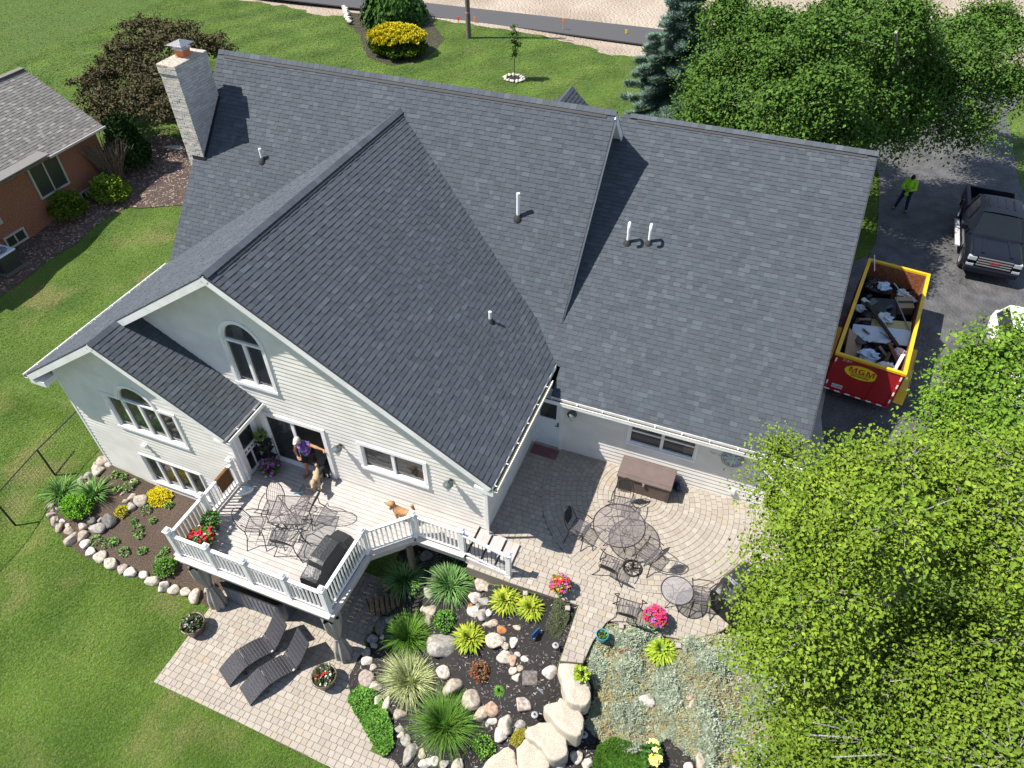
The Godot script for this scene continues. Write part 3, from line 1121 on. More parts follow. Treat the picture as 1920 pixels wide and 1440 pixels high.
	for f in [[Vector3(9.46, 2.84, 5.4), Vector3(9.46, 2.84, 10.2)], [Vector3(-4.785, 2.7, 5.12), Vector3(-4.785, 2.7, 11.2)], [Vector3(2.225, 2.725, 9.69), Vector3(2.225, 2.725, 11.2)], [Vector3(9.6, 2.34, 6.21), Vector3(16.567, 2.34, 6.21)]]:
		obj("fascia", MB.new().bar(f[0], f[1], 0.025, 0.15), M.trim, h)
	gutter(h, Vector3(9.475, 2.88, 6.05), Vector3(9.475, 2.88, 10.2), X)
	gutter(h, Vector3(-4.80, 2.73, 5.2), Vector3(-4.80, 2.73, 11.22), -X)
	gutter(h, Vector3(2.24, 2.76, 9.7), Vector3(2.24, 2.76, 11.22), X)
	gutter(h, Vector3(9.35, 2.37, 6.225), Vector3(16.6, 2.37, 6.225), Z)
	# boxed eave return at the bay corner
	obj("eave_return", MB.new().bx(Vector3(-4.8, 2.42, 10.8), Vector3(-4.2, 2.62, 11.2)), M.trim, h)
	obj("eave_return", MB.new().bx(Vector3(8.95, 2.55, 9.72), Vector3(9.47, 2.74, 10.2)), M.trim, h)
	# soffit under the eaves, level
	for s in [[8.98, 2.68, 5.4, 9.45, 2.70, 10.19], [-4.77, 2.54, 5.2, -4.19, 2.56, 11.19], [1.77, 2.56, 9.7, 2.21, 2.58, 11.19], [9.0, 2.20, 5.95, 16.56, 2.22, 6.2]]:
		obj("soffit_panel", MB.new().bx(Vector3(s[0], s[1], s[2]), Vector3(s[3], s[4], s[5])), M.trim, h)

	# ---- walls
	var zf := 9.669
	var zb := 10.771
	var zg := 5.946
	var front_out := P.call([[1.77, -0.4], [8.98, -0.4], [8.98, 3.03], [2.45, 7.24], [-1.6, 4.63], [-1.6, 4.3], [1.77, 2.7]])
	var arch1 := rect(1.76, 2.94, 3.45, 4.95)
	var arch1b := arch_pts(2.35, 4.94, 0.59, 0.66)
	wall(h, "wing_front_wall", Vector3(0, 0, zf), X, front_out, [arch1, arch1b, rect(5.35, 7.25, 1.38, 2.28), rect(2.16, 4.12, 0.2, 2.32)], 130)
	var bay_out := P.call([[-4.19, -2.3], [1.77, -2.3], [1.77, 2.95], [-1.255, 4.86], [-4.19, 2.97]])
	wall(h, "bay_front_wall", Vector3(0, 0, zb), X, bay_out, [rect(-2.46, 0.0, 1.12, 2.42), arch_pts(-1.24, 2.41, 0.64, 0.66), rect(-2.33, -0.07, -1.5, -0.2)], 100)
	wall(h, "garage_wall", Vector3(0, 0, zg), X, rect(8.98, 16.1, -0.05, 2.42), [rect(11.95, 13.85, 1.17, 1.98), rect(8.98, 9.93, -0.05, 2.16)], 50)
	wall(h, "wing_east_wall", Vector3(8.98, 0, 0), -Z, P.call([[-9.66, -0.4], [-5.95, -0.4], [-5.95, 2.8], [-9.66, 2.8]]), [], 30)
	wall(h, "bay_east_wall", Vector3(1.77, 0, 0), -Z, P.call([[-10.76, -2.3], [-9.68, -2.3], [-9.68, 2.72], [-10.76, 2.72]]), [rect(-10.56, -9.78, 0.3, 2.4)], 20)
	var shell := MB.new()
	shell.bx(Vector3(-4.19, -2.4, 5.0), Vector3(-4.05, 2.75, 10.74))
	shell.bx(Vector3(-4.19, -0.8, -4.9), Vector3(-4.05, 2.8, 5.0))
	shell.bx(Vector3(-4.19, -0.5, -4.9), Vector3(16.1, 2.7, -4.78))
	shell.bx(Vector3(15.98, -0.1, -8.8), Vector3(16.1, 2.4, 5.9))
	shell.bx(Vector3(8.9, -0.1, -8.8), Vector3(16.1, 2.6, -8.68))
	obj("outer_wall", shell, M.siding, h)
	for gb in [[-4.18, 5.05, 0.0, 8.0, -4.3, 2.6, 5.0]]:
		var m := MB.new()
		m.tri(Vector3(-4.2, 7.9, 0), Vector3(-4.2, 2.6, -4.9), Vector3(-4.2, 2.6, 5.0))
		m.tri(Vector3(-4.1, 7.9, 0), Vector3(-4.1, 2.6, 5.0), Vector3(-4.1, 2.6, -4.9))
		obj("west_gable", m, M.siding, h)
		m = MB.new()
		m.tri(Vector3(8.95, 7.95, 0), Vector3(8.95, 3.0, 4.7), Vector3(8.95, 3.0, -4.7))
		m.tri(Vector3(8.9, 7.95, 0), Vector3(8.9, 3.0, -4.7), Vector3(8.9, 3.0, 4.7))
		obj("east_gable", m, M.siding, h)
		m = MB.new()
		m.tri(Vector3(16.1, 7.2, -1.76), Vector3(16.1, 2.4, 5.9), Vector3(16.1, 2.6, -9.0))
		obj("garage_gable", m, M.siding, h)
	# corner boards
	for c in [[8.98, 9.66, -0.35, 3.0], [-4.19, 10.77, -2.2, 2.9], [1.77, 10.77, -2.2, 2.75]]:
		var sx := -1.0 if c[0] < 0 else 1.0
		obj("corner_board", MB.new().bx(Vector3(c[0] - 0.04 + 0.02 * sx, c[2], c[1] - 0.06), Vector3(c[0] + 0.04 + 0.02 * sx, c[3], c[1] + 0.035)), M.trim, h)
	# downspouts
	for d in [[Vector3(9.45, 2.78, 9.95), Vector3(9.1, 2.55, 9.80), Vector3(9.1, 0.1, 9.80)], [Vector3(2.28, 2.66, 10.95), Vector3(1.88, 2.45, 10.70), Vector3(1.88, 0.35, 10.70)]]:
		var m := MB.new()
		for i in d.size() - 1: m.bar(d[i], d[i + 1], 0.07, 0.05)
		obj("downspout", m, M.trim, h)

	# ---- windows
	var w := window(h, "tall arched window in the big gable", Vector3(0, 0, zf), X, 1.76, 2.94, 3.45, 4.95, 2, [2.35, 0.59, 0.66])
	curtain_folds(w, Transform3D(Basis(), Vector3(0, 0, zf)), 1.8, 2.15, 3.5, 5.5, -0.3)
	curtain_folds(w, Transform3D(Basis(), Vector3(0, 0, zf)), 2.5, 2.92, 3.5, 5.5, -0.3)
	window(h, "four-lite window with an arched top on the bay", Vector3(0, 0, zb), X, -2.46, 0.0, 1.12, 2.42, 4, [-1.24, 0.64, 0.66], false, 0.9)
	window(h, "four-lite basement window of the bay", Vector3(0, 0, zb), X, -2.33, -0.07, -1.5, -0.2, 4, [], false, 0.9, 0.06)
	window(h, "wide two-lite window beside the deck", Vector3(0, 0, zf), X, 5.35, 7.25, 1.38, 2.28, 2)
	window(h, "double hung window of the garage wall", Vector3(0, 0, zg), X, 11.95, 13.85, 1.17, 1.98, 2, [], true, 0.8, 0.06)
	# sliding door: left leaf shut, right leaf open
	var sd := Node3D.new()
	sd.name = "sliding_door"
	h.add_child(sd, true)
	var m := MB.new()
	m.bx(Vector3(2.05, 0.2, zf - 0.1), Vector3(2.17, 2.42, zf + 0.06))
	m.bx(Vector3(4.11, 0.2, zf - 0.1), Vector3(4.23, 2.42, zf + 0.06))
	m.bx(Vector3(2.17, 2.30, zf - 0.1), Vector3(4.11, 2.42, zf + 0.06))
	m.bx(Vector3(2.17, 0.2, zf - 0.1), Vector3(4.11, 0.34, zf + 0.05))
	obj("frame", m, M.trim, sd)
	m = MB.new()
	for r in [[2.17, 0.34, 2.25, 2.30], [3.06, 0.34, 3.16, 2.30], [2.25, 0.34, 3.06, 0.45], [2.25, 2.2, 3.06, 2.30]]:
		m.bx(Vector3(r[0], r[1], zf - 0.03), Vector3(r[2], r[3], zf + 0.01))
	var leaf := obj("door_leaf", m, M.trim, sd)
	obj("pane", MB.new().bx(Vector3(2.24, 0.44, zf - 0.012), Vector3(3.07, 2.21, zf - 0.006)), M.glass, leaf)
	m = MB.new()
	m.col = Color(0.6, 0.6, 0.6)
	obj("handle", m.bx(Vector3(3.09, 1.15, zf + 0.01), Vector3(3.12, 1.4, zf + 0.05)), M.satin, leaf)
	room(sd, Transform3D(Basis(), Vector3(0, 0, zf)), 2.17, 4.11, 0.32, 2.3, 2.6)
	# storm door in the side of the bay
	var xd := 1.77
	var st := Node3D.new()
	st.name = "storm_door"
	h.add_child(st, true)
	m = MB.new()
	m.bx(Vector3(xd - 0.06, 0.3, 9.70), Vector3(xd + 0.05, 2.44, 9.80))
	m.bx(Vector3(xd - 0.06, 0.3, 10.54), Vector3(xd + 0.05, 2.44, 10.64))
	m.bx(Vector3(xd - 0.06, 2.36, 9.80), Vector3(xd + 0.05, 2.44, 10.54))
	obj("frame", m, M.trim, st)
	m = MB.new()
	for r in [[9.80, 0.3, 9.90, 2.36], [10.44, 0.3, 10.54, 2.36], [9.90, 0.3, 10.44, 0.42], [9.90, 1.25, 10.44, 1.32], [9.90, 1.10, 10.44, 1.15], [9.90, 2.28, 10.44, 2.36], [10.15, 0.42, 10.19, 1.1], [10.02, 1.15, 10.05, 1.25], [10.16, 1.15, 10.19, 1.25], [10.30, 1.15, 10.33, 1.25]]:
		m.bx(Vector3(xd - 0.02, r[1], r[0]), Vector3(xd + 0.03, r[3], r[2]))
	obj("door_rail", m, M.trim, st)
	obj("pane", MB.new().bx(Vector3(xd - 0.005, 0.42, 9.9), Vector3(xd + 0.005, 2.28, 10.44)), M.glass, st)
	m = MB.new()
	m.col = Color(0.2, 0.2, 0.2)
	for y in [0.7, 1.45, 2.1]: m.bx(Vector3(xd + 0.03, y, 10.53), Vector3(xd + 0.045, y + 0.09, 10.56))
	obj("hinge", m, M.satin, st)
	obj("room_lining", MB.new().bx(Vector3(xd - 0.5, 0.2, 9.7), Vector3(xd - 0.4, 2.5, 10.6)), M.room, st)
	# back door of the garage
	var gd := Node3D.new()
	gd.name = "garage_entry_door"
	h.add_child(gd, true)
	m = MB.new()
	m.bx(Vector3(8.99, -0.02, zg - 0.06), Vector3(9.07, 2.16, zg + 0.05))
	m.bx(Vector3(9.85, -0.02, zg - 0.06), Vector3(9.95, 2.16, zg + 0.05))
	m.bx(Vector3(9.07, 2.08, zg - 0.06), Vector3(9.85, 2.16, zg + 0.05))
	obj("frame", m, M.trim, gd)
	m = MB.new()
	m.col = Color(0.88, 0.95, 1.02)
	for r in [[9.07, 0.0, 9.20, 2.08], [9.72, 0.0, 9.85, 2.08], [9.20, 0.0, 9.72, 0.2], [9.20, 1.02, 9.72, 1.2], [9.20, 1.98, 9.72, 2.08]]:
		m.bx(Vector3(r[0], r[1], zg - 0.04), Vector3(r[2], r[3], zg + 0.01))
	m.bx(Vector3(9.20, 0.2, zg - 0.04), Vector3(9.72, 1.02, zg - 0.005))
	for i in 5:
		m.bx(Vector3(9.22 + i * 0.1, 0.2, zg - 0.005), Vector3(9.30 + i * 0.1, 1.02, zg + 0.0))
	var dl := obj("door_leaf", m, M.trim, gd)
	obj("pane", MB.new().bx(Vector3(9.19, 1.2, zg - 0.02), Vector3(9.73, 1.98, zg - 0.014)), M.glass, dl)
	m = MB.new()
	m.col = Color(0.05, 0.045, 0.04)
	m.bx(Vector3(9.76, 0.93, zg + 0.01), Vector3(9.81, 1.1, zg + 0.02))
	m.tube([Vector3(9.785, 1.0, zg + 0.02), Vector3(9.785, 1.0, zg + 0.07), Vector3(9.70, 1.0, zg + 0.07)], 0.012, 6)
	obj("door_handle", m, M.satin, dl)
	m = MB.new()
	obj("room_lining", m.bx(Vector3(8.9, 1.0, zg - 0.35), Vector3(9.9, 2.1, zg - 0.3)), M.room, gd)
	lantern(h, Vector3(4.69, 2.0, zf + 0.03), Z, 0.95)
	lantern(h, Vector3(8.05, 2.0, zf + 0.03), Z, 0.95)
	lantern(h, Vector3(10.25, 1.85, zg + 0.03), Z, 1.0)
	# outdoor tap box and small vent
	obj("flood_light", MB.new().bx(Vector3(-1.9, 0.42, zb + 0.02), Vector3(-1.75, 0.52, zb + 0.14)), M.trim, h)
	obj("outlet_box", MB.new().bx(Vector3(15.05, 0.25, zg + 0.02), Vector3(15.2, 0.4, zg + 0.09)), M.trim, h)

	# ---- chimney
	var ch := Node3D.new()
	ch.name = "chimney"
	h.add_child(ch, true)
	var x0 := -5.01
	var x1 := -4.32
	var z0 := 1.1
	var z1 := 2.59
	var yt := 8.5
	obj("core", MB.new().bx(Vector3(x0 + 0.012, -0.5, z0 + 0.012), Vector3(x1 - 0.012, yt, z1 - 0.012)), M.mortar, ch)
	var bricks := []
	var y := 4.5
	var row := 0
	while y < yt - 0.02:
		var grow := 0.022 if y > yt - 0.26 else 0.0
		for face in 2:
			var a := x0 - grow if face == 0 else z0 - grow
			var b := x1 + grow if face == 0 else z1 + grow
			var s := a - (0.1 if (row + face) % 2 else 0.0)
			while s < b:
				var e := minf(s + 0.205, b)
				var q := maxf(s, a)
				s += 0.213
				if e - q < 0.03: continue
				var k := MB.new()
				var tn := rng.randf_range(0.78, 1.05)
				k.col = Color(0.76 * tn, 0.71 * tn, 0.64 * tn)
				var pr := rng.randf_range(0.0, 0.012) + grow
				if face == 0:
					k.bx(Vector3(q, y, z1 - 0.05), Vector3(e, y + 0.076, z1 + pr))
				else:
					k.bx(Vector3(x1 - 0.05, y, q), Vector3(x1 + pr, y + 0.076, e))
				bricks.append([k.v[0].distance_to(eye), k])
		y += 0.086
		row += 1
	pieces(ch, "brick", bricks, M.brick, 300)
	m = MB.new()
	m.col = Color(0.55, 0.50, 0.44)
	m.bev(Vector3(x0 - 0.03, yt, z0 - 0.03), Vector3(x1 + 0.03, yt + 0.07, z1 + 0.03), 0.02)
	obj("crown", m, M.stone, ch)
	m = MB.new()
	m.col = Color(0.55, 0.17, 0.06)
	m.bx(Vector3(-4.86, yt + 0.07, 1.55), Vector3(-4.52, yt + 0.28, 1.89))
	var fl := obj("flue_tile", m, M.plain, ch)
	m = MB.new()
	m.bx(Vector3(-4.90, yt + 0.28, 1.51), Vector3(-4.48, yt + 0.33, 1.93))
	m.bx(Vector3(-4.80, yt + 0.33, 1.61), Vector3(-4.58, yt + 0.44, 1.83))
	var lid := [Vector3(-5.0, yt + 0.44, 1.40), Vector3(-4.38, yt + 0.44, 1.40), Vector3(-4.38, yt + 0.44, 2.04), Vector3(-5.0, yt + 0.44, 2.04)]
	var apex := Vector3(-4.69, yt + 0.56, 1.72)
	for i in 4:
		m.tri(apex, lid[i], lid[(i + 1) % 4])
		m.tri(apex, lid[(i + 1) % 4], lid[i])
	obj("metal_cap", m, M.metal, fl)
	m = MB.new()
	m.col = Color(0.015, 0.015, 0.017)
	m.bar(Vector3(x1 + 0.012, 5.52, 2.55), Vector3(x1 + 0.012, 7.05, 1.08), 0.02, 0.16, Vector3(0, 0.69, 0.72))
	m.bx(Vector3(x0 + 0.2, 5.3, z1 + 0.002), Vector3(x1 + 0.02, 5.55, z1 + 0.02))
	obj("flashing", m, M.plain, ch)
	pipe(h, Vector3(7.13, 5.57, 2.43), 0.82, 0.055)
	pipe(h, Vector3(-2.08, 5.70, 2.31), 0.42, 0.05)
	pipe(h, Vector3(7.53, 4.13, 5.65), 0.36, 0.045)
	pipe(h, Vector3(10.4, 5.10, 1.85), 0.62, 0.045, 1)
	pipe(h, Vector3(11.01, 5.17, 1.73), 0.56, 0.045, 1)

# ------------------------------------------------------------------ deck
func deck_tone() -> Color:
	var t := rng.randf_range(0.94, 1.05)
	return Color(0.40 * t, 0.375 * t, 0.355 * t)

func rail_section(deck: Node, a: Vector3, b: Vector3, black := false) -> void:
	var l := (b - a).normalized()
	var s := Node3D.new()
	s.name = "railing_section"
	deck.add_child(s, true)
	var p := a + l * 0.065
	var q := b - l * 0.065
	var hi := Vector3.UP * 0.93
	var lo := Vector3.UP * 0.11
	var m := MB.new()
	m.bar(p + hi, q + hi, 0.085, 0.05)
	m.bar(p + hi - Vector3.UP * 0.04, q + hi - Vector3.UP * 0.04, 0.05, 0.03)
	obj("top_rail", m, M.trim, s)
	obj("bottom_rail", MB.new().bar(p + lo, q + lo, 0.05, 0.06), M.trim, s)
	var k := int(p.distance_to(q) / 0.115)
	for i in k:
		var c := p.lerp(q, (i + 0.5) / k)
		var mb := MB.new()
		if black:
			mb.tube([c + lo, c + hi], 0.011, 6)
			obj("baluster", mb, M.iron, s)
		else:
			mb.bar(c + lo, c + hi - Vector3.UP * 0.04, 0.036, 0.036)
			obj("baluster", mb, M.trim, s)

func deck_post(deck: Node, p: Vector3, h := 1.06) -> void:
	var m := MB.new()
	m.bx(p + Vector3(-0.062, 0, -0.062), p + Vector3(0.062, h, 0.062))
	m.bx(p + Vector3(-0.082, 0, -0.082), p + Vector3(0.082, 0.05, 0.082))
	var o := obj("railing_post", m, M.trim, deck)
	m = MB.new()
	m.bev(p + Vector3(-0.095, h, -0.095), p + Vector3(0.095, h + 0.035, 0.095), 0.012)
	m.bev(p + Vector3(-0.065, h + 0.035, -0.065), p + Vector3(0.065, h + 0.085, 0.065), 0.025)
	obj("post_cap", m, M.trim, o)

func make_deck() -> void:
	rng.seed = 31
	var d := thing("deck", "pale board deck with white railing raised above the lower patio", "deck", Vector3(0, 0, 0))
	var poly := PackedVector2Array([Vector2(1.6, 10.80), Vector2(1.6, 13.56), Vector2(6.40, 13.56), Vector2(6.40, 11.62), Vector2(7.33, 10.72), Vector2(8.80, 10.72), Vector2(8.80, 9.70), Vector2(1.82, 9.70), Vector2(1.82, 10.80)])
	var z := 9.70
	while z < 13.56:
		var w := 0.138
		var row := PackedVector2Array([Vector2(0, z), Vector2(12, z), Vector2(12, z + w - 0.010), Vector2(0, z + w - 0.010)])
		for r in Geometry2D.intersect_polygons(row, poly):
			var cut := 3.2 + rng.randf() * 2.5
			for half in 2:
				var lim := rect(-1, cut, 0, 20) if half == 0 else rect(cut + 0.004, 20, 0, 20)
				for e in Geometry2D.intersect_polygons(r, lim):
					var m := MB.new()
					m.col = deck_tone()
					m.prism(e, DECK - 0.03, DECK)
					obj("deck_board", m, M.board, d)
		z += w
	# joists and rim
	var m := MB.new()
	m.col = Color(0.30, 0.25, 0.2)
	var x := 1.75
	while x < 8.7:
		var z1 := 13.5 if x < 6.35 else (11.6 - (x - 6.35) if x < 7.3 else 10.68)
		m.bx(Vector3(x, DECK - 0.24, 9.72), Vector3(x + 0.04, DECK - 0.032, z1))
		x += 0.4
	obj("joists", m, M.bark, d)
	for i in poly.size() - 3:
		var a := poly[i]
		var b := poly[i + 1]
		m = MB.new()
		m.col = Color(0.46, 0.43, 0.40)
		var dir := (b - a).normalized()
		var nn := Vector2(-dir.y, dir.x) * 0.016
		if i == 5: break
		m.bar(Vector3(a.x - nn.x, DECK - 0.16, a.y - nn.y), Vector3(b.x - nn.x, DECK - 0.16, b.y - nn.y), 0.03, 0.29)
		obj("rim_board", m, M.board, d)
		m = MB.new()
		m.col = Color(0.48, 0.45, 0.42)
		m.bar(Vector3(a.x + nn.x, DECK + 0.014, a.y + nn.y), Vector3(b.x + nn.x, DECK + 0.014, b.y + nn.y), 0.15, 0.025)
		obj("edge_board", m, M.board, d)
	# supporting posts and beam
	for p in [Vector3(1.95, 0, 13.35), Vector3(6.2, 0, 13.35), Vector3(7.2, 0, 10.9)]:
		m = MB.new()
		m.col = Color(0.33, 0.27, 0.21)
		m.bx(Vector3(p.x - 0.07, height(p.x, p.z) - 0.1, p.z - 0.07), Vector3(p.x + 0.07, DECK - 0.24, p.z + 0.07))
		obj("support_post", m, M.bark, d)
	# railing
	var pts := [Vector3(1.68, DECK, 10.92), Vector3(1.68, DECK, 12.2), Vector3(1.68, DECK, 13.47), Vector3(2.85, DECK, 13.47), Vector3(4.0, DECK, 13.47), Vector3(5.17, DECK, 13.47), Vector3(6.31, DECK, 13.47), Vector3(6.31, DECK, 11.6), Vector3(7.3, DECK, 10.64), Vector3(8.73, DECK, 10.64)]
	for i in pts.size():
		deck_post(d, pts[i], 1.12 if i in [0, 2, 6] else 1.04)
		if i > 0: rail_section(d, pts[i - 1], pts[i])
	# steps down to the patio
	for i in 3:
		var y := DECK - 0.075 * (i + 1)
		var tr := Node3D.new()
		tr.name = "step"
		d.add_child(tr, true)
		for k in 2:
			m = MB.new()
			m.col = deck_tone()
			m.bx(Vector3(8.84 + i * 0.40 + k * 0.185, y - 0.035, 9.72), Vector3(8.84 + i * 0.40 + k * 0.185 + 0.18, y, 10.72))
			obj("tread_board", m, M.board, tr)
	m = MB.new()
	m.col = Color(0.6, 0.56, 0.52)
	m.bar(Vector3(8.84, DECK - 0.16, 10.74), Vector3(10.05, -0.02, 10.74), 0.03, 0.26)
	obj("stringer", m, M.board, d)
	var nb := Vector3(10.05, 0.0, 10.68)
	deck_post(d, nb, 1.0)
	rail_section(d, Vector3(8.73, DECK - 0.02, 10.68), nb + Vector3(0, -0.05, 0), true)

	# things below the deck
	var t := thing("hot_tub", "blue grey panelled hot tub under the deck", "hot tub", Vector3(3.15, LOW, 12.25))
	m = MB.new()
	m.col = Color(0.10, 0.125, 0.16)
	var ring := []
	for q in [[-1.05, 0.95, 0.18]]:
		for c in 4:
			var cx := (1 if c in [0, 3] else -1) * 0.87
			var cz := (1 if c in [0, 1] else -1) * 0.77
			for i in 5:
				var a := PI / 2 * c + PI / 2 * i / 4
				ring.append(Vector2(cx + cos(a) * 0.2, cz + sin(a) * 0.2))
	var ra := []
	var rb := []
	for q in ring:
		ra.append(Vector3(q.x, 0.0, q.y))
		rb.append(Vector3(q.x, 0.82, q.y))
	m.surf([ra, rb], true)
	obj("side_panels", m, M.satin, t)
	m = MB.new()
	m.col = Color(0.07, 0.075, 0.08)
	var pl := PackedVector2Array(ring)
	m.prism(pl, 0.83, 0.93)
	obj("cover", m, M.cover, t)
	m = MB.new()
	m.col = Color(0.2, 0.23, 0.27)
	for i in 12:
		m.bx(Vector3(-0.85 + i * 0.155, 0.05, 0.965), Vector3(-0.84 + i * 0.155, 0.8, 0.985))
	obj("panel_ribs", m, M.satin, t)
	# curtains gathered round the posts
	for c in [[Vector3(2.02, LOW, 13.42), "tied grey outdoor curtain on the deck post beside the lawn"], [Vector3(6.23, LOW, 13.42), "tied grey outdoor curtain on the deck post beside the rock garden"]]:
		t = thing("curtain", c[1], "curtain", c[0], 0, "curtains on the deck posts")
		m = MB.new()
		m.col = Color(0.42, 0.39, 0.35)
		var g := []
		for i in 13:
			var y := 2.2 * i / 12.0
			var r := 0.22 - 0.13 * exp(-pow((y - 1.05) / 0.45, 2))
			var row := []
			for k in 28:
				var a := TAU * k / 28
				row.append(Vector3(cos(a), 0, sin(a)) * r * (1.0 + 0.22 * sin(a * 7 + y)) + Vector3(0, y, 0))
			g.append(row)
		m.surf(g, true)
		obj("drape", m, M.cloth, t)
		m = MB.new()
		m.col = Color(0.3, 0.28, 0.26)
		m.tube([Vector3(0.12, 1.05, 0), Vector3(0, 1.05, 0.12), Vector3(-0.12, 1.05, 0), Vector3(0, 1.05, -0.12)], 0.025, 6, true)
		obj("tie", m, M.cloth, t)
	# firewood rack
	t = thing("firewood_rack", "small rack of split firewood in the shade of the deck", "firewood rack", Vector3(6.75, height(6.75, 11.9) + 0.02, 11.9), 0.6)
	m = MB.new()
	m.bar(Vector3(-0.45, 0, 0), Vector3(-0.45, 0.8, 0), 0.03, 0.03)
	m.bar(Vector3(0.45, 0, 0), Vector3(0.45, 0.8, 0), 0.03, 0.03)
	m.bar(Vector3(-0.45, 0.03, 0), Vector3(0.45, 0.03, 0), 0.03, 0.03)
	obj("frame", m, M.iron, t)
	for i in 18:
		m = MB.new()
		m.col = Color(0.42, 0.30, 0.18) * rng.randf_range(0.7, 1.15)
		var px := -0.36 + (i % 6) * 0.145
		var py := 0.12 + (i / 6) * 0.14
		m.tube([Vector3(px, py, -0.2), Vector3(px, py, 0.2)], 0.068, 6)
		obj("log", m, M.bark, t)

# ------------------------------------------------------------------ furniture
# wrought iron armchair; bar = tall chair of the deck set
func iron_chair(called: String, label: String, group: String, lattice: bool, tall := false) -> Node3D:
	var t := thing(called, label, "chair", Vector3.ZERO, 0, group)
	var sy := 0.66 if tall else 0.43
	var top := sy + 0.58
	var w := 0.25
	var r := 0.014
	for s in [-1, 1]:
		var m := MB.new()
		m.tube([Vector3(s * 0.42, 0, 0.26), Vector3(s * w, sy * 0.6, 0.23), Vector3(s * w, sy, 0.23)], r, 6)
		obj("leg", m, M.iron, t)
		m = MB.new()
		m.tube([Vector3(s * 0.42, 0, -0.27), Vector3(s * w, sy * 0.6, -0.22), Vector3(s * w, sy, -0.22)], r, 6)
		obj("leg", m, M.iron, t)
		m = MB.new()
		m.tube([Vector3(s * w, sy + 0.30, -0.25), Vector3(s * 0.30, sy + 0.26, -0.1), Vector3(s * 0.31, sy + 0.23, 0.1), Vector3(s * 0.29, sy + 0.19, 0.23), Vector3(s * 0.42, sy + 0.08, 0.25), Vector3(s * w, sy, 0.22)], r, 6)
		obj("armrest", m, M.iron, t)
	if tall:
		var m := MB.new()
		for y in [0.22]:
			m.tube([Vector3(-0.255, y, 0.25), Vector3(0.255, y, 0.25), Vector3(0.255, y, -0.25), Vector3(-0.255, y, -0.25)], 0.008, 5, true)
		m.tube([Vector3(-0.05, 0.22, 0.25), Vector3(-0.05, 0.22, -0.25)], 0.008, 5)
		obj("foot_rail", m, M.iron, t)
	var m := MB.new()
	m.tube([Vector3(-w, sy, 0.23), Vector3(w, sy, 0.23), Vector3(w, sy, -0.22), Vector3(-w, sy, -0.22)], r, 6, true)
	for i in 7:
		m.tube([Vector3(-w + 0.5 * (i + 0.5) / 7, sy, -0.22), Vector3(-w + 0.5 * (i + 0.5) / 7, sy, 0.23)], 0.005, 4)
	var seat := obj("seat", m, M.iron, t)
	m = MB.new()
	m.bx(Vector3(-w, sy - 0.004, -0.22), Vector3(w, sy - 0.001, 0.23))
	obj("mesh_panel", m, M.mesh, seat)
	# back frame: a rounded hoop leaning back
	var hoop := []
	for i in 13:
		var a := PI * i / 12
		var yy := sy + 0.14 + sin(a) * (top - sy - 0.14)
		hoop.append(Vector3(cos(a) * (w + 0.01), yy, -0.23 - (yy - sy) * 0.42))
	hoop.push_front(Vector3(w, sy, -0.22))
	hoop.append(Vector3(-w, sy, -0.22))
	m = MB.new()
	m.tube(hoop, r, 6)
	var back := obj("back_frame", m, M.iron, t)
	m = MB.new()
	if lattice:
		for i in 9:
			var a := -0.20 + i * 0.05
			for s in [-1, 1]:
				var lo: float = clampf(a - s * 0.14, -0.19, 0.19)
				var hi: float = clampf(a + s * 0.14, -0.19, 0.19)
				if absf(hi - lo) < 0.03: continue
				var ylo: float = sy + 0.16 + absf(lo - (a - s * 0.14)) * 1.1
				var yhi: float = sy + 0.50 - absf(hi - (a + s * 0.14)) * 1.1
				m.bar(Vector3(lo, ylo, -0.23 - (ylo - sy) * 0.42), Vector3(hi, yhi, -0.23 - (yhi - sy) * 0.42), 0.021, 0.012)
		obj("lattice", m, M.iron, back)
	else:
		for i in 8:
			var xx := -w + 0.5 * (i + 1) / 9
			var a := acos(clampf(xx / (w + 0.01), -1, 1))
			var yy := sy + 0.14 + sin(a) * (top - sy - 0.14)
			m.tube([Vector3(xx, sy + 0.02, -0.225), Vector3(xx, yy, -0.23 - (yy - sy) * 0.42)], 0.005, 4)
		obj("spindles", m, M.iron, back)
	return t

func round_table(called: String, label: String, at: Vector3, radius: float, h: float, glass: bool) -> void:
	var t := thing(called, label, "table", at)
	var rim := []
	for i in 36:
		rim.append(Vector3(cos(TAU * i / 36) * radius, h, sin(TAU * i / 36) * radius))
	var m := MB.new()
	m.tube(rim, 0.016, 6, true)
	obj("rim", m, M.iron, t)
	m = MB.new()
	var disc := PackedVector2Array()
	for p in rim: disc.append(Vector2(p.x, p.z))
	m.prism(disc, h - 0.006, h + 0.004)
	obj("glass_top" if glass else "mesh_top", m, M.tableglass if glass else M.mesh, t)
	m = MB.new()
	var k := 4 if glass else 8
	for i in k:
		var a := TAU * i / k + 0.4
		m.tube([Vector3(0, h - 0.015, 0), Vector3(cos(a) * radius, h - 0.012, sin(a) * radius)], 0.008, 5)
	if not glass:
		var ir := []
		for i in 24: ir.append(Vector3(cos(TAU * i / 24) * radius * 0.45, h - 0.014, sin(TAU * i / 24) * radius * 0.45))
		m.tube(ir, 0.007, 5, true)
	obj("top_brace", m, M.iron, t)
	for i in 4:
		var a := TAU * i / 4 + 0.78
		var d := Vector3(cos(a), 0, sin(a))
		m = MB.new()
		m.tube([d * radius * 0.62, d * radius * 0.55 + Vector3.UP * 0.05, d * radius * 0.22 + Vector3.UP * h * 0.35, d * radius * 0.2 + Vector3.UP * h * 0.6, d * radius * 0.55 + Vector3.UP * (h - 0.02)], 0.012, 6)
		obj("leg", m, M.iron, t)

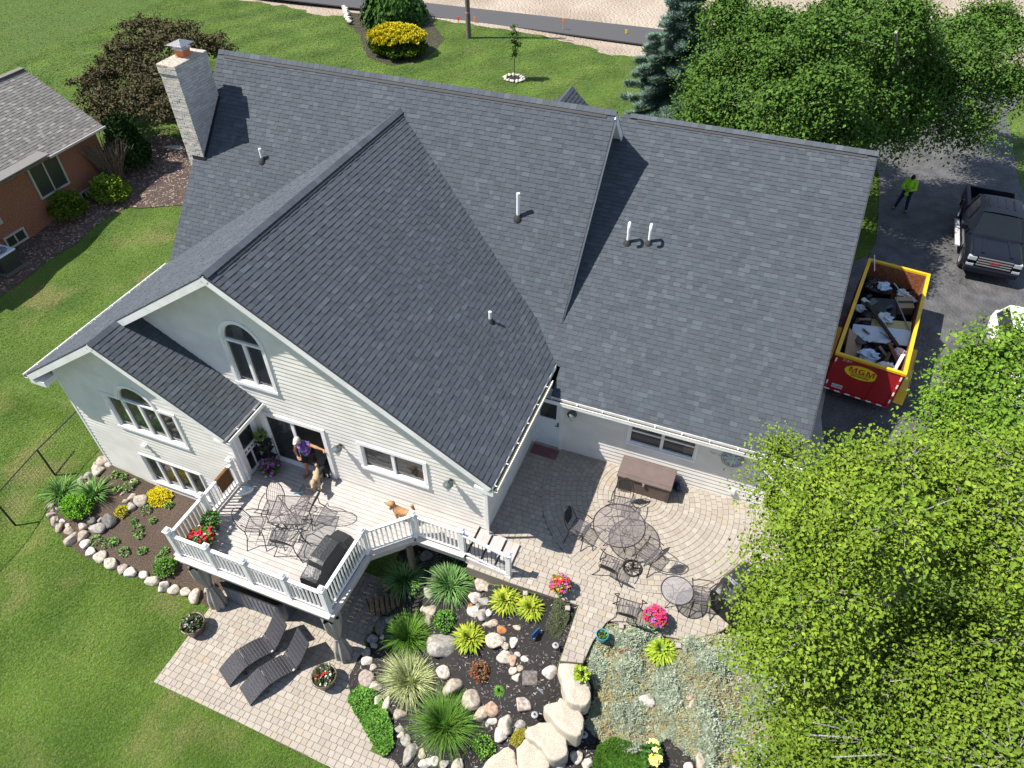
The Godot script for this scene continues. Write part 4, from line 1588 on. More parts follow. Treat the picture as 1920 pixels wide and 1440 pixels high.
func furniture() -> void:
	rng.seed = 41
	# dining set on the upper patio
	var tc := gp(1161, 985, 0.72)
	tc.y = 0.0
	round_table("patio_table", "large round glass-topped iron table on the upper patio", tc, 0.70, 0.72, false)
	var g := "iron armchairs on the upper patio"
	var c := iron_chair("patio_chair", "iron armchair with a latticed back facing away from the house wall", g, true)
	c.position = tc + Vector3(-0.15, 0, -0.95)
	c.rotation.y = 0.1
	dup(c, tc + Vector3(-1.02, 0, 0.25), PI / 2 - 0.15, "iron armchair at the large round table, partly in the house shadow")
	dup(c, tc + Vector3(0.95, 0, 0.35), -PI / 2 - 0.35, "iron armchair at the large round table, back toward the small glass table")
	dup(c, tc + Vector3(0.12, 0, 1.05), PI - 0.1, "iron armchair at the large round table beside the umbrella stand")
	var ts := gp(1270, 1107, 0.70)
	ts.y = 0
	round_table("side_table", "small round frosted glass bistro table beside the covered grill", ts, 0.40, 0.70, true)
	dup(c, ts + Vector3(0.62, 0, -0.25), -PI / 2 + 0.2, "iron armchair between the small glass table and the black grill cover")
	dup(c, gp(1180, 1135, 0.43) * Vector3(1, 0, 1) + Vector3(0, 0, 0.1), PI + 0.05, "lone iron armchair beside the green flower pot")
	# umbrella stand
	var us := gp(1186, 1064, 0.05)
	var t := thing("umbrella_stand", "round ornate cast iron umbrella stand on the pavers", "umbrella stand", Vector3(us.x, 0, us.z))
	var m := MB.new()
	var rim := []
	for i in 28: rim.append(Vector3(cos(TAU * i / 28) * 0.24, 0.03, sin(TAU * i / 28) * 0.24))
	m.tube(rim, 0.024, 6, true)
	obj("base_ring", m, M.iron, t)
	m = MB.new()
	for i in 8:
		var a := TAU * i / 8
		var d := Vector3(cos(a), 0, sin(a))
		var e := Vector3(-sin(a), 0, cos(a))
		m.tube([Vector3.UP * 0.06, d * 0.1 + e * 0.05 + Vector3.UP * 0.05, d * 0.17 - e * 0.03 + Vector3.UP * 0.04, d * 0.235 + Vector3.UP * 0.03], 0.010, 5)
	obj("scrolls", m, M.iron, t)
	obj("tube", MB.new().tube([Vector3(0, 0.02, 0), Vector3(0, 0.36, 0)], 0.03, 8), M.iron, t)
	# tall set on the deck
	var dc := gp(545, 965, 1.0)
	dc.y = DECK
	t = thing("bar_table", "square mesh-topped tall iron table on the deck", "table", dc, 0.3)
	m = MB.new()
	var sq := [Vector3(-0.45, 0.92, -0.45), Vector3(0.45, 0.92, -0.45), Vector3(0.45, 0.92, 0.45), Vector3(-0.45, 0.92, 0.45)]
	m.tube(sq, 0.014, 6, true)
	m.tube([sq[0], sq[2]], 0.008, 5)
	m.tube([sq[1], sq[3]], 0.008, 5)
	obj("rim", m, M.iron, t)
	obj("mesh_top", MB.new().bx(Vector3(-0.45, 0.916, -0.45), Vector3(0.45, 0.92, 0.45)), M.mesh, t)
	for s in [Vector3(-1, 0, -1), Vector3(1, 0, -1), Vector3(1, 0, 1), Vector3(-1, 0, 1)]:
		m = MB.new()
		m.tube([s * 0.36, s * 0.16 + Vector3.UP * 0.25, s * 0.14 + Vector3.UP * 0.55, s * 0.42 + Vector3.UP * 0.9], 0.013, 6)
		obj("leg", m, M.iron, t)
	m = MB.new()
	for r in [0.2, 0.12]:
		var ir := []
		for i in 16: ir.append(Vector3(cos(TAU * i / 16) * r, 0.3 + r, sin(TAU * i / 16) * r))
		m.tube(ir, 0.008, 5, true)
	obj("leg_ring", m, M.iron, t)
	g = "tall iron chairs on the deck"
	var b := iron_chair("bar_chair", "tall iron chair at the deck table, back toward the storm door", g, false, true)
	b.position = gp(513, 955, 0.9) * Vector3(1, 0, 1) + Vector3(0, DECK, 0)
	b.rotation.y = 0.25
	for q in [[575, 945, -PI / 2 + 0.1, "tall iron chair at the deck table, back toward the sliding door"], [480, 985, PI / 2 + 0.35, "tall iron chair at the deck table, back toward the flower pots"], [540, 1010, PI + 0.15, "tall iron chair at the deck table, back toward the black grill cover"]]:
		dup(b, gp(q[0], q[1], 0.9) * Vector3(1, 0, 1) + Vector3(0, DECK, 0), q[2], q[3])
	# covered grills
	grill("covered_grill", "long gas grill under a black cover at the deck railing", Vector3(5.78, DECK, 12.45), PI / 2 - 0.06, 1.55, 0.62, 1.1)
	var gg := gp(1390, 1120, 0.5)
	grill("covered_smoker", "second grill under a grey black cover below the birch", Vector3(15.75, 0, 9.2), 1.05, 1.3, 0.7, 1.1)
	# storage box
	t = thing("storage_box", "brown resin storage box against the garage wall", "storage box", Vector3(12.7, 0, 6.45))
	m = MB.new()
	m.col = Color(0.098, 0.072, 0.062)
	m.bx(Vector3(-0.74, 0.02, -0.36), Vector3(0.74, 0.56, 0.34))
	obj("body", m, M.board, t)
	m = MB.new()
	m.col = Color(0.085, 0.062, 0.054)
	for x in [-0.76, 0.68]: m.bx(Vector3(x, 0, 0.30), Vector3(x + 0.08, 0.57, 0.375))
	m.bx(Vector3(-0.68, 0.50, 0.31), Vector3(0.68, 0.57, 0.37))
	obj("corner_posts", m, M.board, t)
	for i in 3:
		m = MB.new()
		m.col = Color(0.11, 0.08, 0.07) * rng.randf_range(0.93, 1.07)
		m.bx(Vector3(-0.675, 0.03 + i * 0.157, 0.335), Vector3(0.675, 0.18 + i * 0.157, 0.36))
		obj("front_plank", m, M.board, t)
	for q in [[-0.42, -0.30], [-0.295, 0.26], [0.265, 0.40]]:
		m = MB.new()
		m.col = Color(0.135, 0.10, 0.092) * rng.randf_range(0.96, 1.05)
		m.bev(Vector3(-0.80, 0.57, q[0]), Vector3(0.80, 0.635 - absf(q[0] + 0.03) * 0.03, q[1]), 0.012)
		obj("lid_plank", m, M.board, t)
	m = MB.new()
	m.col = Color(0.3, 0.28, 0.26)
	m.bx(Vector3(-0.03, 0.46, 0.37), Vector3(0.03, 0.58, 0.42))
	obj("latch", m, M.satin, t)
	# blue ball behind it
	m = MB.new()
	m.col = Color(0.015, 0.02, 0.06)
	one("garden_ball", m.ball(Vector3(0, 0.17, 0), Vector3.ONE * 0.17, 16), M.satin, "dark blue ball between the storage box and the wall", "ball", Vector3(13.66, 0.002, 6.22))
	# door mat
	t = thing("door_mat", "worn pink door mat reading hello", "door mat", Vector3(9.5, 0.004, 6.27), -0.03)
	m = MB.new()
	m.col = Color(0.23, 0.10, 0.12)
	m.bev(Vector3(-0.42, 0, -0.2), Vector3(0.42, 0.015, 0.2), 0.006)
	obj("mat", m, M.cloth, t)
	text(t, "hello", Vector3(0.0, 0.017, 0.10), Basis(Vector3.RIGHT, -PI / 2), 0.17, Color(0.12, 0.05, 0.08), "lettering", 0.6)
	# compass star on the wall
	var cp := Vector3(14.86, 1.66, 6.0)
	t = thing("compass_star", "verdigris metal compass star hanging on the garage wall", "wall ornament", cp)
	m = MB.new()
	m.col = Color(0.20, 0.21, 0.22)
	for r in [0.30, 0.24]:
		var ir := []
		for i in 28: ir.append(Vector3(cos(TAU * i / 28) * r, sin(TAU * i / 28) * r, 0))
		m.tube(ir, 0.012, 5, true)
	obj("ring", m, M.satin, t)
	m = MB.new()
	m.col = Color(0.36, 0.46, 0.48)
	for i in 8:
		var a := TAU * i / 8
		var l := 0.44 if i % 2 == 0 else 0.30
		var d := Vector3(cos(a), sin(a), 0)
		var e := Vector3(-sin(a), cos(a), 0)
		var hub := Vector3(0, 0, 0.035)
		m.tri(hub, d * 0.09 + e * 0.055, d * l)
		m.tri(hub, d * l, d * 0.09 - e * 0.055)
	obj("star", m, M.satin, t)
	m = MB.new()
	m.col = Color(0.4, 0.42, 0.42)
	m.tube([Vector3(-0.45, 0.02, 0), Vector3(-0.62, 0.04, 0)], 0.012, 5)
	obj("pointer", m, M.satin, t)
	# loungers
	var l := thing("sun_lounger", "dark wicker wave lounger, the one nearer the round planter by the lawn", "sun lounger", Vector3.ZERO, 0, "wicker wave loungers on the lower patio")
	var prof := []
	for i in 25:
		var s := i / 24.0
		var x := s * 1.95
		prof.append(Vector2(x, 0.06 + 0.27 * pow(sin(clampf(s / 0.72, 0, 1) * PI), 1.0) * (1.0 if s < 0.36 else 0.9) + (0.0 if s < 0.66 else pow((s - 0.66) / 0.34, 1.35) * 0.78) + 0.06 * s))
	for seg in [[0, 8, "foot_section"], [8, 17, "seat_section"], [17, 24, "back_section"]]:
		m = MB.new()
		m.col = Color(0.030, 0.031, 0.036)
		var rows := []
		for side in 2:
			var row := []
			for i in range(seg[0], seg[1] + 1):
				var p: Vector2 = prof[i]
				row.append(Vector3(p.x + (0.012 if i == seg[0] and seg[0] > 0 else 0.0), p.y, -0.31 if side == 0 else 0.31))
			rows.append(row)
		m.surf(rows)
		var under := []
		for side in 2:
			var row := []
			for p in rows[side]: row.append(p - Vector3(0, 0.05, 0))
			under.append(row)
		m.surf([under[1], under[0]])
		for side in 2:
			m.surf([under[side], rows[side]] if side == 1 else [rows[side], under[side]])
		for e in [0, rows[0].size() - 1]:
			m.quad(rows[0][e], rows[1][e], under[1][e], under[0][e])
		var so := obj(seg[2], m, M.wicker, l)
		m = MB.new()
		m.col = Color(0.05, 0.05, 0.056)
		for i in range(seg[0], seg[1]):
			var a: Vector2 = prof[i]
			var bq: Vector2 = prof[i + 1]
			var mid := (a + bq) * 0.5
			m.bar(Vector3(mid.x, mid.y + 0.004, -0.305), Vector3(mid.x, mid.y + 0.004, 0.305), 0.03, 0.006)
		obj("weave", m, M.wicker, so)
	for q in [[1.32, -0.29], [1.32, 0.29]]:
		m = MB.new()
		obj("hinge", m.bx(Vector3(q[0] - 0.03, 0.15, q[1] - 0.02), Vector3(q[0] + 0.03, 0.19, q[1] + 0.02)), M.metal, l)
	for q in [[0.5, -0.28], [0.5, 0.28], [1.45, -0.28], [1.45, 0.28]]:
		m = MB.new()
		m.col = Color(0.03, 0.03, 0.035)
		obj("leg", m.bar(Vector3(q[0], 0, q[1]), Vector3(q[0], 0.25, q[1]), 0.04, 0.04), M.plain, l)
	var l0 := gp(419, 1270, LOW + 0.1)
	var l1 := gp(520, 1170, LOW + 0.7)
	var dir := Vector2(l1.x - l0.x, l1.z - l0.z)
	var turn := -atan2(dir.y, dir.x)
	l.position = Vector3(l0.x, LOW, l0.z)
	l.rotation.y = turn
	var l2 := gp(458, 1305, LOW + 0.1)
	dup(l, Vector3(l2.x, LOW, l2.z), turn - 0.02, "dark wicker wave lounger, the one nearer the planter with red flowers")

func text(parent: Node, words: String, at: Vector3, turn: Basis, size: float, col: Color, called := "lettering", squeeze := 1.0) -> void:
	var tm := TextMesh.new()
	var f := SystemFont.new()
	f.font_names = PackedStringArray(["Droid Sans"])
	f.font_weight = 700
	tm.font = f
	tm.text = words
	tm.font_size = 64
	tm.pixel_size = size / 64.0
	tm.depth = 0.004
	var o := MeshInstance3D.new()
	o.mesh = tm
	var m := StandardMaterial3D.new()
	m.albedo_color = col.linear_to_srgb()
	m.roughness = 0.6
	o.material_override = m
	o.name = called
	parent.add_child(o, true)
	o.transform = Transform3D(turn, at)

func grill(called: String, label: String, at: Vector3, turn: float, w: float, dpt: float, h: float) -> void:
	rng.seed = hash(called)
	var t := thing(called, label, "grill", at, turn)
	# draped cover: lid hump in the middle, shelves lower at the ends
	var g := []
	var outline := [[0.0, 0.02], [0.0, 0.78], [0.06, 0.84], [0.2, 0.90], [0.24, 1.06], [0.30, 1.10], [0.70, 1.10], [0.76, 1.06], [0.80, 0.90], [0.94, 0.84], [1.0, 0.78], [1.0, 0.02]]
	var zs := [-0.5, -0.5, -0.36, 0.0, 0.30, 0.46, 0.5, 0.52]
	var ys := [0.0, 0.86, 1.0, 1.0, 0.97, 0.80, 0.70, 0.0]
	for i in zs.size():
		var row := []
		for o in outline:
			var y: float = o[1] * ys[i] * h / 1.1
			if o[1] < 0.05: y = 0.03
			var fl := 1.0 + (0.05 if y < 0.1 else 0.0)
			var x: float = (o[0] - 0.5) * w * fl + rng.randf_range(-0.012, 0.012)
			row.append(Vector3(x, y, zs[i] * dpt * fl + rng.randf_range(-0.012, 0.012)))
		g.append(row)
	var m := MB.new()
	m.surf(g, false, false)
	var end := []
	for side in [0, outline.size() - 1]:
		for i in zs.size() - 1:
			var a: Vector3 = g[i][side]
			var b: Vector3 = g[i + 1][side]
			var a2: Vector3 = g[i][1 if side == 0 else side - 1]
			var b2: Vector3 = g[i + 1][1 if side == 0 else side - 1]
			m.quad(a, a2, b2, b)
	obj("cover", m, M.cover, t)
	m = MB.new()
	for x in [-0.32, 0.32]:
		for z in [-0.2, 0.2]:
			m.tube([Vector3(x * w - 0.015, 0.05, z), Vector3(x * w + 0.015, 0.05, z)], 0.05, 10)
	obj("wheels", m, M.rubber, t)

# ------------------------------------------------------------------ plants
func jit(c: Color, k: float) -> Color:
	var t := rng.randf_range(1.0 - k, 1.0 + k)
	return Color(c.r * t * rng.randf_range(0.94, 1.06), c.g * t, c.b * t * rng.randf_range(0.9, 1.1))

func leaf_mesh(w := 0.34, fold := 0.10) -> ArrayMesh:
	var m := MB.new()
	var a := Vector3.ZERO
	var b := Vector3(-w, fold, 0.42)
	var c := Vector3(0, -0.03, 1.0)
	var d := Vector3(w, fold, 0.42)
	m.tri(a, b, c)
	m.tri(a, c, d)
	return m.mesh()

func spray_mesh(k: int, w := 0.3) -> ArrayMesh:
	var m := MB.new()
	rng.seed = 900 + k
	for i in k:
		var b := Basis(Vector3.UP, rng.randf() * TAU) * Basis(Vector3.RIGHT, rng.randf_range(-1.2, 0.1))
		var s := rng.randf_range(0.6, 1.0)
		m.xf = Transform3D(b.scaled(Vector3.ONE * s), Vector3(rng.randf_range(-0.25, 0.25), rng.randf_range(0, 0.25), rng.randf_range(-0.25, 0.25)))
		m.tri(Vector3.ZERO, Vector3(-w, 0.06, 0.45), Vector3(0, 0, 1))
		m.tri(Vector3.ZERO, Vector3(0, 0, 1), Vector3(w, 0.06, 0.45))
	return m.mesh()

func curved_leaf(m: MB, p: Vector3, ang: float, reach: float, rise: float, w: float, droop: float, c: Color, segs := 4, wide := 0.0) -> void:
	var d := Vector3(cos(ang), 0, sin(ang))
	var s := Vector3(-sin(ang), 0, cos(ang))
	var prev := p
	var pw := w * 0.5
	m.col = c
	for i in range(1, segs + 1):
		var t := float(i) / segs
		var q := p + d * reach * pow(t, 1.15) + Vector3.UP * rise * (t * (1.0 + droop) - droop * t * t * 1.35)
		var k := (1.0 - t) if wide == 0.0 else sin(minf(t * 1.0 + 0.12, 1.0) * PI) * wide + 0.02
		var qw := w * maxf(k, 0.04) * (1.0 if wide else 0.75)
		if wide and i == 1: pw = w * 0.15
		m.quad(prev - s * pw, q - s * qw, q + s * qw, prev + s * pw)
		prev = q
		pw = qw

func grass_clump(called: String, label: String, cat: String, at: Vector3, rad: float, h: float, count: int, c0: Color, c1: Color, w: float, sd: int, group := "") -> void:
	rng.seed = sd
	var t := thing(called, label, cat, at, 0, group)
	var m := MB.new()
	for i in count:
		var a := rng.randf() * TAU
		var r := sqrt(rng.randf()) * rad * 0.3
		var p := Vector3(cos(a) * r, 0, sin(a) * r)
		var lean := rng.randf_range(0.12, 1.0)
		var ang := a + rng.randf_range(-0.5, 0.5)
		curved_leaf(m, p, ang, rad * lean, h * rng.randf_range(0.65, 1.0) * (1.15 - 0.45 * lean), w * rng.randf_range(0.7, 1.2), 0.9 * lean + 0.2, jit(c0.lerp(c1, rng.randf()), 0.15), 5)
	obj("blades", m, M.blade, t)
	m = MB.new()
	m.col = c0 * 0.6
	m.lathe(Vector3.ZERO, [Vector2(rad * 0.3, -0.05), Vector2(rad * 0.22, h * 0.15), Vector2(0.01, h * 0.3)], 10)
	obj("crown_base", m, M.blade, t)

func hosta(label: String, at: Vector3, rad: float, sd: int, c0: Color, c1: Color, group := "yellow green hostas") -> void:
	rng.seed = sd
	var t := thing("hosta", label, "hosta", at, 0, group)
	var m := MB.new()
	for ring in 6:
		var n := 7 + ring * 4
		for i in n:
			var a := TAU * (i + rng.randf() * 0.7) / n + ring
			var reach := rad * (0.30 + 0.145 * ring) * rng.randf_range(0.88, 1.1)
			curved_leaf(m, Vector3(cos(a), 0, sin(a)) * 0.02, a, reach, rad * (0.95 - ring * 0.11), rad * 0.30, 0.6 + 0.12 * ring, jit(c0.lerp(c1, rng.randf()), 0.14), 4, 0.52)
	obj("leaves", m, M.leaf, t)

# dome of leaves: shrubs, perennials, flower pots' greenery
func leaf_dome(parent: Node, called: String, c: Vector3, r: Vector3, n: int, size: float, c0: Color, c1: Color, mesh_: Mesh, shell := 0.55) -> void:
	var xs := []
	var cs := []
	for i in n:
		var d := Vector3(rng.randfn(), absf(rng.randfn()) * 0.9 - 0.12, rng.randfn()).normalized()
		var k := pow(rng.randf_range(shell, 1.0), 0.8) * (1.0 + 0.13 * sin(d.x * 7 + c.x) * sin(d.z * 8 + c.z) + 0.1 * sin(d.y * 9))
		var p := c + d * r * k
		var b := Basis(Vector3.UP, atan2(d.x, d.z) + rng.randf_range(-1.0, 1.0)) * Basis(Vector3.RIGHT, rng.randf_range(-1.1, 0.35)) * Basis(Vector3.BACK, rng.randf_range(-0.7, 0.7))
		xs.append(Transform3D(b.scaled(Vector3.ONE * size * rng.randf_range(0.7, 1.25)), p))
		cs.append(jit(c0.lerp(c1, rng.randf()), 0.16))
	multi(called, mesh_, M.leaf, xs, cs, parent)

var leafm: ArrayMesh
var spraym: ArrayMesh
var needlem: ArrayMesh

func shrub(called: String, label: String, at: Vector3, r: Vector3, n: int, size: float, c0: Color, c1: Color, sd: int, group := "", spray := false) -> Node3D:
	rng.seed = sd
	var t := thing(called, label, "shrub", at, 0, group)
	var m := MB.new()
	m.col = Color(0.10, 0.075, 0.05)
	for i in 7:
		var a := TAU * i / 7
		m.tube([Vector3.ZERO, Vector3(cos(a) * r.x * 0.35, r.y * 0.6, sin(a) * r.z * 0.35), Vector3(cos(a) * r.x * 0.65, r.y * 1.1, sin(a) * r.z * 0.65)], [0.02, 0.013, 0.005], 5)
	obj("stems", m, M.bark, t)
	leaf_dome(t, "foliage", Vector3(0, r.y * 0.35, 0), r, n, size, c0, c1, spraym if spray else leafm)
	return t

# tree: trunk lines, then clumps of foliage [centre, radius, leaves]
func tree(called: String, label: String, at: Vector3, limbs: Array, clumps: Array, size: float, c0: Color, c1: Color, bark: Color, sd: int, droop := 0.25, twig := 0.32, group := "", fill := 0.3) -> Node3D:
	rng.seed = sd
	var t := thing(called, label, "tree", at, 0, group)
	for i in limbs.size():
		var m := MB.new()
		m.col = bark
		var pts: Array = limbs[i].slice(0, limbs[i].size() - 1)
		var r0: float = limbs[i][-1]
		var rad := []
		for k in pts.size(): rad.append(r0 * (1.0 - 0.75 * k / maxf(pts.size() - 1, 1)))
		m.tube(pts, rad, 8)
		obj("trunk" if i == 0 else "limb", m, M.bark, t)
	var xs := []
	var cs := []
	var tw := MB.new()
	tw.col = bark * 0.8
	for cl in clumps:
		var c: Vector3 = cl[0]
		var r: Vector3 = cl[1]
		var n: int = cl[2]
		var k := maxi(3, n / 26)
		for j in k:
			var d := Vector3(rng.randfn(), rng.randfn() * 0.9 + 0.15, rng.randfn()).normalized()
			var q := c + d * r * pow(rng.randf_range(0.12, 1.0), 0.55) * (1.0 + (rng.randf() * 0.55 if rng.randf() < 0.22 else 0.0))
			var tone := rng.randf()
			var out := (q - c + Vector3(0.01, 0, 0)) * Vector3(1, 0.2, 1)
			out = out.normalized()
			if j % 3 == 0:
				tw.tube([c + (q - c) * 0.25, q], [0.012, 0.004], 4)
			for i in 26:
				var s := rng.randf()
				var p := q + out * (s - 0.3) * twig * 1.6 + Vector3(rng.randfn(), rng.randfn() * 0.6, rng.randfn()) * twig * 0.42 + Vector3.DOWN * droop * s * s * twig * 4
				var b := Basis(Vector3.UP, rng.randf() * TAU) * Basis(Vector3.RIGHT, rng.randf_range(-0.2, 1.25)) * Basis(Vector3.BACK, rng.randf_range(-0.9, 0.9))
				xs.append(Transform3D(b.scaled(Vector3.ONE * size * rng.randf_range(0.7, 1.2)), p))
				cs.append(jit(c0.lerp(c1, clampf(tone * 0.7 + rng.randf() * 0.4, 0, 1)), 0.12))
	for cl in clumps:
		for i in int(cl[2] * fill):
			var d := Vector3(rng.randfn(), rng.randfn(), rng.randfn()).normalized()
			var b := Basis(Vector3.UP, rng.randf() * TAU) * Basis(Vector3.RIGHT, rng.randf_range(-0.3, 0.9)) * Basis(Vector3.BACK, rng.randf_range(-0.7, 0.7))
			xs.append(Transform3D(b.scaled(Vector3.ONE * size * rng.randf_range(1.3, 1.9)), cl[0] + d * cl[1] * pow(rng.randf(), 0.5) * 0.85))
			cs.append(jit(c0.lerp(c1, rng.randf() * 0.8), 0.12))
	obj("twigs", tw, M.bark, t)
	multi("crown", leafm, M.leaf, xs, cs, t)
	return t

# ------------------------------------------------------------------ stones
var rock_meshes := []
var rock_list := []
const ORD := ["nearest", "second nearest", "third nearest", "fourth nearest", "fifth nearest", "sixth nearest", "seventh nearest", "eighth nearest", "ninth nearest", "tenth nearest", "eleventh nearest", "twelfth nearest", "thirteenth nearest", "fourteenth nearest", "fifteenth nearest", "sixteenth nearest", "seventeenth nearest", "eighteenth nearest"]

# labels that count alike things off from something one can find
func rank(list: Array, mark: Vector3, words: String) -> void:
	list.sort_custom(func(a, b): return a.position.distance_to(mark) < b.position.distance_to(mark))
	if list.size() < 2: return
	for i in list.size():
		list[i].set_meta("label", "%s, %s to %s" % [list[i].get_meta("label"), ORD[mini(i, 17)], words])

func rank_rocks() -> void:
	var marks := {"stones in the rock garden row": [Vector3(10.05, 0, 10.68), "the stair post"], "stones among the grasses": [Vector3(6.75, -2, 11.9), "the firewood rack"], "stones edging the lower patio": [Vector3(6.75, -2, 11.9), "the firewood rack"], "stones in the silvery ground cover": [gp(1238, 1222, 0), "the hosta"], "stones bordering the flower bed": [Vector3(-4.19, -1.6, 10.77), "the bay corner"], "stones below the boulders": [gp(1220, 1420, -1.3), "the yellow blooms"]}
	var by := {}
	for r in rock_list:
		var k: String = r[3] + "|" + r[1]
		if not by.has(k): by[k] = []
		by[k].append(r[0])
	for k in by:
		var mk: Array = marks[k.get_slice("|", 0)]
		rank(by[k], mk[0], mk[1])
func make_rocks() -> void:
	rng.seed = 77
	for v in 9:
		var planes := []
		for i in 10:
			var d := Vector3(rng.randfn(), rng.randfn(), rng.randfn()).normalized()
			planes.append([d, rng.randf_range(0.58, 0.98)])
		var f := FastNoiseLite.new()
		f.seed = v
		f.frequency = 0.9
		var g := []
		for i in 15:
			var th := PI * i / 14 - PI / 2
			var row := []
			for k in 20:
				var ph := TAU * k / 20
				var d := Vector3(cos(th) * cos(ph), sin(th), cos(th) * sin(ph))
				var r := 1.1
				for pl in planes:
					var q: float = d.dot(pl[0])
					if q > 0.1:
						var h: float = pl[1] / q
						var e := clampf(0.5 + 0.5 * (h - r) / 0.06, 0, 1)
						r = lerpf(h, r, e) - 0.06 * e * (1 - e)
				r *= 1.0 + 0.10 * f.get_noise_3d(d.x, d.y, d.z) + 0.04 * f.get_noise_3d(d.x * 4, d.y * 4, d.z * 4)
				row.append(d * r)
			g.append(row)
		rock_meshes.append(MB.new().surf(g, true).mesh())
	var tones := {"white": Color(0.66, 0.63, 0.59), "cream": Color(0.58, 0.54, 0.47), "grey": Color(0.38, 0.37, 0.35), "tan": Color(0.47, 0.42, 0.35), "pinkish": Color(0.46, 0.405, 0.365), "salmon": Color(0.50, 0.36, 0.28), "orange": Color(0.50, 0.22, 0.08), "dark grey": Color(0.17, 0.17, 0.165), "slate": Color(0.20, 0.18, 0.175)}
	for k in tones:
		var m: StandardMaterial3D = M.stone.duplicate()
		m.albedo_color = tones[k].linear_to_srgb()
		M["stone " + k] = m

func rock(u: float, v: float, size: float, tone: String, where: String, group: String, flat := 0.62) -> void:
	var p := ground(u, v)
	var s := size * pxm(p) * 0.5
	var o := one("rock", rock_meshes[rng.randi() % 9], M["stone " + tone], tone + " fieldstone " + where, "rock", p + Vector3.UP * s * flat * 0.42, rng.randf() * TAU, group)
	rock_list.append([o, tone, where, group])
	o.scale = Vector3(s * rng.randf_range(0.95, 1.15), s * flat * rng.randf_range(0.95, 1.2), s * rng.randf_range(0.8, 1.0))

func boulder(px: Array, label: String, y: float, thick: float) -> void:
	# flat slab with a worn, stepped top; outline from the ground it lies on
	var pts := PackedVector2Array()
	for q in px:
		var g := gp(860 + q[0] / 6.0, 1200 + q[1] / 6.0, y)
		pts.append(Vector2(g.x, g.z))
	var mid := Vector2.ZERO
	for p in pts: mid += p
	mid /= pts.size()
	var f := FastNoiseLite.new()
	f.frequency = 1.6
	f.seed = int(y * 100)
	var ring := []
	for i in pts.size():
		for k in 4:
			ring.append(pts[i].lerp(pts[(i + 1) % pts.size()], k / 4.0))
	var n := ring.size()
	# soften the outline
	for pass_ in 1:
		var r2 := []
		for i in n: r2.append((ring[(i - 1 + n) % n] + ring[i] * 3.0 + ring[(i + 1) % n]) / 5.0 + Vector2(f.get_noise_1d(i * 1.7), f.get_noise_1d(i * 2.3 + 40)) * 0.05)
		ring = r2
	var g := []
	for lev in [[1.06, -thick], [1.05, -0.12], [1.02, -0.035], [0.96, 0.0], [0.75, 0.012], [0.5, 0.02], [0.25, 0.02], [0.01, 0.02]]:
		var row := []
		for i in n:
			var p: Vector2 = mid + (ring[i] - mid) * lev[0]
			var nz := f.get_noise_2d(p.x, p.y)
			row.append(Vector3(p.x - mid.x + f.get_noise_2d(p.x * 3, lev[1] * 20) * 0.02, lev[1] + nz * 0.05 + 0.02 * f.get_noise_2d(p.x * 5, p.y * 5), p.y - mid.y))
		g.append(row)
	var flip := Geometry2D.is_polygon_clockwise(PackedVector2Array(ring))
	if flip:
		for row in g: row.reverse()
	one("boulder", MB.new().surf(g, true), M.limestone, label, "boulder", Vector3(mid.x, y, mid.y), 0, "flat limestone boulders")

func pot(called: String, label: String, at: Vector3, r: float, h: float, c: Color, cat := "flower pot") -> Node3D:
	var t := thing(called, label, cat, at)
	var m := MB.new()
	m.col = c
	m.lathe(Vector3.ZERO, [Vector2(0.01, 0.0), Vector2(r * 0.72, 0.0), Vector2(r * 0.78, 0.02), Vector2(r * 0.96, h * 0.85), Vector2(r * 1.06, h * 0.87), Vector2(r * 1.06, h), Vector2(r * 0.92, h), Vector2(r * 0.88, h * 0.88)], 20)
	obj("pot", m, M.satin, t)
	m = MB.new()
	m.col = Color(0.04, 0.03, 0.025)
	m.lathe(Vector3.ZERO, [Vector2(r * 0.9, h * 0.86), Vector2(0.005, h * 0.88)], 16)
	obj("soil", m, M.soil, t)
	return t

func blossoms(parent: Node, c: Vector3, r: Vector3, n: int, size: float, cols: Array) -> void:
	var xs := []
	var cs := []
	for i in n:
		var d := Vector3(rng.randfn(), absf(rng.randfn()) + 0.1, rng.randfn()).normalized()
		var b := Basis(Vector3.UP, rng.randf() * TAU) * Basis(Vector3.RIGHT, rng.randf_range(-0.7, 0.7))
		xs.append(Transform3D(b.scaled(Vector3.ONE * size * rng.randf_range(0.8, 1.3)), c + d * r * rng.randf_range(0.9, 1.08)))
		cs.append(jit(cols[rng.randi() % cols.size()], 0.15))
	var m := MB.new()
	for k in 5:
		var a := TAU * k / 5
		var e := TAU * (k + 1) / 5
		m.tri(Vector3(0, -0.1, 0), Vector3(cos(a), 0.15, sin(a)) * 0.6, Vector3(cos((a + e) / 2), 0.1, sin((a + e) / 2)))
		m.tri(Vector3(0, -0.1, 0), Vector3(cos((a + e) / 2), 0.1, sin((a + e) / 2)), Vector3(cos(e), 0.15, sin(e)) * 0.6)
	multi("blossoms", m.mesh(), M.leaf, xs, cs, parent)

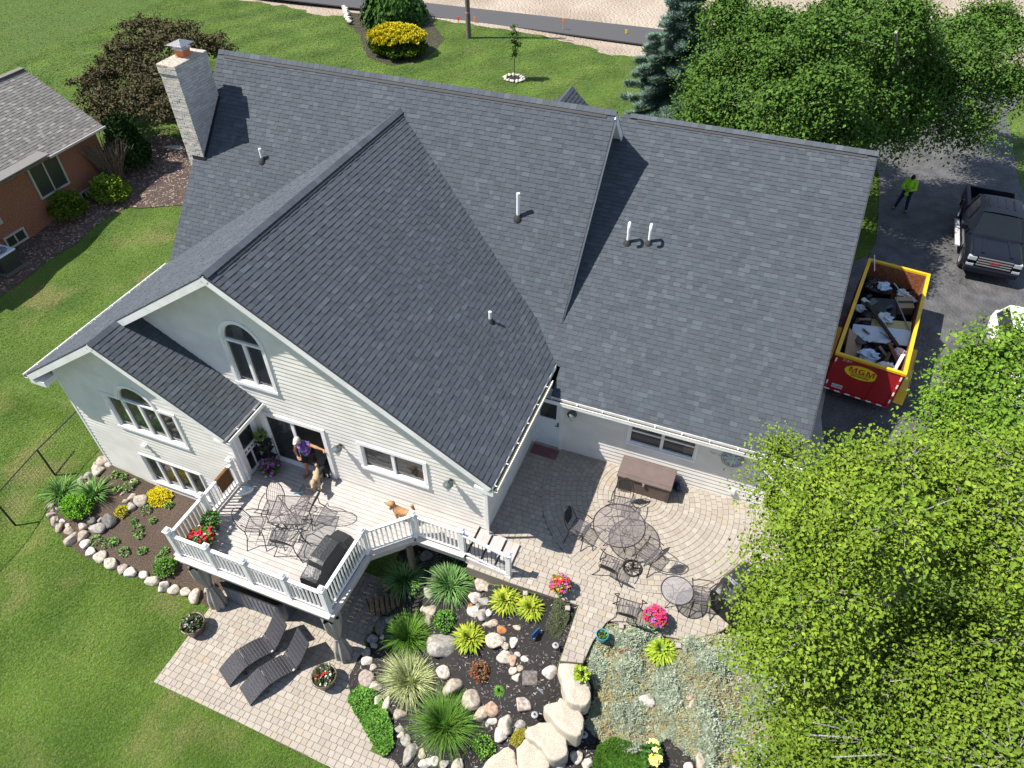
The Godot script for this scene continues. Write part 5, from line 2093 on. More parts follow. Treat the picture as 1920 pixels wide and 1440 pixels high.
# small plants scattered over a polygon
func cover(called: String, label: String, cat: String, poly: PackedVector2Array, n: int, size: float, c0: Color, c1: Color, mesh_: Mesh, sd: int, patchy := 0.0, c2 := Color.BLACK, lift := 0.0) -> void:
	rng.seed = sd
	var lo := poly[0]
	var hi := poly[0]
	for p in poly:
		lo = lo.min(p)
		hi = hi.max(p)
	var f := FastNoiseLite.new()
	f.frequency = 0.9
	f.seed = sd
	var xs := []
	var cs := []
	for i in n:
		var p := Vector2(rng.randf_range(lo.x, hi.x), rng.randf_range(lo.y, hi.y))
		if not Geometry2D.is_point_in_polygon(p, poly): continue
		var nz := f.get_noise_2d(p.x, p.y)
		if nz < -0.25 and rng.randf() < patchy: continue
		var mound := maxf(nz + 0.25, 0.0) * 0.30
		var b := Basis(Vector3.UP, rng.randf() * TAU).scaled(Vector3.ONE * size * rng.randf_range(0.7, 1.3))
		xs.append(Transform3D(b, Vector3(p.x, height(p.x, p.y) + lift + mound * rng.randf_range(0.4, 1.0), p.y)))
		var c := c0.lerp(c1, rng.randf())
		if c2 != Color.BLACK and nz < 0.02 and rng.randf() < 0.45: c = c2
		cs.append(jit(c, 0.15))
	var o := multi(called, mesh_, M.leaf, xs, cs)
	tag(o, label, cat, "", "stuff")

func garden() -> void:
	leafm = leaf_mesh()
	spraym = spray_mesh(7)
	needlem = spray_mesh(9, 0.07)
	make_rocks()
	# beds
	var bed := ground_poly([[648, 1262]])
	bed.append_array(PackedVector2Array([Vector2(6.7, 13.2), Vector2(6.75, 12.6), Vector2(6.42, 11.6), Vector2(6.42, 9.75), Vector2(8.85, 9.75), Vector2(8.85, 10.87), Vector2(10.2, 10.87), Vector2(12.04, 10.84), Vector2(12.07, 12.42)]))
	bed.append_array(ground_poly([[1090, 1250], [1120, 1300], [1110, 1370], [1180, 1415], [1260, 1385], [1330, 1440], [1300, 1475], [900, 1500], [750, 1470], [715, 1415], [670, 1340]]))
	bed_polys.append(bed)
	setting("mulch_bed", drape(bed, 0.02, func(_p): return Color(0.055, 0.051, 0.051), 0.12), M.mulch).set_meta("label", "dark mulch bed of the rock garden")
	var xs := []
	var cs := []
	rng.seed = 51
	var chip := MB.new()
	chip.bx(Vector3(-0.5, 0, -0.15), Vector3(0.5, 0.08, 0.15))
	for i in 9000:
		var p := Vector2(rng.randf_range(6, 16), rng.randf_range(10, 17))
		if not Geometry2D.is_point_in_polygon(p, bed): continue
		var b := Basis(Vector3.UP, rng.randf() * TAU) * Basis(Vector3.RIGHT, rng.randf_range(-0.5, 0.5))
		xs.append(Transform3D(b.scaled(Vector3.ONE * rng.randf_range(0.03, 0.075)), Vector3(p.x, height(p.x, p.y) + 0.03, p.y)))
		var t := rng.randf()
		cs.append(Color(0.04, 0.038, 0.038).lerp(Color(0.15, 0.13, 0.12), t) if t < 0.9 else Color(0.34, 0.30, 0.26))
	tag(multi("bark_chips", chip.mesh(), M.plain, xs, cs), "loose dark bark chips over the rock garden bed", "bark chips", "", "stuff")
	var soil := ground_poly([[215, 866], [150, 895], [85, 945], [95, 985], [150, 1037], [235, 1078], [330, 1108], [392, 1138]])
	soil.append_array(PackedVector2Array([Vector2(2.2, 12.6), Vector2(1.85, 10.8), Vector2(-4.15, 10.79)]))
	bed_polys.append(soil)
	setting("soil_bed", drape(soil, 0.03, func(p): return Color(0.125, 0.092, 0.068) * (1.0 + 0.35 * patch.get_noise_2d(p.x * 3, p.z * 3)), 0.1), M.soil).set_meta("label", "brown earth flower bed before the bay")
	var nb := PackedVector2Array([Vector2(-17.6, -7.6), Vector2(-12.2, -7.2), Vector2(-11.0, -5.0), Vector2(-11.3, -2.7), Vector2(-14.2, -1.2), Vector2(-14.6, 2.0), Vector2(-14.9, 6.5), Vector2(-17, 7)])
	bed_polys.append(nb)
	setting("neighbour_bed", drape(nb, 0.03, func(p): return Color(0.21, 0.15, 0.125) * (1.0 + 0.3 * patch.get_noise_2d(p.x * 4, p.z * 4)), 0.2), M.mulch).set_meta("label", "brown wood chip bed beside the brick house")

	xs = []
	cs = []
	for i in 7000:
		var p := Vector2(rng.randf_range(-17.6, -11), rng.randf_range(-7.6, 6.5))
		if not Geometry2D.is_point_in_polygon(p, nb): continue
		var b := Basis(Vector3.UP, rng.randf() * TAU) * Basis(Vector3.RIGHT, rng.randf_range(-0.5, 0.5))
		xs.append(Transform3D(b.scaled(Vector3.ONE * rng.randf_range(0.06, 0.14)), Vector3(p.x, height(p.x, p.y) + 0.035, p.y)))
		cs.append(Color(0.10, 0.065, 0.05).lerp(Color(0.36, 0.27, 0.22), rng.randf()))
	tag(multi("wood_chips", chip.mesh(), M.plain, xs, cs), "loose brown wood chips beside the brick house", "wood chips", "", "stuff")
	# stones: [x, y, size] in zoomed pixels of three close-ups, then tone
	rng.seed = 61
	var w1 := "in the stone row through the dark mulch"
	var g1 := "stones in the rock garden row"
	for q in [[905, 265, 100, "pinkish"], [860, 350, 85, "white"], [915, 375, 75, "grey"], [850, 440, 85, "white"], [905, 455, 85, "grey"], [950, 445, 48, "white"], [970, 515, 75, "tan"], [1032, 555, 66, "orange"], [1130, 540, 48, "tan"], [985, 630, 112, "cream"], [1055, 660, 62, "tan"], [1110, 640, 74, "white"], [1050, 735, 92, "cream"], [1105, 755, 76, "salmon"], [1135, 712, 42, "white"], [1178, 745, 50, "white"], [1150, 800, 46, "tan"], [1105, 820, 60, "cream"], [1130, 865, 64, "cream"], [1340, 830, 104, "white"], [935, 290, 60, "tan"], [930, 520, 50, "tan"], [880, 400, 40, "grey"], [830, 410, 50, "orange"], [1045, 608, 34, "grey"]]:
		rock(640 + q[0] / 3.43, 1020 + q[1] / 3.43, q[2] / 3.43, q[3], w1, g1)
	w1 = "among the ornamental grasses"
	g1 = "stones among the grasses"
	for q in [[655, 680, 215, "grey"], [570, 440, 95, "tan"], [560, 320, 80, "grey"], [965, 1065, 96, "salmon"], [970, 1140, 62, "white"], [1055, 1165, 120, "cream"], [1030, 1235, 100, "white"], [1150, 1165, 62, "grey"], [840, 1010, 125, "tan"], [900, 1100, 110, "tan"], [720, 930, 120, "tan"], [660, 830, 95, "cream"], [565, 490, 70, "tan"], [525, 420, 40, "white"], [545, 80, 95, "dark grey"], [940, 1160, 40, "grey"], [1130, 1215, 50, "grey"]]:
		rock(640 + q[0] / 3.43, 1020 + q[1] / 3.43, q[2] / 3.43, q[3], w1, g1, 0.75)
	w1 = "edging the lower patio below the deck"
	g1 = "stones edging the lower patio"
	for q in [[275, 350, 125, "grey"], [225, 470, 110, "grey"], [265, 530, 100, "dark grey"], [315, 490, 66, "grey"], [205, 615, 72, "grey"], [215, 655, 60, "grey"], [170, 610, 52, "dark grey"], [165, 700, 66, "grey"], [170, 760, 76, "white"], [205, 800, 54, "cream"], [165, 870, 105, "pinkish"], [215, 920, 92, "cream"], [235, 1010, 72, "white"], [295, 1030, 82, "white"], [380, 1100, 84, "pinkish"], [375, 1195, 52, "grey"], [385, 1235, 52, "cream"], [415, 1270, 86, "grey"], [440, 1360, 115, "grey"], [525, 1350, 62, "tan"], [545, 1410, 92, "white"], [605, 1400, 60, "white"], [665, 1420, 62, "grey"], [750, 1432, 86, "cream"], [285, 430, 45, "grey"], [195, 855, 34, "orange"], [470, 1310, 50, "grey"], [265, 600, 34, "white"]]:
		rock(640 + q[0] / 3.43, 1020 + q[1] / 3.43, q[2] / 3.43, q[3], w1, g1, 0.72)
	w1 = "in the silvery ground cover"
	g1 = "stones in the silvery ground cover"
	for q in [[930, 860, 122, "white"], [1230, 835, 76, "salmon"], [1160, 810, 76, "pinkish"], [1145, 870, 66, "pinkish"], [1245, 890, 84, "tan"], [1300, 1290, 105, "tan"], [1310, 830, 60, "white"], [1065, 815, 70, "tan"], [1215, 1325, 70, "white"], [1330, 860, 60, "grey"]]:
		rock(960 + q[0] / 3.69, 1080 + q[1] / 3.69, q[2] / 3.69, q[3], w1, g1, 0.8)
	w1 = "bordering the flower bed beside the lawn"
	g1 = "stones bordering the flower bed"
	for q in [[740, 40, 125, "pinkish"], [700, 130, 150, "cream"], [800, 65, 72, "white"], [590, 190, 96, "grey"], [510, 240, 104, "tan"], [595, 270, 72, "cream"], [195, 500, 74, "tan"], [290, 520, 64, "white"], [210, 590, 92, "pinkish"], [235, 655, 92, "tan"], [250, 695, 52, "dark grey"], [325, 655, 64, "white"], [290, 725, 94, "tan"], [375, 700, 54, "cream"], [385, 755, 104, "tan"], [425, 845, 140, "pinkish"], [535, 820, 135, "tan"], [530, 720, 120, "pinkish"], [620, 655, 104, "dark grey"], [715, 640, 58, "grey"], [690, 740, 165, "grey"], [820, 655, 175, "dark grey"], [1035, 510, 110, "grey"], [1045, 410, 94, "pinkish"], [975, 450, 64, "tan"], [1140, 445, 135, "pinkish"], [565, 895, 122, "white"], [620, 975, 115, "white"], [715, 1030, 132, "cream"], [830, 1100, 142, "cream"], [945, 1155, 115, "pinkish"], [1035, 1195, 132, "white"], [1165, 1225, 115, "white"], [1255, 1275, 142, "cream"], [1365, 1330, 132, "white"], [1475, 1370, 112, "cream"], [1600, 1400, 122, "cream"], [270, 630, 60, "grey"], [940, 372, 44, "tan"], [1060, 240, 70, "tan"], [690, 60, 80, "tan"], [230, 540, 60, "tan"]]:
		rock(60 + q[0] / 5.54, 860 + q[1] / 5.54, q[2] / 5.54, q[3], w1, g1, 0.7)
	for q in [[367, 1120, 26], [394, 1104, 24]]:
		rock(q[0], q[1], q[2], "cream", w1, g1, 0.7)
	boulder([[1160, 205], [1390, 300], [1480, 500], [1480, 690], [1380, 750], [1230, 690], [1180, 560], [1130, 330]], "long flat limestone boulder carrying the small terracotta pot", -0.12, 0.5)
	boulder([[990, 710], [1110, 700], [1150, 640], [1400, 840], [1410, 960], [1350, 1080], [1220, 1050], [1060, 900], [965, 770]], "angular flat limestone boulder next below the one with the pot", -0.42, 0.6)
	boulder([[750, 1010], [900, 925], [1060, 920], [1210, 1060], [1220, 1300], [1030, 1360], [930, 1200], [780, 1090]], "broad flat limestone boulder beside two round path lights", -0.75, 0.7)
	boulder([[655, 1195], [775, 1105], [925, 1215], [1020, 1360], [1010, 1480], [690, 1480]], "middle limestone boulder wedged between two broad ones", -1.0, 0.7)
	boulder([[560, 1190], [635, 1260], [635, 1350], [690, 1480], [230, 1480], [380, 1300]], "lowest whitish limestone boulder beside the tall green grass", -1.3, 0.7)
	rock(860 + 1320 / 6.0, 1200 + 1320 / 6.0, 27, "cream", "below the broad limestone boulder", "stones below the boulders")
	rock(860 + 1150 / 6.0, 1200 + 1400 / 6.0, 23, "grey", "below the broad limestone boulder", "stones below the boulders")
	rock(860 + 1450 / 6.0, 1200 + 1400 / 6.0, 22, "cream", "below the broad limestone boulder", "stones below the boulders")
	# stepping stones: flat, tilted slabs
	for q in [[994, 1273, 0.19, "slate", 0.35, "dark slate stepping slab in the mulch"], [982, 1321, 0.17, "pinkish", 0.5, "pale pink square stepping slab in the mulch"]]:
		var p := ground(q[0], q[1])
		var m := MB.new()
		m.bev(Vector3(-q[2], -0.05, -q[2] * 0.95), Vector3(q[2], 0.045, q[2] * 0.95), 0.025)
		one("stepping_stone", m, M["stone " + q[3]], q[5], "stepping stone", p + Vector3.UP * 0.05, q[4])

	# grasses and perennials
	grass_clump("fountain_grass", "bright green fountain grass below the deck", "grass clump", ground(768, 1200), 0.75, 0.85, 620, Color(0.075, 0.17, 0.02), Color(0.15, 0.29, 0.045), 0.012, 71, "ornamental grasses")
	grass_clump("variegated_grass", "cream striped variegated grass between two green ones", "grass clump", ground(770, 1280), 0.85, 0.8, 620, Color(0.22, 0.29, 0.09), Color(0.50, 0.52, 0.27), 0.018, 72, "ornamental grasses")
	grass_clump("maiden_grass", "tall dark green maiden grass beside the lowest boulder", "grass clump", ground(835, 1365), 0.95, 0.95, 800, Color(0.055, 0.14, 0.018), Color(0.14, 0.26, 0.045), 0.014, 73, "ornamental grasses")
	grass_clump("daylily", "daylily clump in the shade of the deck", "daylily", ground(760, 1090), 0.75, 0.6, 250, Color(0.06, 0.15, 0.035), Color(0.17, 0.30, 0.10), 0.036, 74, "daylilies")
	grass_clump("daylily", "sunlit daylily clump beside the deck steps", "daylily", ground(845, 1100), 0.8, 0.6, 280, Color(0.06, 0.15, 0.035), Color(0.17, 0.30, 0.10), 0.036, 75, "daylilies")
	var y0 := Color(0.13, 0.21, 0.016)
	var y1 := Color(0.34, 0.37, 0.045)
	hosta("yellow green hosta beside the foot of the deck stairs", ground(947, 1130), 0.42, 81, y0, y1)
	hosta("yellow green hosta next to the grey thyme mat", ground(995, 1143), 0.38, 82, y0, y1)
	hosta("yellow green hosta beside the grey standing boulder", ground(880, 1200), 0.44, 83, y0, y1)
	hosta("yellow green hosta growing in the silvery ground cover", ground(1238, 1222), 0.42, 84, Color(0.15, 0.25, 0.02), Color(0.34, 0.42, 0.05))
	var g0 := Color(0.05, 0.14, 0.02)
	var g1c := Color(0.12, 0.27, 0.04)
	shrub("perennial", "leafy green perennial beside the tan stones", ground(835, 1168), Vector3(0.28, 0.25, 0.28), 420, 0.07, g0, g1c, 85)
	shrub("perennial", "reddish green perennial alone in the dark mulch", ground(900, 1262), Vector3(0.24, 0.2, 0.24), 260, 0.06, Color(0.09, 0.11, 0.03), Color(0.30, 0.07, 0.05), 86)
	hosta("small green rosette plant in the dark mulch", ground(937, 1296), 0.15, 87, g0, g1c, "")
	shrub("perennial", "round green perennial beside the tall dark grass", ground(908, 1400), Vector3(0.28, 0.2, 0.28), 420, 0.06, g0, Color(0.16, 0.34, 0.04), 88)
	# thyme mat with bare patch
	cover("thyme_mat", "grey green creeping thyme mat with pink flecks", "ground cover", ground_poly([[1040, 1125], [1068, 1135], [1066, 1165], [1050, 1195], [1030, 1198], [1020, 1180], [1035, 1150]]), 5200, 0.035, Color(0.07, 0.10, 0.05), Color(0.16, 0.17, 0.10), spraym, 89)
	cover("creeping_jenny", "bright green leafy ground cover along the lower patio edge", "ground cover", ground_poly([[655, 1318], [675, 1290], [705, 1300], [722, 1330], [735, 1365], [738, 1400], [722, 1418], [700, 1395], [680, 1360]]), 5200, 0.075, Color(0.075, 0.20, 0.03), Color(0.20, 0.40, 0.07), spraym, 90, 0.0, Color.BLACK, 0.06)
	# silvery ground cover
	var sil := ground_poly([[1100, 1243], [1118, 1205], [1142, 1170], [1165, 1163], [1205, 1183], [1280, 1203], [1350, 1190], [1420, 1200], [1470, 1280], [1500, 1440], [1330, 1450], [1250, 1385], [1180, 1415], [1130, 1392], [1098, 1362], [1118, 1300]])
	bed_polys.append(sil)
	setting("ground_cover_base", drape(sil, 0.03, func(_p): return Color(0.33, 0.26, 0.15), 0.15), M.soil).set_meta("label", "straw coloured ground under the silvery plants")
	cover("silver_ground_cover", "silvery grey green ground cover sprawling below the patio", "ground cover", sil, 24000, 0.085, Color(0.17, 0.215, 0.135), Color(0.44, 0.49, 0.39), spray_mesh(9, 0.13), 91, 0.75, Color(0.36, 0.33, 0.17), 0.03)
	cover("juniper_mat", "low deep green juniper mat at the foot of the bed", "ground cover", ground_poly([[1112, 1440], [1120, 1405], [1150, 1390], [1190, 1405], [1215, 1440], [1180, 1470]]), 9000, 0.06, Color(0.045, 0.12, 0.015), Color(0.10, 0.22, 0.03), spraym, 92, 0.0, Color.BLACK, 0.1)
	cover("sedum", "yellow green sedum creeping between the boulders", "ground cover", ground_poly([[955, 1395], [965, 1375], [985, 1368], [985, 1385], [968, 1405]]), 900, 0.035, Color(0.25, 0.24, 0.03), Color(0.42, 0.38, 0.06), spraym, 93, 0.0, Color.BLACK, 0.05)
	# left bed
	grass_clump("lily_clump", "arching green lily clump at the lawn corner of the flower bed", "lily", ground(118, 928), 0.75, 0.6, 170, Color(0.06, 0.16, 0.03), Color(0.20, 0.34, 0.10), 0.036, 94)
	grass_clump("lily_clump", "arching green lily clump between the border stones and the earth", "lily", ground(178, 930), 0.7, 0.6, 170, Color(0.06, 0.16, 0.03), Color(0.18, 0.32, 0.09), 0.036, 95)
	shrub("perennial", "feathery bright green perennial above the border stones", ground(148, 955), Vector3(0.55, 0.35, 0.42), 1800, 0.07, Color(0.06, 0.18, 0.012), Color(0.15, 0.36, 0.02), 96)
	shrub("golden_sedum", "golden yellow sedum cushion at the bay wall", ground(300, 934), Vector3(0.44, 0.14, 0.34), 2400, 0.055, Color(0.42, 0.36, 0.012), Color(0.62, 0.52, 0.02), 97)
	shrub("golden_sedum", "small yellow green sedum on the dark border rock", ground(230, 962), Vector3(0.22, 0.16, 0.22), 420, 0.05, Color(0.22, 0.25, 0.02), Color(0.50, 0.42, 0.03), 98)
	shrub("perennial", "bushy green perennial below the deck corner", ground(312, 1068), Vector3(0.32, 0.28, 0.32), 700, 0.07, g0, g1c, 99)
	var k := 0
	var sprouts := []
	for q in [[216, 892], [234, 895], [254, 905], [240, 915], [220, 920], [252, 980], [258, 995], [288, 978], [262, 1005], [205, 1020], [216, 1018], [180, 1015], [234, 1037], [268, 1035], [310, 1035], [318, 950], [275, 960], [303, 1047]]:
		rng.seed = 120 + k
		k += 1
		var t := thing("seedling", "green seedling in the brown earth", "seedling", ground(q[0], q[1]), 0, "seedlings in the flower bed")
		sprouts.append(t)
		leaf_dome(t, "leaves", Vector3(0, 0.05, 0), Vector3(0.1, 0.08, 0.1) * rng.randf_range(0.8, 1.7), 60, 0.075, Color(0.06, 0.16, 0.03), Color(0.20, 0.34, 0.10), leafm)
	rank(sprouts, ground(300, 934), "the golden sedum")
	rank_rocks()
	# pots
	rng.seed = 141
	var p := pot("flower_pot", "dark pot with red and purple petunias near the deck stairs", gp(1050, 1108, 0.0), 0.17, 0.24, Color(0.05, 0.055, 0.05))
	leaf_dome(p, "foliage", Vector3(0, 0.28, 0), Vector3(0.26, 0.22, 0.26), 420, 0.07, g0, g1c, leafm)
	blossoms(p, Vector3(0, 0.28, 0), Vector3(0.27, 0.24, 0.27), 110, 0.045, [Color(0.55, 0.02, 0.06), Color(0.60, 0.06, 0.12), Color(0.25, 0.06, 0.4), Color(0.6, 0.3, 0.05)])
	p = pot("flower_pot", "dark green pot heaped with red and violet flowers", gp(1225, 1170, 0.0), 0.21, 0.32, Color(0.02, 0.09, 0.035))
	leaf_dome(p, "foliage", Vector3(0, 0.34, 0), Vector3(0.27, 0.22, 0.27), 420, 0.07, g0, g1c, leafm)
	blossoms(p, Vector3(0, 0.34, 0), Vector3(0.28, 0.25, 0.28), 170, 0.045, [Color(0.60, 0.02, 0.08), Color(0.62, 0.05, 0.10), Color(0.55, 0.03, 0.15), Color(0.36, 0.10, 0.5)])
	p = pot("flower_pot", "turquoise glazed pot with a small green plant", gp(1128, 1198, 0.0), 0.15, 0.24, Color(0.04, 0.25, 0.32))
	leaf_dome(p, "foliage", Vector3(0, 0.22, 0), Vector3(0.09, 0.05, 0.09), 50, 0.05, g0, g1c, leafm)
	p = pot("flower_pot", "terracotta pot with a lime green plant on the long boulder", gp(1089, 1271, -0.08), 0.12, 0.18, Color(0.36, 0.22, 0.14))
	leaf_dome(p, "foliage", Vector3(0, 0.20, 0), Vector3(0.16, 0.10, 0.16), 130, 0.09, Color(0.16, 0.28, 0.02), Color(0.36, 0.46, 0.05), leafm)
	for q in [[368, 1180, "barrel planter of dark leaves on the lower patio corner", false], [612, 1278, "barrel planter with red and white flowers below the deck post", true]]:
		var at := gp(q[0], q[1], LOW)
		p = pot("barrel_planter", q[2], at, 0.33, 0.38, Color(0.10, 0.075, 0.055), "planter")
		leaf_dome(p, "foliage", Vector3(0, 0.34, 0), Vector3(0.24, 0.14, 0.24), 150, 0.12, Color(0.03, 0.03, 0.02), Color(0.07, 0.11, 0.03), leafm)
		leaf_dome(p, "pale_leaves", Vector3(0, 0.36, 0), Vector3(0.22, 0.14, 0.22), 26, 0.11, Color(0.4, 0.44, 0.4), Color(0.6, 0.62, 0.56), leafm)
		if q[3]: blossoms(p, Vector3(0, 0.36, 0), Vector3(0.2, 0.14, 0.2), 16, 0.05, [Color(0.55, 0.02, 0.02)])
	var yl := thing("yellow_iris", "plant with large pale yellow blooms in the dark mulch", "flower", ground(1220, 1420))
	leaf_dome(yl, "foliage", Vector3(0, 0.2, 0), Vector3(0.22, 0.25, 0.22), 120, 0.12, Color(0.03, 0.07, 0.02), g0, leafm)
	blossoms(yl, Vector3(0.0, 0.35, -0.15), Vector3(0.1, 0.1, 0.1), 14, 0.075, [Color(0.75, 0.66, 0.12), Color(0.8, 0.76, 0.3)])
	blossoms(yl, Vector3(0.1, 0.35, 0.15), Vector3(0.14, 0.1, 0.1), 18, 0.075, [Color(0.75, 0.66, 0.12), Color(0.8, 0.76, 0.3)])
	# lights and stakes in the bed
	for q in [[1041, 1220, "beside the paver walk"], [1002, 1349, "above the broad boulder"], [1094, 1386, "at the silvery ground cover edge"]]:
		var t := thing("path_light", "round solar path light " + q[2], "path light", ground(q[0], q[1]), 0, "round solar path lights")
		var m := MB.new()
		m.col = Color(0.1, 0.1, 0.1)
		m.tube([Vector3.ZERO, Vector3(0, 0.3, 0)], 0.012, 6)
		obj("stake", m, M.plain, t)
		m = MB.new()
		m.col = Color(0.3, 0.3, 0.3)
		m.lathe(Vector3(0, 0.28, 0), [Vector2(0.05, -0.08), Vector2(0.055, 0.0), Vector2(0.085, 0.0), Vector2(0.085, 0.012), Vector2(0.06, 0.03), Vector2(0.001, 0.035)], 16)
		var hd := obj("lamp_head", m, M.satin, t)
		m = MB.new()
		m.col = Color(0.03, 0.03, 0.04)
		m.bx(Vector3(-0.026, 0.308, -0.026), Vector3(0.026, 0.318, 0.026))
		obj("solar_cell", m, M.satin, hd)
	for q in [[1064, 1146, "at the thyme mat"], [1164, 1180, "in the silvery ground cover by the lone chair"], [1271, 1216, "beside the hosta in the silvery ground cover"], [985, 1118, "between the two hostas by the stairs"]]:
		var t := thing("box_light", "small square garden light " + q[2], "garden light", ground(q[0], q[1]), 0.3, "square garden lights")
		var m := MB.new()
		m.col = Color(0.09, 0.08, 0.07)
		m.bx(Vector3(-0.05, 0, -0.05), Vector3(0.05, 0.16, 0.05))
		obj("body", m, M.satin, t)
		m = MB.new()
		m.col = Color(0.35, 0.3, 0.28)
		m.bev(Vector3(-0.065, 0.16, -0.065), Vector3(0.065, 0.19, 0.065), 0.015)
		obj("cap", m, M.satin, t)
	var sg := thing("garden_sign", "narrow blue garden sign on a stake by the thyme", "sign", ground(1004, 1195), 1.2)
	var mb := MB.new()
	mb.col = Color(0.01, 0.12, 0.32)
	mb.bx(Vector3(-0.14, 0.08, -0.008), Vector3(0.14, 0.32, 0.008))
	obj("panel", mb, M.satin, sg)
	obj("stake", MB.new().tube([Vector3(0, -0.05, 0), Vector3(0, 0.1, 0)], 0.01, 5), M.iron, sg)
	sg = thing("plant_marker", "leaning white plant marker in the dark mulch", "plant marker", ground(1019, 1300), 0.6)
	mb = MB.new()
	mb.col = Color(0.5, 0.55, 0.58)
	mb.bar(Vector3(0, 0, 0), Vector3(-0.14, 0.2, -0.08), 0.05, 0.012)
	obj("blade", mb, M.satin, sg)
	# rusty lizard ornament
	var lz := thing("lizard_ornament", "rusty red metal lizard lying in the silvery ground cover", "ornament", ground(1170, 1225) + Vector3.UP * 0.14)
	mb = MB.new()
	mb.col = Color(0.20, 0.05, 0.03)
	mb.tube([Vector3(-0.14, 0, 0.08), Vector3(-0.05, 0.02, 0.03), Vector3(0.06, 0.03, -0.03), Vector3(0.14, 0.04, -0.1), Vector3(0.19, 0.04, -0.12)], [0.008, 0.025, 0.03, 0.028, 0.012], 6)
	obj("body", mb, M.satin, lz)
	for s in [[-0.04, 0.02, -0.1, 0.12], [-0.04, 0.02, 0.04, 0.13], [0.07, -0.04, 0.0, -0.13], [0.07, -0.04, 0.16, 0.0]]:
		mb = MB.new()
		mb.col = Color(0.20, 0.05, 0.03)
		mb.tube([Vector3(s[0], 0.02, s[1]), Vector3(s[2], 0.0, s[3])], 0.01, 5)
		obj("leg", mb, M.satin, lz)

# ------------------------------------------------------------------ soft bodies from capsules
# bones: [a, b, radius a, radius b]; cells of the given size; smooth union
func soft(bones: Array, cell: float, k := 0.03) -> MB:
	var lo := Vector3.INF
	var hi := -Vector3.INF
	for b in bones:
		var r := maxf(b[2], b[3]) + cell * 3 + k
		lo = lo.min(b[0] - Vector3.ONE * r).min(b[1] - Vector3.ONE * r)
		hi = hi.max(b[0] + Vector3.ONE * r).max(b[1] + Vector3.ONE * r)
	var nx := int((hi.x - lo.x) / cell) + 2
	var ny := int((hi.y - lo.y) / cell) + 2
	var nz := int((hi.z - lo.z) / cell) + 2
	var f := PackedFloat32Array()
	f.resize(nx * ny * nz)
	f.fill(9.0)
	for b in bones:
		var a: Vector3 = b[0]
		var c: Vector3 = b[1]
		var d := c - a
		var dd := maxf(d.length_squared(), 1e-8)
		var r := maxf(b[2], b[3]) + cell * 2 + k
		var p0 := (a.min(c) - Vector3.ONE * r - lo) / cell
		var p1 := (a.max(c) + Vector3.ONE * r - lo) / cell
		for z in range(maxi(int(p0.z), 0), mini(int(p1.z) + 2, nz)):
			for y in range(maxi(int(p0.y), 0), mini(int(p1.y) + 2, ny)):
				for x in range(maxi(int(p0.x), 0), mini(int(p1.x) + 2, nx)):
					var p := lo + Vector3(x, y, z) * cell
					var t := clampf((p - a).dot(d) / dd, 0.0, 1.0)
					var v: float = p.distance_to(a + d * t) - lerpf(b[2], b[3], t)
					var i := (z * ny + y) * nx + x
					var o := f[i]
					if o > 8.0:
						f[i] = v
					else:
						var h := clampf(0.5 + 0.5 * (o - v) / k, 0.0, 1.0)
						f[i] = lerpf(o, v, h) - k * h * (1.0 - h)
	var vid := PackedInt32Array()
	vid.resize(nx * ny * nz)
	vid.fill(-1)
	var vs := PackedVector3Array()
	var ns := PackedVector3Array()
	var sx := 1
	var sy := nx
	var sz := nx * ny
	var off := [0, sx, sy, sx + sy, sz, sx + sz, sy + sz, sx + sy + sz]
	var cor := [Vector3(0, 0, 0), Vector3(1, 0, 0), Vector3(0, 1, 0), Vector3(1, 1, 0), Vector3(0, 0, 1), Vector3(1, 0, 1), Vector3(0, 1, 1), Vector3(1, 1, 1)]
	var edges := [[0, 1], [2, 3], [4, 5], [6, 7], [0, 2], [1, 3], [4, 6], [5, 7], [0, 4], [1, 5], [2, 6], [3, 7]]
	for z in nz - 1:
		for y in ny - 1:
			for x in nx - 1:
				var i := (z * ny + y) * nx + x
				var s := f[i] < 0.0
				var mixed := false
				for q in range(1, 8):
					if (f[i + off[q]] < 0.0) != s:
						mixed = true
						break
				if not mixed: continue
				var sum := Vector3.ZERO
				var cnt := 0
				for e in edges:
					var a: float = f[i + off[e[0]]]
					var b: float = f[i + off[e[1]]]
					if (a < 0.0) != (b < 0.0):
						sum += cor[e[0]].lerp(cor[e[1]], a / (a - b))
						cnt += 1
				vid[i] = vs.size()
				vs.append(lo + (Vector3(x, y, z) + sum / cnt) * cell)
				var g := Vector3(f[i + sx] - f[i] + f[i + sx + sy] - f[i + sy] + f[i + sx + sz] - f[i + sz], f[i + sy] - f[i] + f[i + sx + sy] - f[i + sx] + f[i + sy + sz] - f[i + sz], f[i + sz] - f[i] + f[i + sx + sz] - f[i + sx] + f[i + sy + sz] - f[i + sy])
				ns.append(g.normalized())
	var m := MB.new()
	for z in range(1, nz - 1):
		for y in range(1, ny - 1):
			for x in range(1, nx - 1):
				var i := (z * ny + y) * nx + x
				var s := f[i] < 0.0
				for ax in 3:
					var st: int = [sx, sy, sz][ax]
					if (f[i + st] < 0.0) == s: continue
					var u: int = [sy, sz, sx][ax]
					var w: int = [sz, sx, sy][ax]
					var q := [vid[i], vid[i - u], vid[i - u - w], vid[i - w]]
					if q.min() < 0: continue
					if s: q.reverse()
					m.stri(vs[q[0]], vs[q[1]], vs[q[2]], ns[q[0]], ns[q[1]], ns[q[2]])
					m.stri(vs[q[0]], vs[q[2]], vs[q[3]], ns[q[0]], ns[q[2]], ns[q[3]])
	return m

func paint(m: MB, c: Color) -> MB:
	for i in m.c.size(): m.c[i] = c
	return m

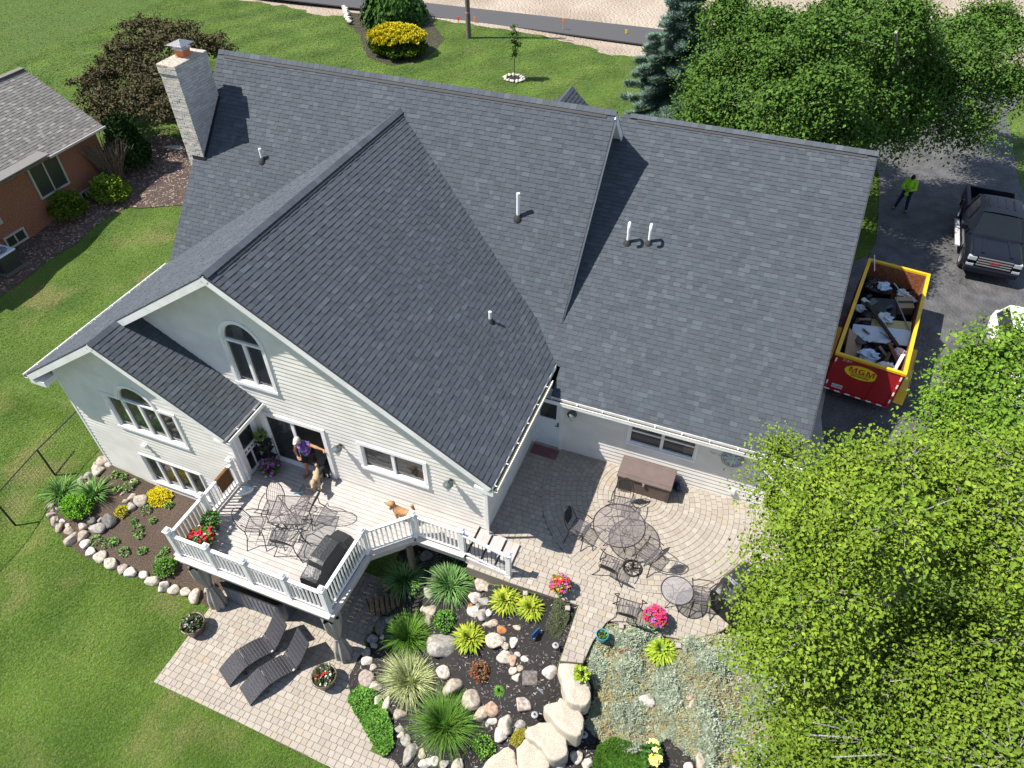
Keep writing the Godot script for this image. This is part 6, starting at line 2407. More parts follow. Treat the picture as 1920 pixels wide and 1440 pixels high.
func hand_bones(w: Vector3, d: Vector3, n: Vector3, side: float) -> Array:
	# palm and five unequal fingers, gently curled; d along the fingers, n out of the back of the hand
	var s := d.cross(n).normalized() * side
	var b := []
	b.append([w, w + d * 0.05 + s * 0.018, 0.026, 0.022])
	b.append([w, w + d * 0.055 - s * 0.02, 0.026, 0.020])
	for i in 4:
		var r := w + d * 0.075 + s * (0.033 - i * 0.021)
		var l: float = [0.058, 0.068, 0.064, 0.050][i]
		b.append([r - d * 0.02, r + d * l * 0.5 - n * 0.006, 0.0105, 0.010])
		b.append([r + d * l * 0.5 - n * 0.006, r + d * l * 0.85 - n * 0.03, 0.010, 0.0085])
	b.append([w + d * 0.015 + s * 0.02, w + d * 0.05 + s * 0.055 - n * 0.01, 0.014, 0.011])
	b.append([w + d * 0.05 + s * 0.055 - n * 0.01, w + d * 0.08 + s * 0.058 - n * 0.025, 0.011, 0.009])
	return b

# j: named joints of a figure facing +z
func figure(label: String, at: Vector3, turn: float, j: Dictionary, look: Dictionary) -> void:
	var t := thing("person", label, "person", at, turn)
	var body := []
	body.append([j.hip_l, j.knee_l, 0.088, 0.058])
	body.append([j.knee_l, j.ankle_l, 0.055, 0.037])
	body.append([j.hip_r, j.knee_r, 0.088, 0.058])
	body.append([j.knee_r, j.ankle_r, 0.055, 0.037])
	body.append([j.pelvis, j.chest, 0.135, 0.14])
	body.append([j.hip_l, j.hip_r, 0.11, 0.11])
	body.append([j.sh_l, j.sh_r, 0.075, 0.075])
	body.append([j.chest, j.neck, 0.13, 0.06])
	body.append([j.neck, j.head, 0.052, 0.06])
	for s in ["l", "r"]:
		body.append([j["sh_" + s], j["el_" + s], 0.056, 0.043])
		body.append([j["el_" + s], j["wr_" + s], 0.042, 0.027])
		var ft: Vector3 = j["toe_" + s] - j["ankle_" + s]
		body.append([j["ankle_" + s], j["toe_" + s], 0.04, 0.032])
	var m := soft(body, 0.022, 0.04)
	paint(m, look.skin)
	# head with brow, nose, jaw and ears
	var hd: Vector3 = j.head
	var f: Vector3 = j.face
	var up: Vector3 = j.crown
	var side := up.cross(f).normalized()
	var hb := [[hd + up * 0.04 - f * 0.015, hd + up * 0.045 + f * 0.01, 0.088, 0.085], [hd - up * 0.05 + f * 0.035, hd - up * 0.06 + f * 0.05, 0.055, 0.042], [hd - up * 0.01 + f * 0.085, hd - up * 0.025 + f * 0.105, 0.012, 0.015],
		[hd + side * 0.088 - f * 0.01, hd + side * 0.094 - up * 0.03 - f * 0.012, 0.014, 0.012], [hd - side * 0.088 - f * 0.01, hd - side * 0.094 - up * 0.03 - f * 0.012, 0.014, 0.012], [hd - up * 0.058 + f * 0.082, hd - up * 0.06 + f * 0.084, 0.016, 0.016]]
	var hm := paint(soft(hb, 0.010, 0.018), look.skin)
	m.v.append_array(hm.v); m.n.append_array(hm.n); m.c.append_array(hm.c)
	for s in ["l", "r"]:
		var d: Vector3 = (j["hand_" + s] - j["wr_" + s]).normalized()
		var n := (Vector3(0, 1, 0) - d * d.y).normalized() if absf(d.y) < 0.9 else Vector3(1 if s == "l" else -1, 0, 0)
		var h := paint(soft(hand_bones(j["wr_" + s], d, n, 1.0 if s == "l" else -1.0), 0.0065, 0.006), look.skin)
		m.v.append_array(h.v); m.n.append_array(h.n); m.c.append_array(h.c)
	obj("body", m, M.plain, t)
	m = MB.new()
	m.col = Color(0.02, 0.02, 0.02)
	for s in [-1, 1]: m.ball(hd + up * 0.012 + f * 0.083 + side * s * 0.032, Vector3.ONE * 0.011, 8)
	obj("eyes", m, M.satin, t)
	# shirt
	var sl: float = look.sleeve
	var shirt := [[j.pelvis + Vector3(0, look.hem, 0), j.chest, 0.158, 0.155], [j.chest, j.neck - Vector3(0, 0.03, 0), 0.145, 0.082], [j.sh_l, j.sh_r, 0.087, 0.087]]
	for s in ["l", "r"]:
		var e: Vector3 = j["sh_" + s].lerp(j["el_" + s], minf(sl, 1.0))
		if sl > 0.05: shirt.append([j["sh_" + s], e, 0.074, 0.062])
		if sl > 1.0: shirt.append([j["el_" + s], j["el_" + s].lerp(j["wr_" + s], sl - 1.0), 0.062, 0.048])
	m = soft(shirt, 0.022, 0.04)
	paint(m, look.shirt)
	if look.has("print"):
		var fn := FastNoiseLite.new()
		fn.frequency = 9.0
		for i in range(0, m.v.size(), 3):
			var p := (m.v[i] + m.v[i + 1] + m.v[i + 2]) / 3.0
			var q := fn.get_noise_3d(p.x, p.y, p.z)
			var q2 := fn.get_noise_3d(p.x + 20, p.y, p.z)
			var c: Color = look.shirt
			if q > 0.22: c = Color(0.55, 0.07, 0.28)
			elif q2 > 0.25: c = Color(0.45, 0.45, 0.55)
			elif q2 < -0.3: c = Color(0.02, 0.02, 0.12)
			for k in 3: m.c[i + k] = c
	obj("shirt", m, M.cloth, t)
	# trousers or shorts
	var pk: float = look.leg
	var tr := [[j.hip_l, j.hip_r, 0.128, 0.128], [j.pelvis, j.pelvis + Vector3(0, 0.08, 0), 0.14, 0.142]]
	for s in ["l", "r"]:
		tr.append([j["hip_" + s], j["hip_" + s].lerp(j["knee_" + s], minf(pk, 1.0)), 0.104, 0.074 if pk >= 1.0 else 0.092])
		if pk > 1.0: tr.append([j["knee_" + s], j["knee_" + s].lerp(j["ankle_" + s], pk - 1.0), 0.074, 0.062])
	obj("trousers", paint(soft(tr, 0.022, 0.03), look.pants), M.cloth, t)
	for s in ["l", "r"]:
		var d: Vector3 = (j["toe_" + s] - j["ankle_" + s])
		m = soft([[j["ankle_" + s] + Vector3(0, -0.03, 0), j["toe_" + s], 0.05, 0.045]], 0.015, 0.02)
		obj("shoe", paint(m, look.shoe), M.plain, t)
	# cap or hair
	m = soft([[hd + up * 0.062 - f * 0.02, hd + up * 0.062 + f * 0.008, 0.088, 0.088], [hd + up * 0.02 - f * 0.055, hd - up * 0.02 - f * 0.05, 0.068, 0.06]], 0.012, 0.02)
	if look.brim > 0:
		var br := soft([[hd + up * 0.085 + f * 0.07 + side * 0.05, hd + up * 0.07 + f * (0.07 + look.brim) + side * 0.03, 0.016, 0.010], [hd + up * 0.085 + f * 0.07 - side * 0.05, hd + up * 0.07 + f * (0.07 + look.brim) - side * 0.03, 0.016, 0.010], [hd + up * 0.09 + f * 0.07, hd + up * 0.075 + f * (0.08 + look.brim), 0.016, 0.010]], 0.010, 0.03)
		m.v.append_array(br.v); m.n.append_array(br.n); m.c.append_array(br.c)
	obj("cap" if look.brim > 0 else "hair", paint(m, look.hat), M.cloth, t)

func dog(label: String, at: Vector3, turn: float, c: Color, ear: Color, s: float, tail_up: float, head_turn := 0.0) -> void:
	var t := thing("dog", label, "dog", at, turn)
	var b := []
	# facing +x; deep chest, tucked belly
	b.append([Vector3(0.20, 0.40, 0), Vector3(0.02, 0.37, 0), 0.125, 0.115])
	b.append([Vector3(0.02, 0.37, 0), Vector3(-0.22, 0.40, 0), 0.11, 0.10])
	b.append([Vector3(0.22, 0.44, 0), Vector3(0.33, 0.58, 0), 0.09, 0.075])
	var hx := Vector3(cos(head_turn), 0, -sin(head_turn))
	var h0 := Vector3(0.35, 0.62, 0)
	b.append([h0, h0 + hx * 0.07, 0.085, 0.075])
	b.append([h0 + hx * 0.09 - Vector3.UP * 0.03, h0 + hx * 0.19 - Vector3.UP * 0.04, 0.05, 0.038])
	for z in [-0.085, 0.085]:
		b.append([Vector3(0.20, 0.34, z), Vector3(0.19, 0.18, z), 0.055, 0.036])
		b.append([Vector3(0.19, 0.18, z), Vector3(0.20, 0.04, z), 0.034, 0.028])
		b.append([Vector3(0.20, 0.03, z), Vector3(0.24, 0.025, z), 0.032, 0.026])
		b.append([Vector3(-0.22, 0.36, z), Vector3(-0.17, 0.25, z), 0.08, 0.05])
		b.append([Vector3(-0.17, 0.25, z), Vector3(-0.28, 0.16, z), 0.045, 0.032])
		b.append([Vector3(-0.28, 0.16, z), Vector3(-0.26, 0.04, z), 0.03, 0.027])
		b.append([Vector3(-0.26, 0.03, z), Vector3(-0.22, 0.025, z), 0.032, 0.026])
	b.append([Vector3(-0.28, 0.44, 0), Vector3(-0.36, 0.50 + 0.06 * tail_up, 0), 0.035, 0.034])
	b.append([Vector3(-0.36, 0.50 + 0.06 * tail_up, 0), Vector3(-0.38 + 0.05 * tail_up, 0.50 + 0.18 * tail_up, 0.02), 0.036, 0.05])
	var m := soft(b, 0.017, 0.04)
	var fn := FastNoiseLite.new()
	fn.frequency = 30.0
	for i in m.v.size():
		var q := fn.get_noise_3dv(m.v[i])
		m.v[i] += m.n[i] * q * 0.016
		m.c[i] = c * (1.0 + 0.22 * q)
	m.v = m.v
	for i in m.v.size(): m.v[i] *= s
	obj("body", m, M.cloth, t)
	var sd := hx.cross(Vector3.UP)
	for k in [-1, 1]:
		m = soft([[h0 + sd * k * 0.075 + Vector3.UP * 0.03, h0 + sd * k * 0.105 - Vector3.UP * 0.08, 0.03, 0.042]], 0.015, 0.02)
		paint(m, ear)
		for i in m.v.size(): m.v[i] *= s
		obj("ear", m, M.cloth, t)
	m = MB.new()
	m.col = Color(0.015, 0.012, 0.012)
	m.ball((h0 + hx * 0.225 - Vector3.UP * 0.03) * s, Vector3.ONE * 0.017 * s, 8)
	for k in [-1, 1]: m.ball((h0 + hx * 0.12 + sd * k * 0.04 + Vector3.UP * 0.015) * s, Vector3.ONE * 0.011 * s, 8)
	obj("nose_and_eyes", m, M.satin, t)

func people() -> void:
	var V := func(x: float, y: float, z: float) -> Vector3: return Vector3(x, y, z)
	# man on the driveway, head bent over what he holds
	figure("person in a lime green shirt and dark jeans standing on the driveway", Vector3(19.62, 0.035, -12.93), -0.28, {
		"pelvis": Vector3(0.03, 0.98, -0.02), "chest": Vector3(0.03, 1.30, -0.02), "neck": Vector3(0.03, 1.50, 0.02), "head": Vector3(0.03, 1.62, 0.08), "face": Vector3(0, -0.55, 0.84).normalized(), "crown": Vector3(0, 0.84, 0.55).normalized(),
		"hip_l": Vector3(0.13, 0.94, 0), "knee_l": Vector3(0.20, 0.50, 0.03), "ankle_l": Vector3(0.24, 0.09, -0.03), "toe_l": Vector3(0.29, 0.045, 0.14),
		"hip_r": Vector3(-0.07, 0.94, 0), "knee_r": Vector3(-0.16, 0.50, 0.03), "ankle_r": Vector3(-0.22, 0.09, -0.02), "toe_r": Vector3(-0.28, 0.045, 0.15),
		"sh_l": Vector3(0.22, 1.42, -0.01), "el_l": Vector3(0.29, 1.14, 0.05), "wr_l": Vector3(0.12, 1.12, 0.27), "hand_l": Vector3(0.03, 1.13, 0.31),
		"sh_r": Vector3(-0.16, 1.42, -0.01), "el_r": Vector3(-0.24, 1.14, 0.05), "wr_r": Vector3(-0.07, 1.12, 0.27), "hand_r": Vector3(0.03, 1.13, 0.31)},
		{"skin": Color(0.36, 0.20, 0.13), "shirt": Color(0.42, 0.92, 0.03), "sleeve": 1.85, "hem": -0.10, "pants": Color(0.012, 0.022, 0.055), "leg": 1.95, "shoe": Color(0.06, 0.045, 0.03), "hat": Color(0.012, 0.012, 0.012), "brim": 0.0})
	var ph := MB.new()
	ph.col = Color(0.02, 0.02, 0.025)
	ph.bev(Vector3(-0.04, 0, -0.075), Vector3(0.04, 0.01, 0.075), 0.003)
	var po := one("phone", ph, M.satin, "phone held by the person in the lime shirt", "phone", Vector3(19.62, 1.155, -12.93) + Vector3(0.03, 0, 0.30).rotated(Vector3.UP, -0.28), 0.2)
	po.rotation.x = 0.35
	# woman coming out of the sliding door
	figure("person in a floral tank top and white cap stepping out of the sliding door", Vector3(3.42, DECK + 0.005, 9.72), 0.15, {
		"pelvis": Vector3(0, 0.90, 0.0), "chest": Vector3(-0.04, 1.20, 0.06), "neck": Vector3(-0.08, 1.38, 0.10), "head": Vector3(-0.10, 1.49, 0.15), "face": Vector3(-0.1, -0.3, 0.95).normalized(), "crown": Vector3(-0.06, 0.95, 0.3).normalized(),
		"hip_l": Vector3(0.10, 0.86, 0), "knee_l": Vector3(0.16, 0.48, 0.02), "ankle_l": Vector3(0.15, 0.09, -0.12), "toe_l": Vector3(0.17, 0.045, 0.04),
		"hip_r": Vector3(-0.10, 0.86, 0.0), "knee_r": Vector3(-0.10, 0.48, 0.12), "ankle_r": Vector3(-0.10, 0.09, 0.14), "toe_r": Vector3(-0.12, 0.045, 0.30),
		"sh_l": Vector3(0.14, 1.30, 0.05), "el_l": Vector3(0.38, 1.24, 0.06), "wr_l": Vector3(0.60, 1.20, 0.08), "hand_l": Vector3(0.68, 1.17, 0.10),
		"sh_r": Vector3(-0.22, 1.29, 0.06), "el_r": Vector3(-0.30, 1.02, 0.12), "wr_r": Vector3(-0.14, 0.94, 0.30), "hand_r": Vector3(-0.06, 0.92, 0.34)},
		{"skin": Color(0.44, 0.21, 0.12), "shirt": Color(0.05, 0.08, 0.34), "print": true, "sleeve": 0.0, "hem": 0.02, "pants": Color(0.012, 0.012, 0.014), "leg": 0.75, "shoe": Color(0.25, 0.11, 0.08), "hat": Color(0.75, 0.74, 0.72), "brim": 0.07})
	dog("shaggy cream dog walking out onto the deck", Vector3(3.86, DECK + 0.005, 10.12), -1.15, Color(0.50, 0.38, 0.25), Color(0.30, 0.20, 0.11), 0.92, 0.4)
	dog("curly golden dog behind the deck railing", Vector3(6.78, DECK + 0.005, 10.28), PI + 0.05, Color(0.50, 0.27, 0.13), Color(0.36, 0.17, 0.07), 0.95, 1.6)
	dog("black dog standing in the open sliding door", Vector3(3.92, DECK + 0.045, 9.62), -1.4, Color(0.012, 0.012, 0.013), Color(0.01, 0.01, 0.01), 0.85, 0.6)

# ------------------------------------------------------------------ vehicles
func wheel(parent: Node, p: Vector3, r: float, w: float) -> void:
	var o := Node3D.new()
	o.name = "wheel"
	parent.add_child(o, true)
	var m := MB.new()
	m.xf = Transform3D(Basis(Vector3.BACK, PI / 2), p)
	m.lathe(Vector3.ZERO, [Vector2(r * 0.6, -w / 2), Vector2(r * 0.94, -w / 2), Vector2(r, -w / 2 + 0.03), Vector2(r, w / 2 - 0.03), Vector2(r * 0.94, w / 2), Vector2(r * 0.6, w / 2)], 24)
	obj("tyre", m, M.rubber, o)
	m = MB.new()
	m.xf = Transform3D(Basis(Vector3.BACK, PI / 2), p)
	for s in [-1, 1]:
		m.lathe(Vector3.ZERO, [Vector2(0.01, s * w * 0.36), Vector2(r * 0.3, s * w * 0.36), Vector2(r * 0.5, s * w * 0.30), Vector2(r * 0.62, s * w * 0.5)] if s > 0 else [Vector2(r * 0.62, -w * 0.5), Vector2(r * 0.5, -w * 0.3), Vector2(r * 0.3, -w * 0.36), Vector2(0.01, -w * 0.36)], 20)
	obj("rim", m, M.metal, o)

# one closed body from cross sections along z: each [z, half width low, half width mid, half width top, y low, y mid, y top]
func hull(secs: Array) -> MB:
	var g := []
	for s in secs:
		var row := []
		for q in [[-s[1] * 0.9, s[4]], [-s[1], s[4] + 0.08], [-s[2], s[5]], [-s[3], s[6] - 0.03], [-s[3] + 0.08, s[6]], [0.0, s[6] + 0.015], [s[3] - 0.08, s[6]], [s[3], s[6] - 0.03], [s[2], s[5]], [s[1], s[4] + 0.08], [s[1] * 0.9, s[4]]]:
			row.append(Vector3(q[0], q[1], s[0]))
		g.append(row)
	var m := MB.new()
	m.surf(g, false)
	for e in [0, g.size() - 1]:
		for k in range(1, 10):
			m.tri(g[e][0], g[e][k], g[e][k + 1])
			m.tri(g[e][0], g[e][k + 1], g[e][k])
	return m

func pickup() -> void:
	var t := thing("pickup_truck", "black crew cab pickup truck parked on the driveway", "pickup truck", Vector3(22.88, 0.035, -11.15), -0.04)
	var b := Node3D.new()
	# body, front toward +z
	var m := hull([[2.92, 0.86, 0.88, 0.80, 0.52, 0.80, 1.08], [2.86, 0.94, 0.96, 0.86, 0.42, 0.82, 1.12], [2.55, 1.0, 1.01, 0.88, 0.40, 0.85, 1.17], [1.5, 1.0, 1.01, 0.90, 0.40, 0.85, 1.20], [1.35, 1.0, 1.01, 0.93, 0.40, 0.85, 1.19], [-0.85, 1.0, 1.01, 0.95, 0.42, 0.85, 1.16]])
	obj("front_body", m, M.carpaint, t)
	b.free()
	# hood creases
	m = MB.new()
	for s in [-1, 1]: m.bar(Vector3(s * 0.42, 1.222, 1.5), Vector3(s * 0.5, 1.185, 2.75), 0.10, 0.02)
	obj("hood_ridges", m, M.carpaint, t)
	# cab
	var cab := MB.new()
	var lo := [Vector3(-0.95, 1.16, 1.42), Vector3(0.95, 1.16, 1.42), Vector3(0.95, 1.14, -0.95), Vector3(-0.95, 1.14, -0.95)]
	var hi := [Vector3(-0.74, 1.80, 0.62), Vector3(0.74, 1.80, 0.62), Vector3(0.76, 1.80, -0.78), Vector3(-0.76, 1.80, -0.78)]
	var pil := 0.045
	for i in 4:
		cab.bar(lo[i], hi[i], 0.09, 0.07, Vector3(0, 0.3, 1))
	for s in [-1, 1]: cab.bar(Vector3(s * 0.95, 1.15, 0.15), Vector3(s * 0.75, 1.8, 0.12), 0.07, 0.08, Vector3(0, 0, 1))
	obj("pillars", cab, M.carpaint, t)
	m = MB.new()
	var g := []
	for i in 7:
		var z := lerpf(0.66, -0.82, i / 6.0)
		var row := []
		for k in 9:
			var x := lerpf(-0.79, 0.79, k / 8.0)
			row.append(Vector3(-x, 1.80 + 0.055 * (1 - pow(absf(x) / 0.79, 2.5)) + 0.02 * sin(i / 6.0 * PI), z))
		g.append(row)
	m.surf(g)
	var rf := obj("roof", m, M.carpaint, t)
	m = MB.new()
	for i in 4: m.bar(Vector3(-0.45 + i * 0.3, 1.876, 0.2), Vector3(-0.45 + i * 0.3, 1.876, -0.6), 0.05, 0.02)
	obj("roof_ribs", m, M.carpaint, rf)
	for w in [["windscreen", lo[0], lo[1], hi[1], hi[0]], ["rear_window", lo[2], lo[3], hi[3], hi[2]], ["side_window", lo[1], Vector3(0.95, 1.15, 0.15), Vector3(0.75, 1.8, 0.12), hi[1]], ["side_window", Vector3(0.95, 1.15, 0.15), lo[2], hi[2], Vector3(0.75, 1.8, 0.12)], ["side_window", Vector3(-0.95, 1.15, 0.15), lo[0], hi[0], Vector3(-0.75, 1.8, 0.12)], ["side_window", lo[3], Vector3(-0.95, 1.15, 0.15), Vector3(-0.75, 1.8, 0.12), hi[3]]]:
		m = MB.new()
		m.quad(w[1], w[4], w[3], w[2])
		obj(w[0], m, M.carglass, t)
	m = MB.new()
	m.col = Color(0.05, 0.05, 0.055)
	m.bx(Vector3(-0.9, 0.6, 0.75), Vector3(0.9, 1.12, 1.35))
	obj("dashboard", m, M.plain, t)
	for s in [-0.42, 0.42]:
		for z in [0.05, -0.75]:
			m = MB.new()
			m.col = Color(0.06, 0.055, 0.05)
			m.bev(Vector3(s - 0.26, 0.7, z - 0.25), Vector3(s + 0.26, 0.95, z + 0.3), 0.05)
			m.bev(Vector3(s - 0.24, 0.9, z - 0.3), Vector3(s + 0.24, 1.5, z - 0.16), 0.04)
			obj("seat", m, M.cloth, t)
	# bed
	m = MB.new()
	m.bx(Vector3(-1.0, 0.55, -2.9), Vector3(-0.86, 1.18, -0.95))
	m.bx(Vector3(0.86, 0.55, -2.9), Vector3(1.0, 1.18, -0.95))
	m.bx(Vector3(-0.86, 0.55, -2.9), Vector3(0.86, 1.15, -2.82))
	m.bx(Vector3(-0.86, 0.6, -1.05), Vector3(0.86, 1.16, -0.96))
	obj("bed_walls", m, M.carpaint, t)
	m = MB.new()
	m.col = Color(0.05, 0.05, 0.055)
	m.bx(Vector3(-0.86, 0.6, -2.82), Vector3(0.86, 0.66, -1.05))
	obj("bed_floor", m, M.plain, t)
	for s in [-1, 1]:
		for z in [1.95, -1.85]:
			wheel(t, Vector3(s * 0.86, 0.40, z), 0.40, 0.27)
			m = MB.new()
			var arc := []
			for i in 9: arc.append(Vector3(s * 1.0, 0.42 + sin(PI * i / 8) * 0.47, z + cos(PI * i / 8) * 0.5))
			m.tube(arc, 0.035, 6)
			obj("wheel_arch", m, M.carpaint, t)
		m = MB.new()
		m.col = Color(0.45, 0.45, 0.46)
		m.bx(Vector3(s * 1.12 - 0.09, 0.40, -1.0), Vector3(s * 1.12 + 0.09, 0.45, 1.2))
		obj("running_board", m, M.satin, t)
		m = MB.new()
		m.bev(Vector3(s * 1.17 - 0.12, 1.14, 0.98), Vector3(s * 1.17 + 0.12, 1.36, 1.10), 0.03)
		m.bar(Vector3(s * 0.96, 1.18, 1.08), Vector3(s * 1.1, 1.2, 1.05), 0.04, 0.05)
		obj("mirror", m, M.carpaint, t)
		m = MB.new()
		m.col = Color(0.34, 0.36, 0.39)
		m.bev(Vector3(s * 0.78 - 0.16, 0.89, 2.78), Vector3(s * 0.78 + 0.16, 1.06, 2.935), 0.03)
		obj("headlight", m, M.satin, t)
		m = MB.new()
		m.col = Color(0.35, 0.37, 0.4)
		m.bx(Vector3(s * 0.80 - 0.13, 0.66, 2.88), Vector3(s * 0.80 + 0.13, 0.74, 2.95))
		obj("fog_light", m, M.satin, t)
		m = MB.new()
		for z in [0.62, -0.35]: m.bx(Vector3(s * 1.012 - 0.012, 1.0, z - 0.1), Vector3(s * 1.012 + 0.012, 1.03, z + 0.1))
		obj("door_handle", m, M.carpaint, t)
	m = MB.new()
	m.col = Color(0.02, 0.02, 0.02)
	m.bx(Vector3(-0.58, 0.72, 2.88), Vector3(0.58, 1.08, 2.93))
	var gr := obj("grille", m, M.plain, t)
	for i in 4:
		m = MB.new()
		m.col = Color(0.18, 0.18, 0.19)
		m.bx(Vector3(-0.6, 0.72 + i * 0.105, 2.93), Vector3(0.6, 0.76 + i * 0.105, 2.955))
		obj("grille_bar", m, M.satin, gr)
	text(gr, "GMC", Vector3(0, 0.90, 2.965), Basis(), 0.15, Color(0.45, 0.02, 0.03))
	m = MB.new()
	m.bev(Vector3(-0.95, 0.42, 2.72), Vector3(0.95, 0.66, 3.0), 0.06)
	obj("bumper", m, M.carpaint, t)

func trailer() -> void:
	var t := thing("dump_trailer", "red dumpster trailer with yellow rim full of demolition waste", "dumpster", Vector3(18.62, 0.035, -2.2), -0.135)
	var W := 1.0
	var L := 2.95
	var y0 := 0.38
	var y1 := 1.78
	var m := MB.new()
	m.bx(Vector3(-W, y0, -L), Vector3(-W + 0.05, y1, L))
	m.bx(Vector3(W - 0.05, y0, -L), Vector3(W, y1, L))
	m.bx(Vector3(-W + 0.05, y0, L - 0.05), Vector3(W - 0.05, y1, L))
	m.bx(Vector3(-W + 0.05, y0, -L), Vector3(W - 0.05, y1, -L + 0.05))
	m.bx(Vector3(-W + 0.05, y0, -L + 0.05), Vector3(W - 0.05, y0 + 0.06, L - 0.05))
	obj("box", m, M.redpaint, t)
	m = MB.new()
	m.col = Color(0.30, 0.11, 0.05)
	m.bx(Vector3(-W + 0.055, y0 + 0.07, -L + 0.055), Vector3(-W + 0.06, y1, L - 0.055))
	m.bx(Vector3(W - 0.06, y0 + 0.07, -L + 0.055), Vector3(W - 0.055, y1, L - 0.055))
	m.bx(Vector3(-W + 0.06, y0 + 0.07, -L + 0.055), Vector3(W - 0.06, y1, -L + 0.06))
	obj("rusty_lining", m, M.stone, t)
	var k := 0
	for r in [[-W, -L, -W, L], [W, -L, W, L], [-W - 0.05, L, W + 0.05, L], [-W - 0.05, -L, W + 0.05, -L]]:
		m = MB.new()
		m.bar(Vector3(r[0], y1 + 0.035, r[1]), Vector3(r[2], y1 + 0.035 + (0.002 if k > 1 else 0.0), r[3]), 0.11, 0.08)
		obj("rim", m, M.yellowpaint, t)
		k += 1
	for s in [-1, 1]:
		for i in 9:
			m = MB.new()
			var z := -L + 0.2 + i * 0.69
			m.bx(Vector3(s * (W + 0.035) - 0.035, y0, z - 0.03), Vector3(s * (W + 0.035) + 0.035, y1, z + 0.03))
			obj("side_rib", m, M.redpaint, t)
		m = MB.new()
		m.bx(Vector3(s * (W + 0.22) - 0.15, 0.80, 0.2), Vector3(s * (W + 0.22) + 0.15, 0.84, 2.5))
		m.bx(Vector3(s * (W + 0.37) - 0.015, 0.68, 0.2), Vector3(s * (W + 0.37) + 0.015, 0.84, 2.5))
		m.bar(Vector3(s * (W + 0.22), 0.82, 2.49), Vector3(s * (W + 0.22), 0.5, 2.8), 0.3, 0.03)
		obj("fender", m, M.yellowpaint, t)
		wheel(t, Vector3(s * (W + 0.2), 0.36, 0.85), 0.36, 0.22)
		wheel(t, Vector3(s * (W + 0.2), 0.36, 1.72), 0.36, 0.22)
	m = MB.new()
	m.col = Color(0.03, 0.03, 0.03)
	m.bx(Vector3(-0.5, 0.22, -L - 0.9), Vector3(-0.4, 0.36, L))
	m.bx(Vector3(0.4, 0.22, -L - 0.9), Vector3(0.5, 0.36, L))
	obj("chassis", m, M.plain, t)
	# tailgate: ribs, reflective tape, oval sign, numbers and plate
	var tg := Node3D.new()
	tg.name = "tailgate"
	t.add_child(tg, true)
	obj("gate_panel", MB.new().bx(Vector3(-W + 0.01, y0, L + 0.002), Vector3(W - 0.01, y1 - 0.01, L + 0.03)), M.redpaint, tg)
	for x in [-W + 0.04, 0.36, W - 0.04]:
		obj("gate_rib", MB.new().bx(Vector3(x - 0.04, y0, L + 0.03), Vector3(x + 0.04, y1, L + (0.06 if x < 0.9 else 0.07))), M.redpaint, tg)
	for i in 12:
		m = MB.new()
		m.col = Color(0.75, 0.75, 0.75) if i % 2 == 0 else Color(0.5, 0.02, 0.03)
		m.bx(Vector3(-W + 0.02 + i * 0.163, y0 + 0.0, L + 0.075), Vector3(-W + 0.02 + (i + 1) * 0.163, y0 + 0.05, L + 0.079))
		obj("reflective_tape", m, M.plain, tg)
	for s in [-1, 1]:
		for i in 8:
			if s < 0 and i in [2, 3, 4, 5]: continue
			m = MB.new()
			m.col = Color(0.75, 0.75, 0.75) if i % 2 == 1 else Color(0.5, 0.02, 0.03)
			m.bx(Vector3(s * (W - 0.04) - 0.025, y0 + 0.06 + i * 0.16, L + 0.075), Vector3(s * (W - 0.04) + 0.025, y0 + 0.06 + (i + 1) * 0.16, L + 0.079))
			obj("reflective_tape", m, M.plain, tg)
	m = MB.new()
	m.col = Color(0.72, 0.60, 0.02)
	var cx := -0.12
	var cy := 1.36
	for i in 32:
		var a := TAU * i / 32
		var e := TAU * (i + 1) / 32
		m.tri(Vector3(cx, cy, L + 0.036), Vector3(cx + cos(e) * 0.5, cy + sin(e) * 0.26, L + 0.036), Vector3(cx + cos(a) * 0.5, cy + sin(a) * 0.26, L + 0.036))
	var ov := obj("oval_sign", m, M.satin, tg)
	text(ov, "MGM", Vector3(cx, cy + 0.055, L + 0.040), Basis.from_scale(Vector3(1.18, 1, 1)), 0.27, Color(0.5, 0.02, 0.02))
	text(ov, "DUMPSTERS", Vector3(cx, cy - 0.075, L + 0.040), Basis(), 0.11, Color(0.5, 0.12, 0.02))
	text(ov, "866-744-8005", Vector3(cx, cy - 0.16, L + 0.040), Basis(), 0.085, Color(0.05, 0.05, 0.03))
	text(tg, "3181", Vector3(-0.64, 1.68, L + 0.034), Basis(), 0.13, Color(0.55, 0.42, 0.2), "number")
	m = MB.new()
	m.col = Color(0.55, 0.58, 0.6)
	m.bx(Vector3(-0.80, 0.50, L + 0.032), Vector3(-0.46, 0.65, L + 0.04))
	var pl := obj("plate", m, M.satin, tg)
	text(pl, "E21280A", Vector3(-0.63, 0.572, L + 0.042), Basis(), 0.085, Color(0.1, 0.14, 0.2))
	m = MB.new()
	m.col = Color(0.03, 0.03, 0.03)
	m.bar(Vector3(-W - 0.05, 1.5, L - 0.1), Vector3(-W - 0.2, 1.05, L - 0.25), 0.03, 0.05)
	obj("latch", m, M.plain, t)
	# ---- waste: each a thing of its own, resting in the box
	var X := t.transform
	rng.seed = 203
	var junk := func(called: String, label: String, cat: String, mb: MB, material: Material, p: Vector3, rot: Vector3, group := "") -> void:
		var o := one(called, mb, material, label, cat, Vector3.ZERO, 0, group)
		o.transform = X * Transform3D(Basis.from_euler(rot), p)
	var heap := MB.new()
	heap.col = Color(0.018, 0.018, 0.02)
	var f := FastNoiseLite.new()
	f.frequency = 1.1
	var gg := []
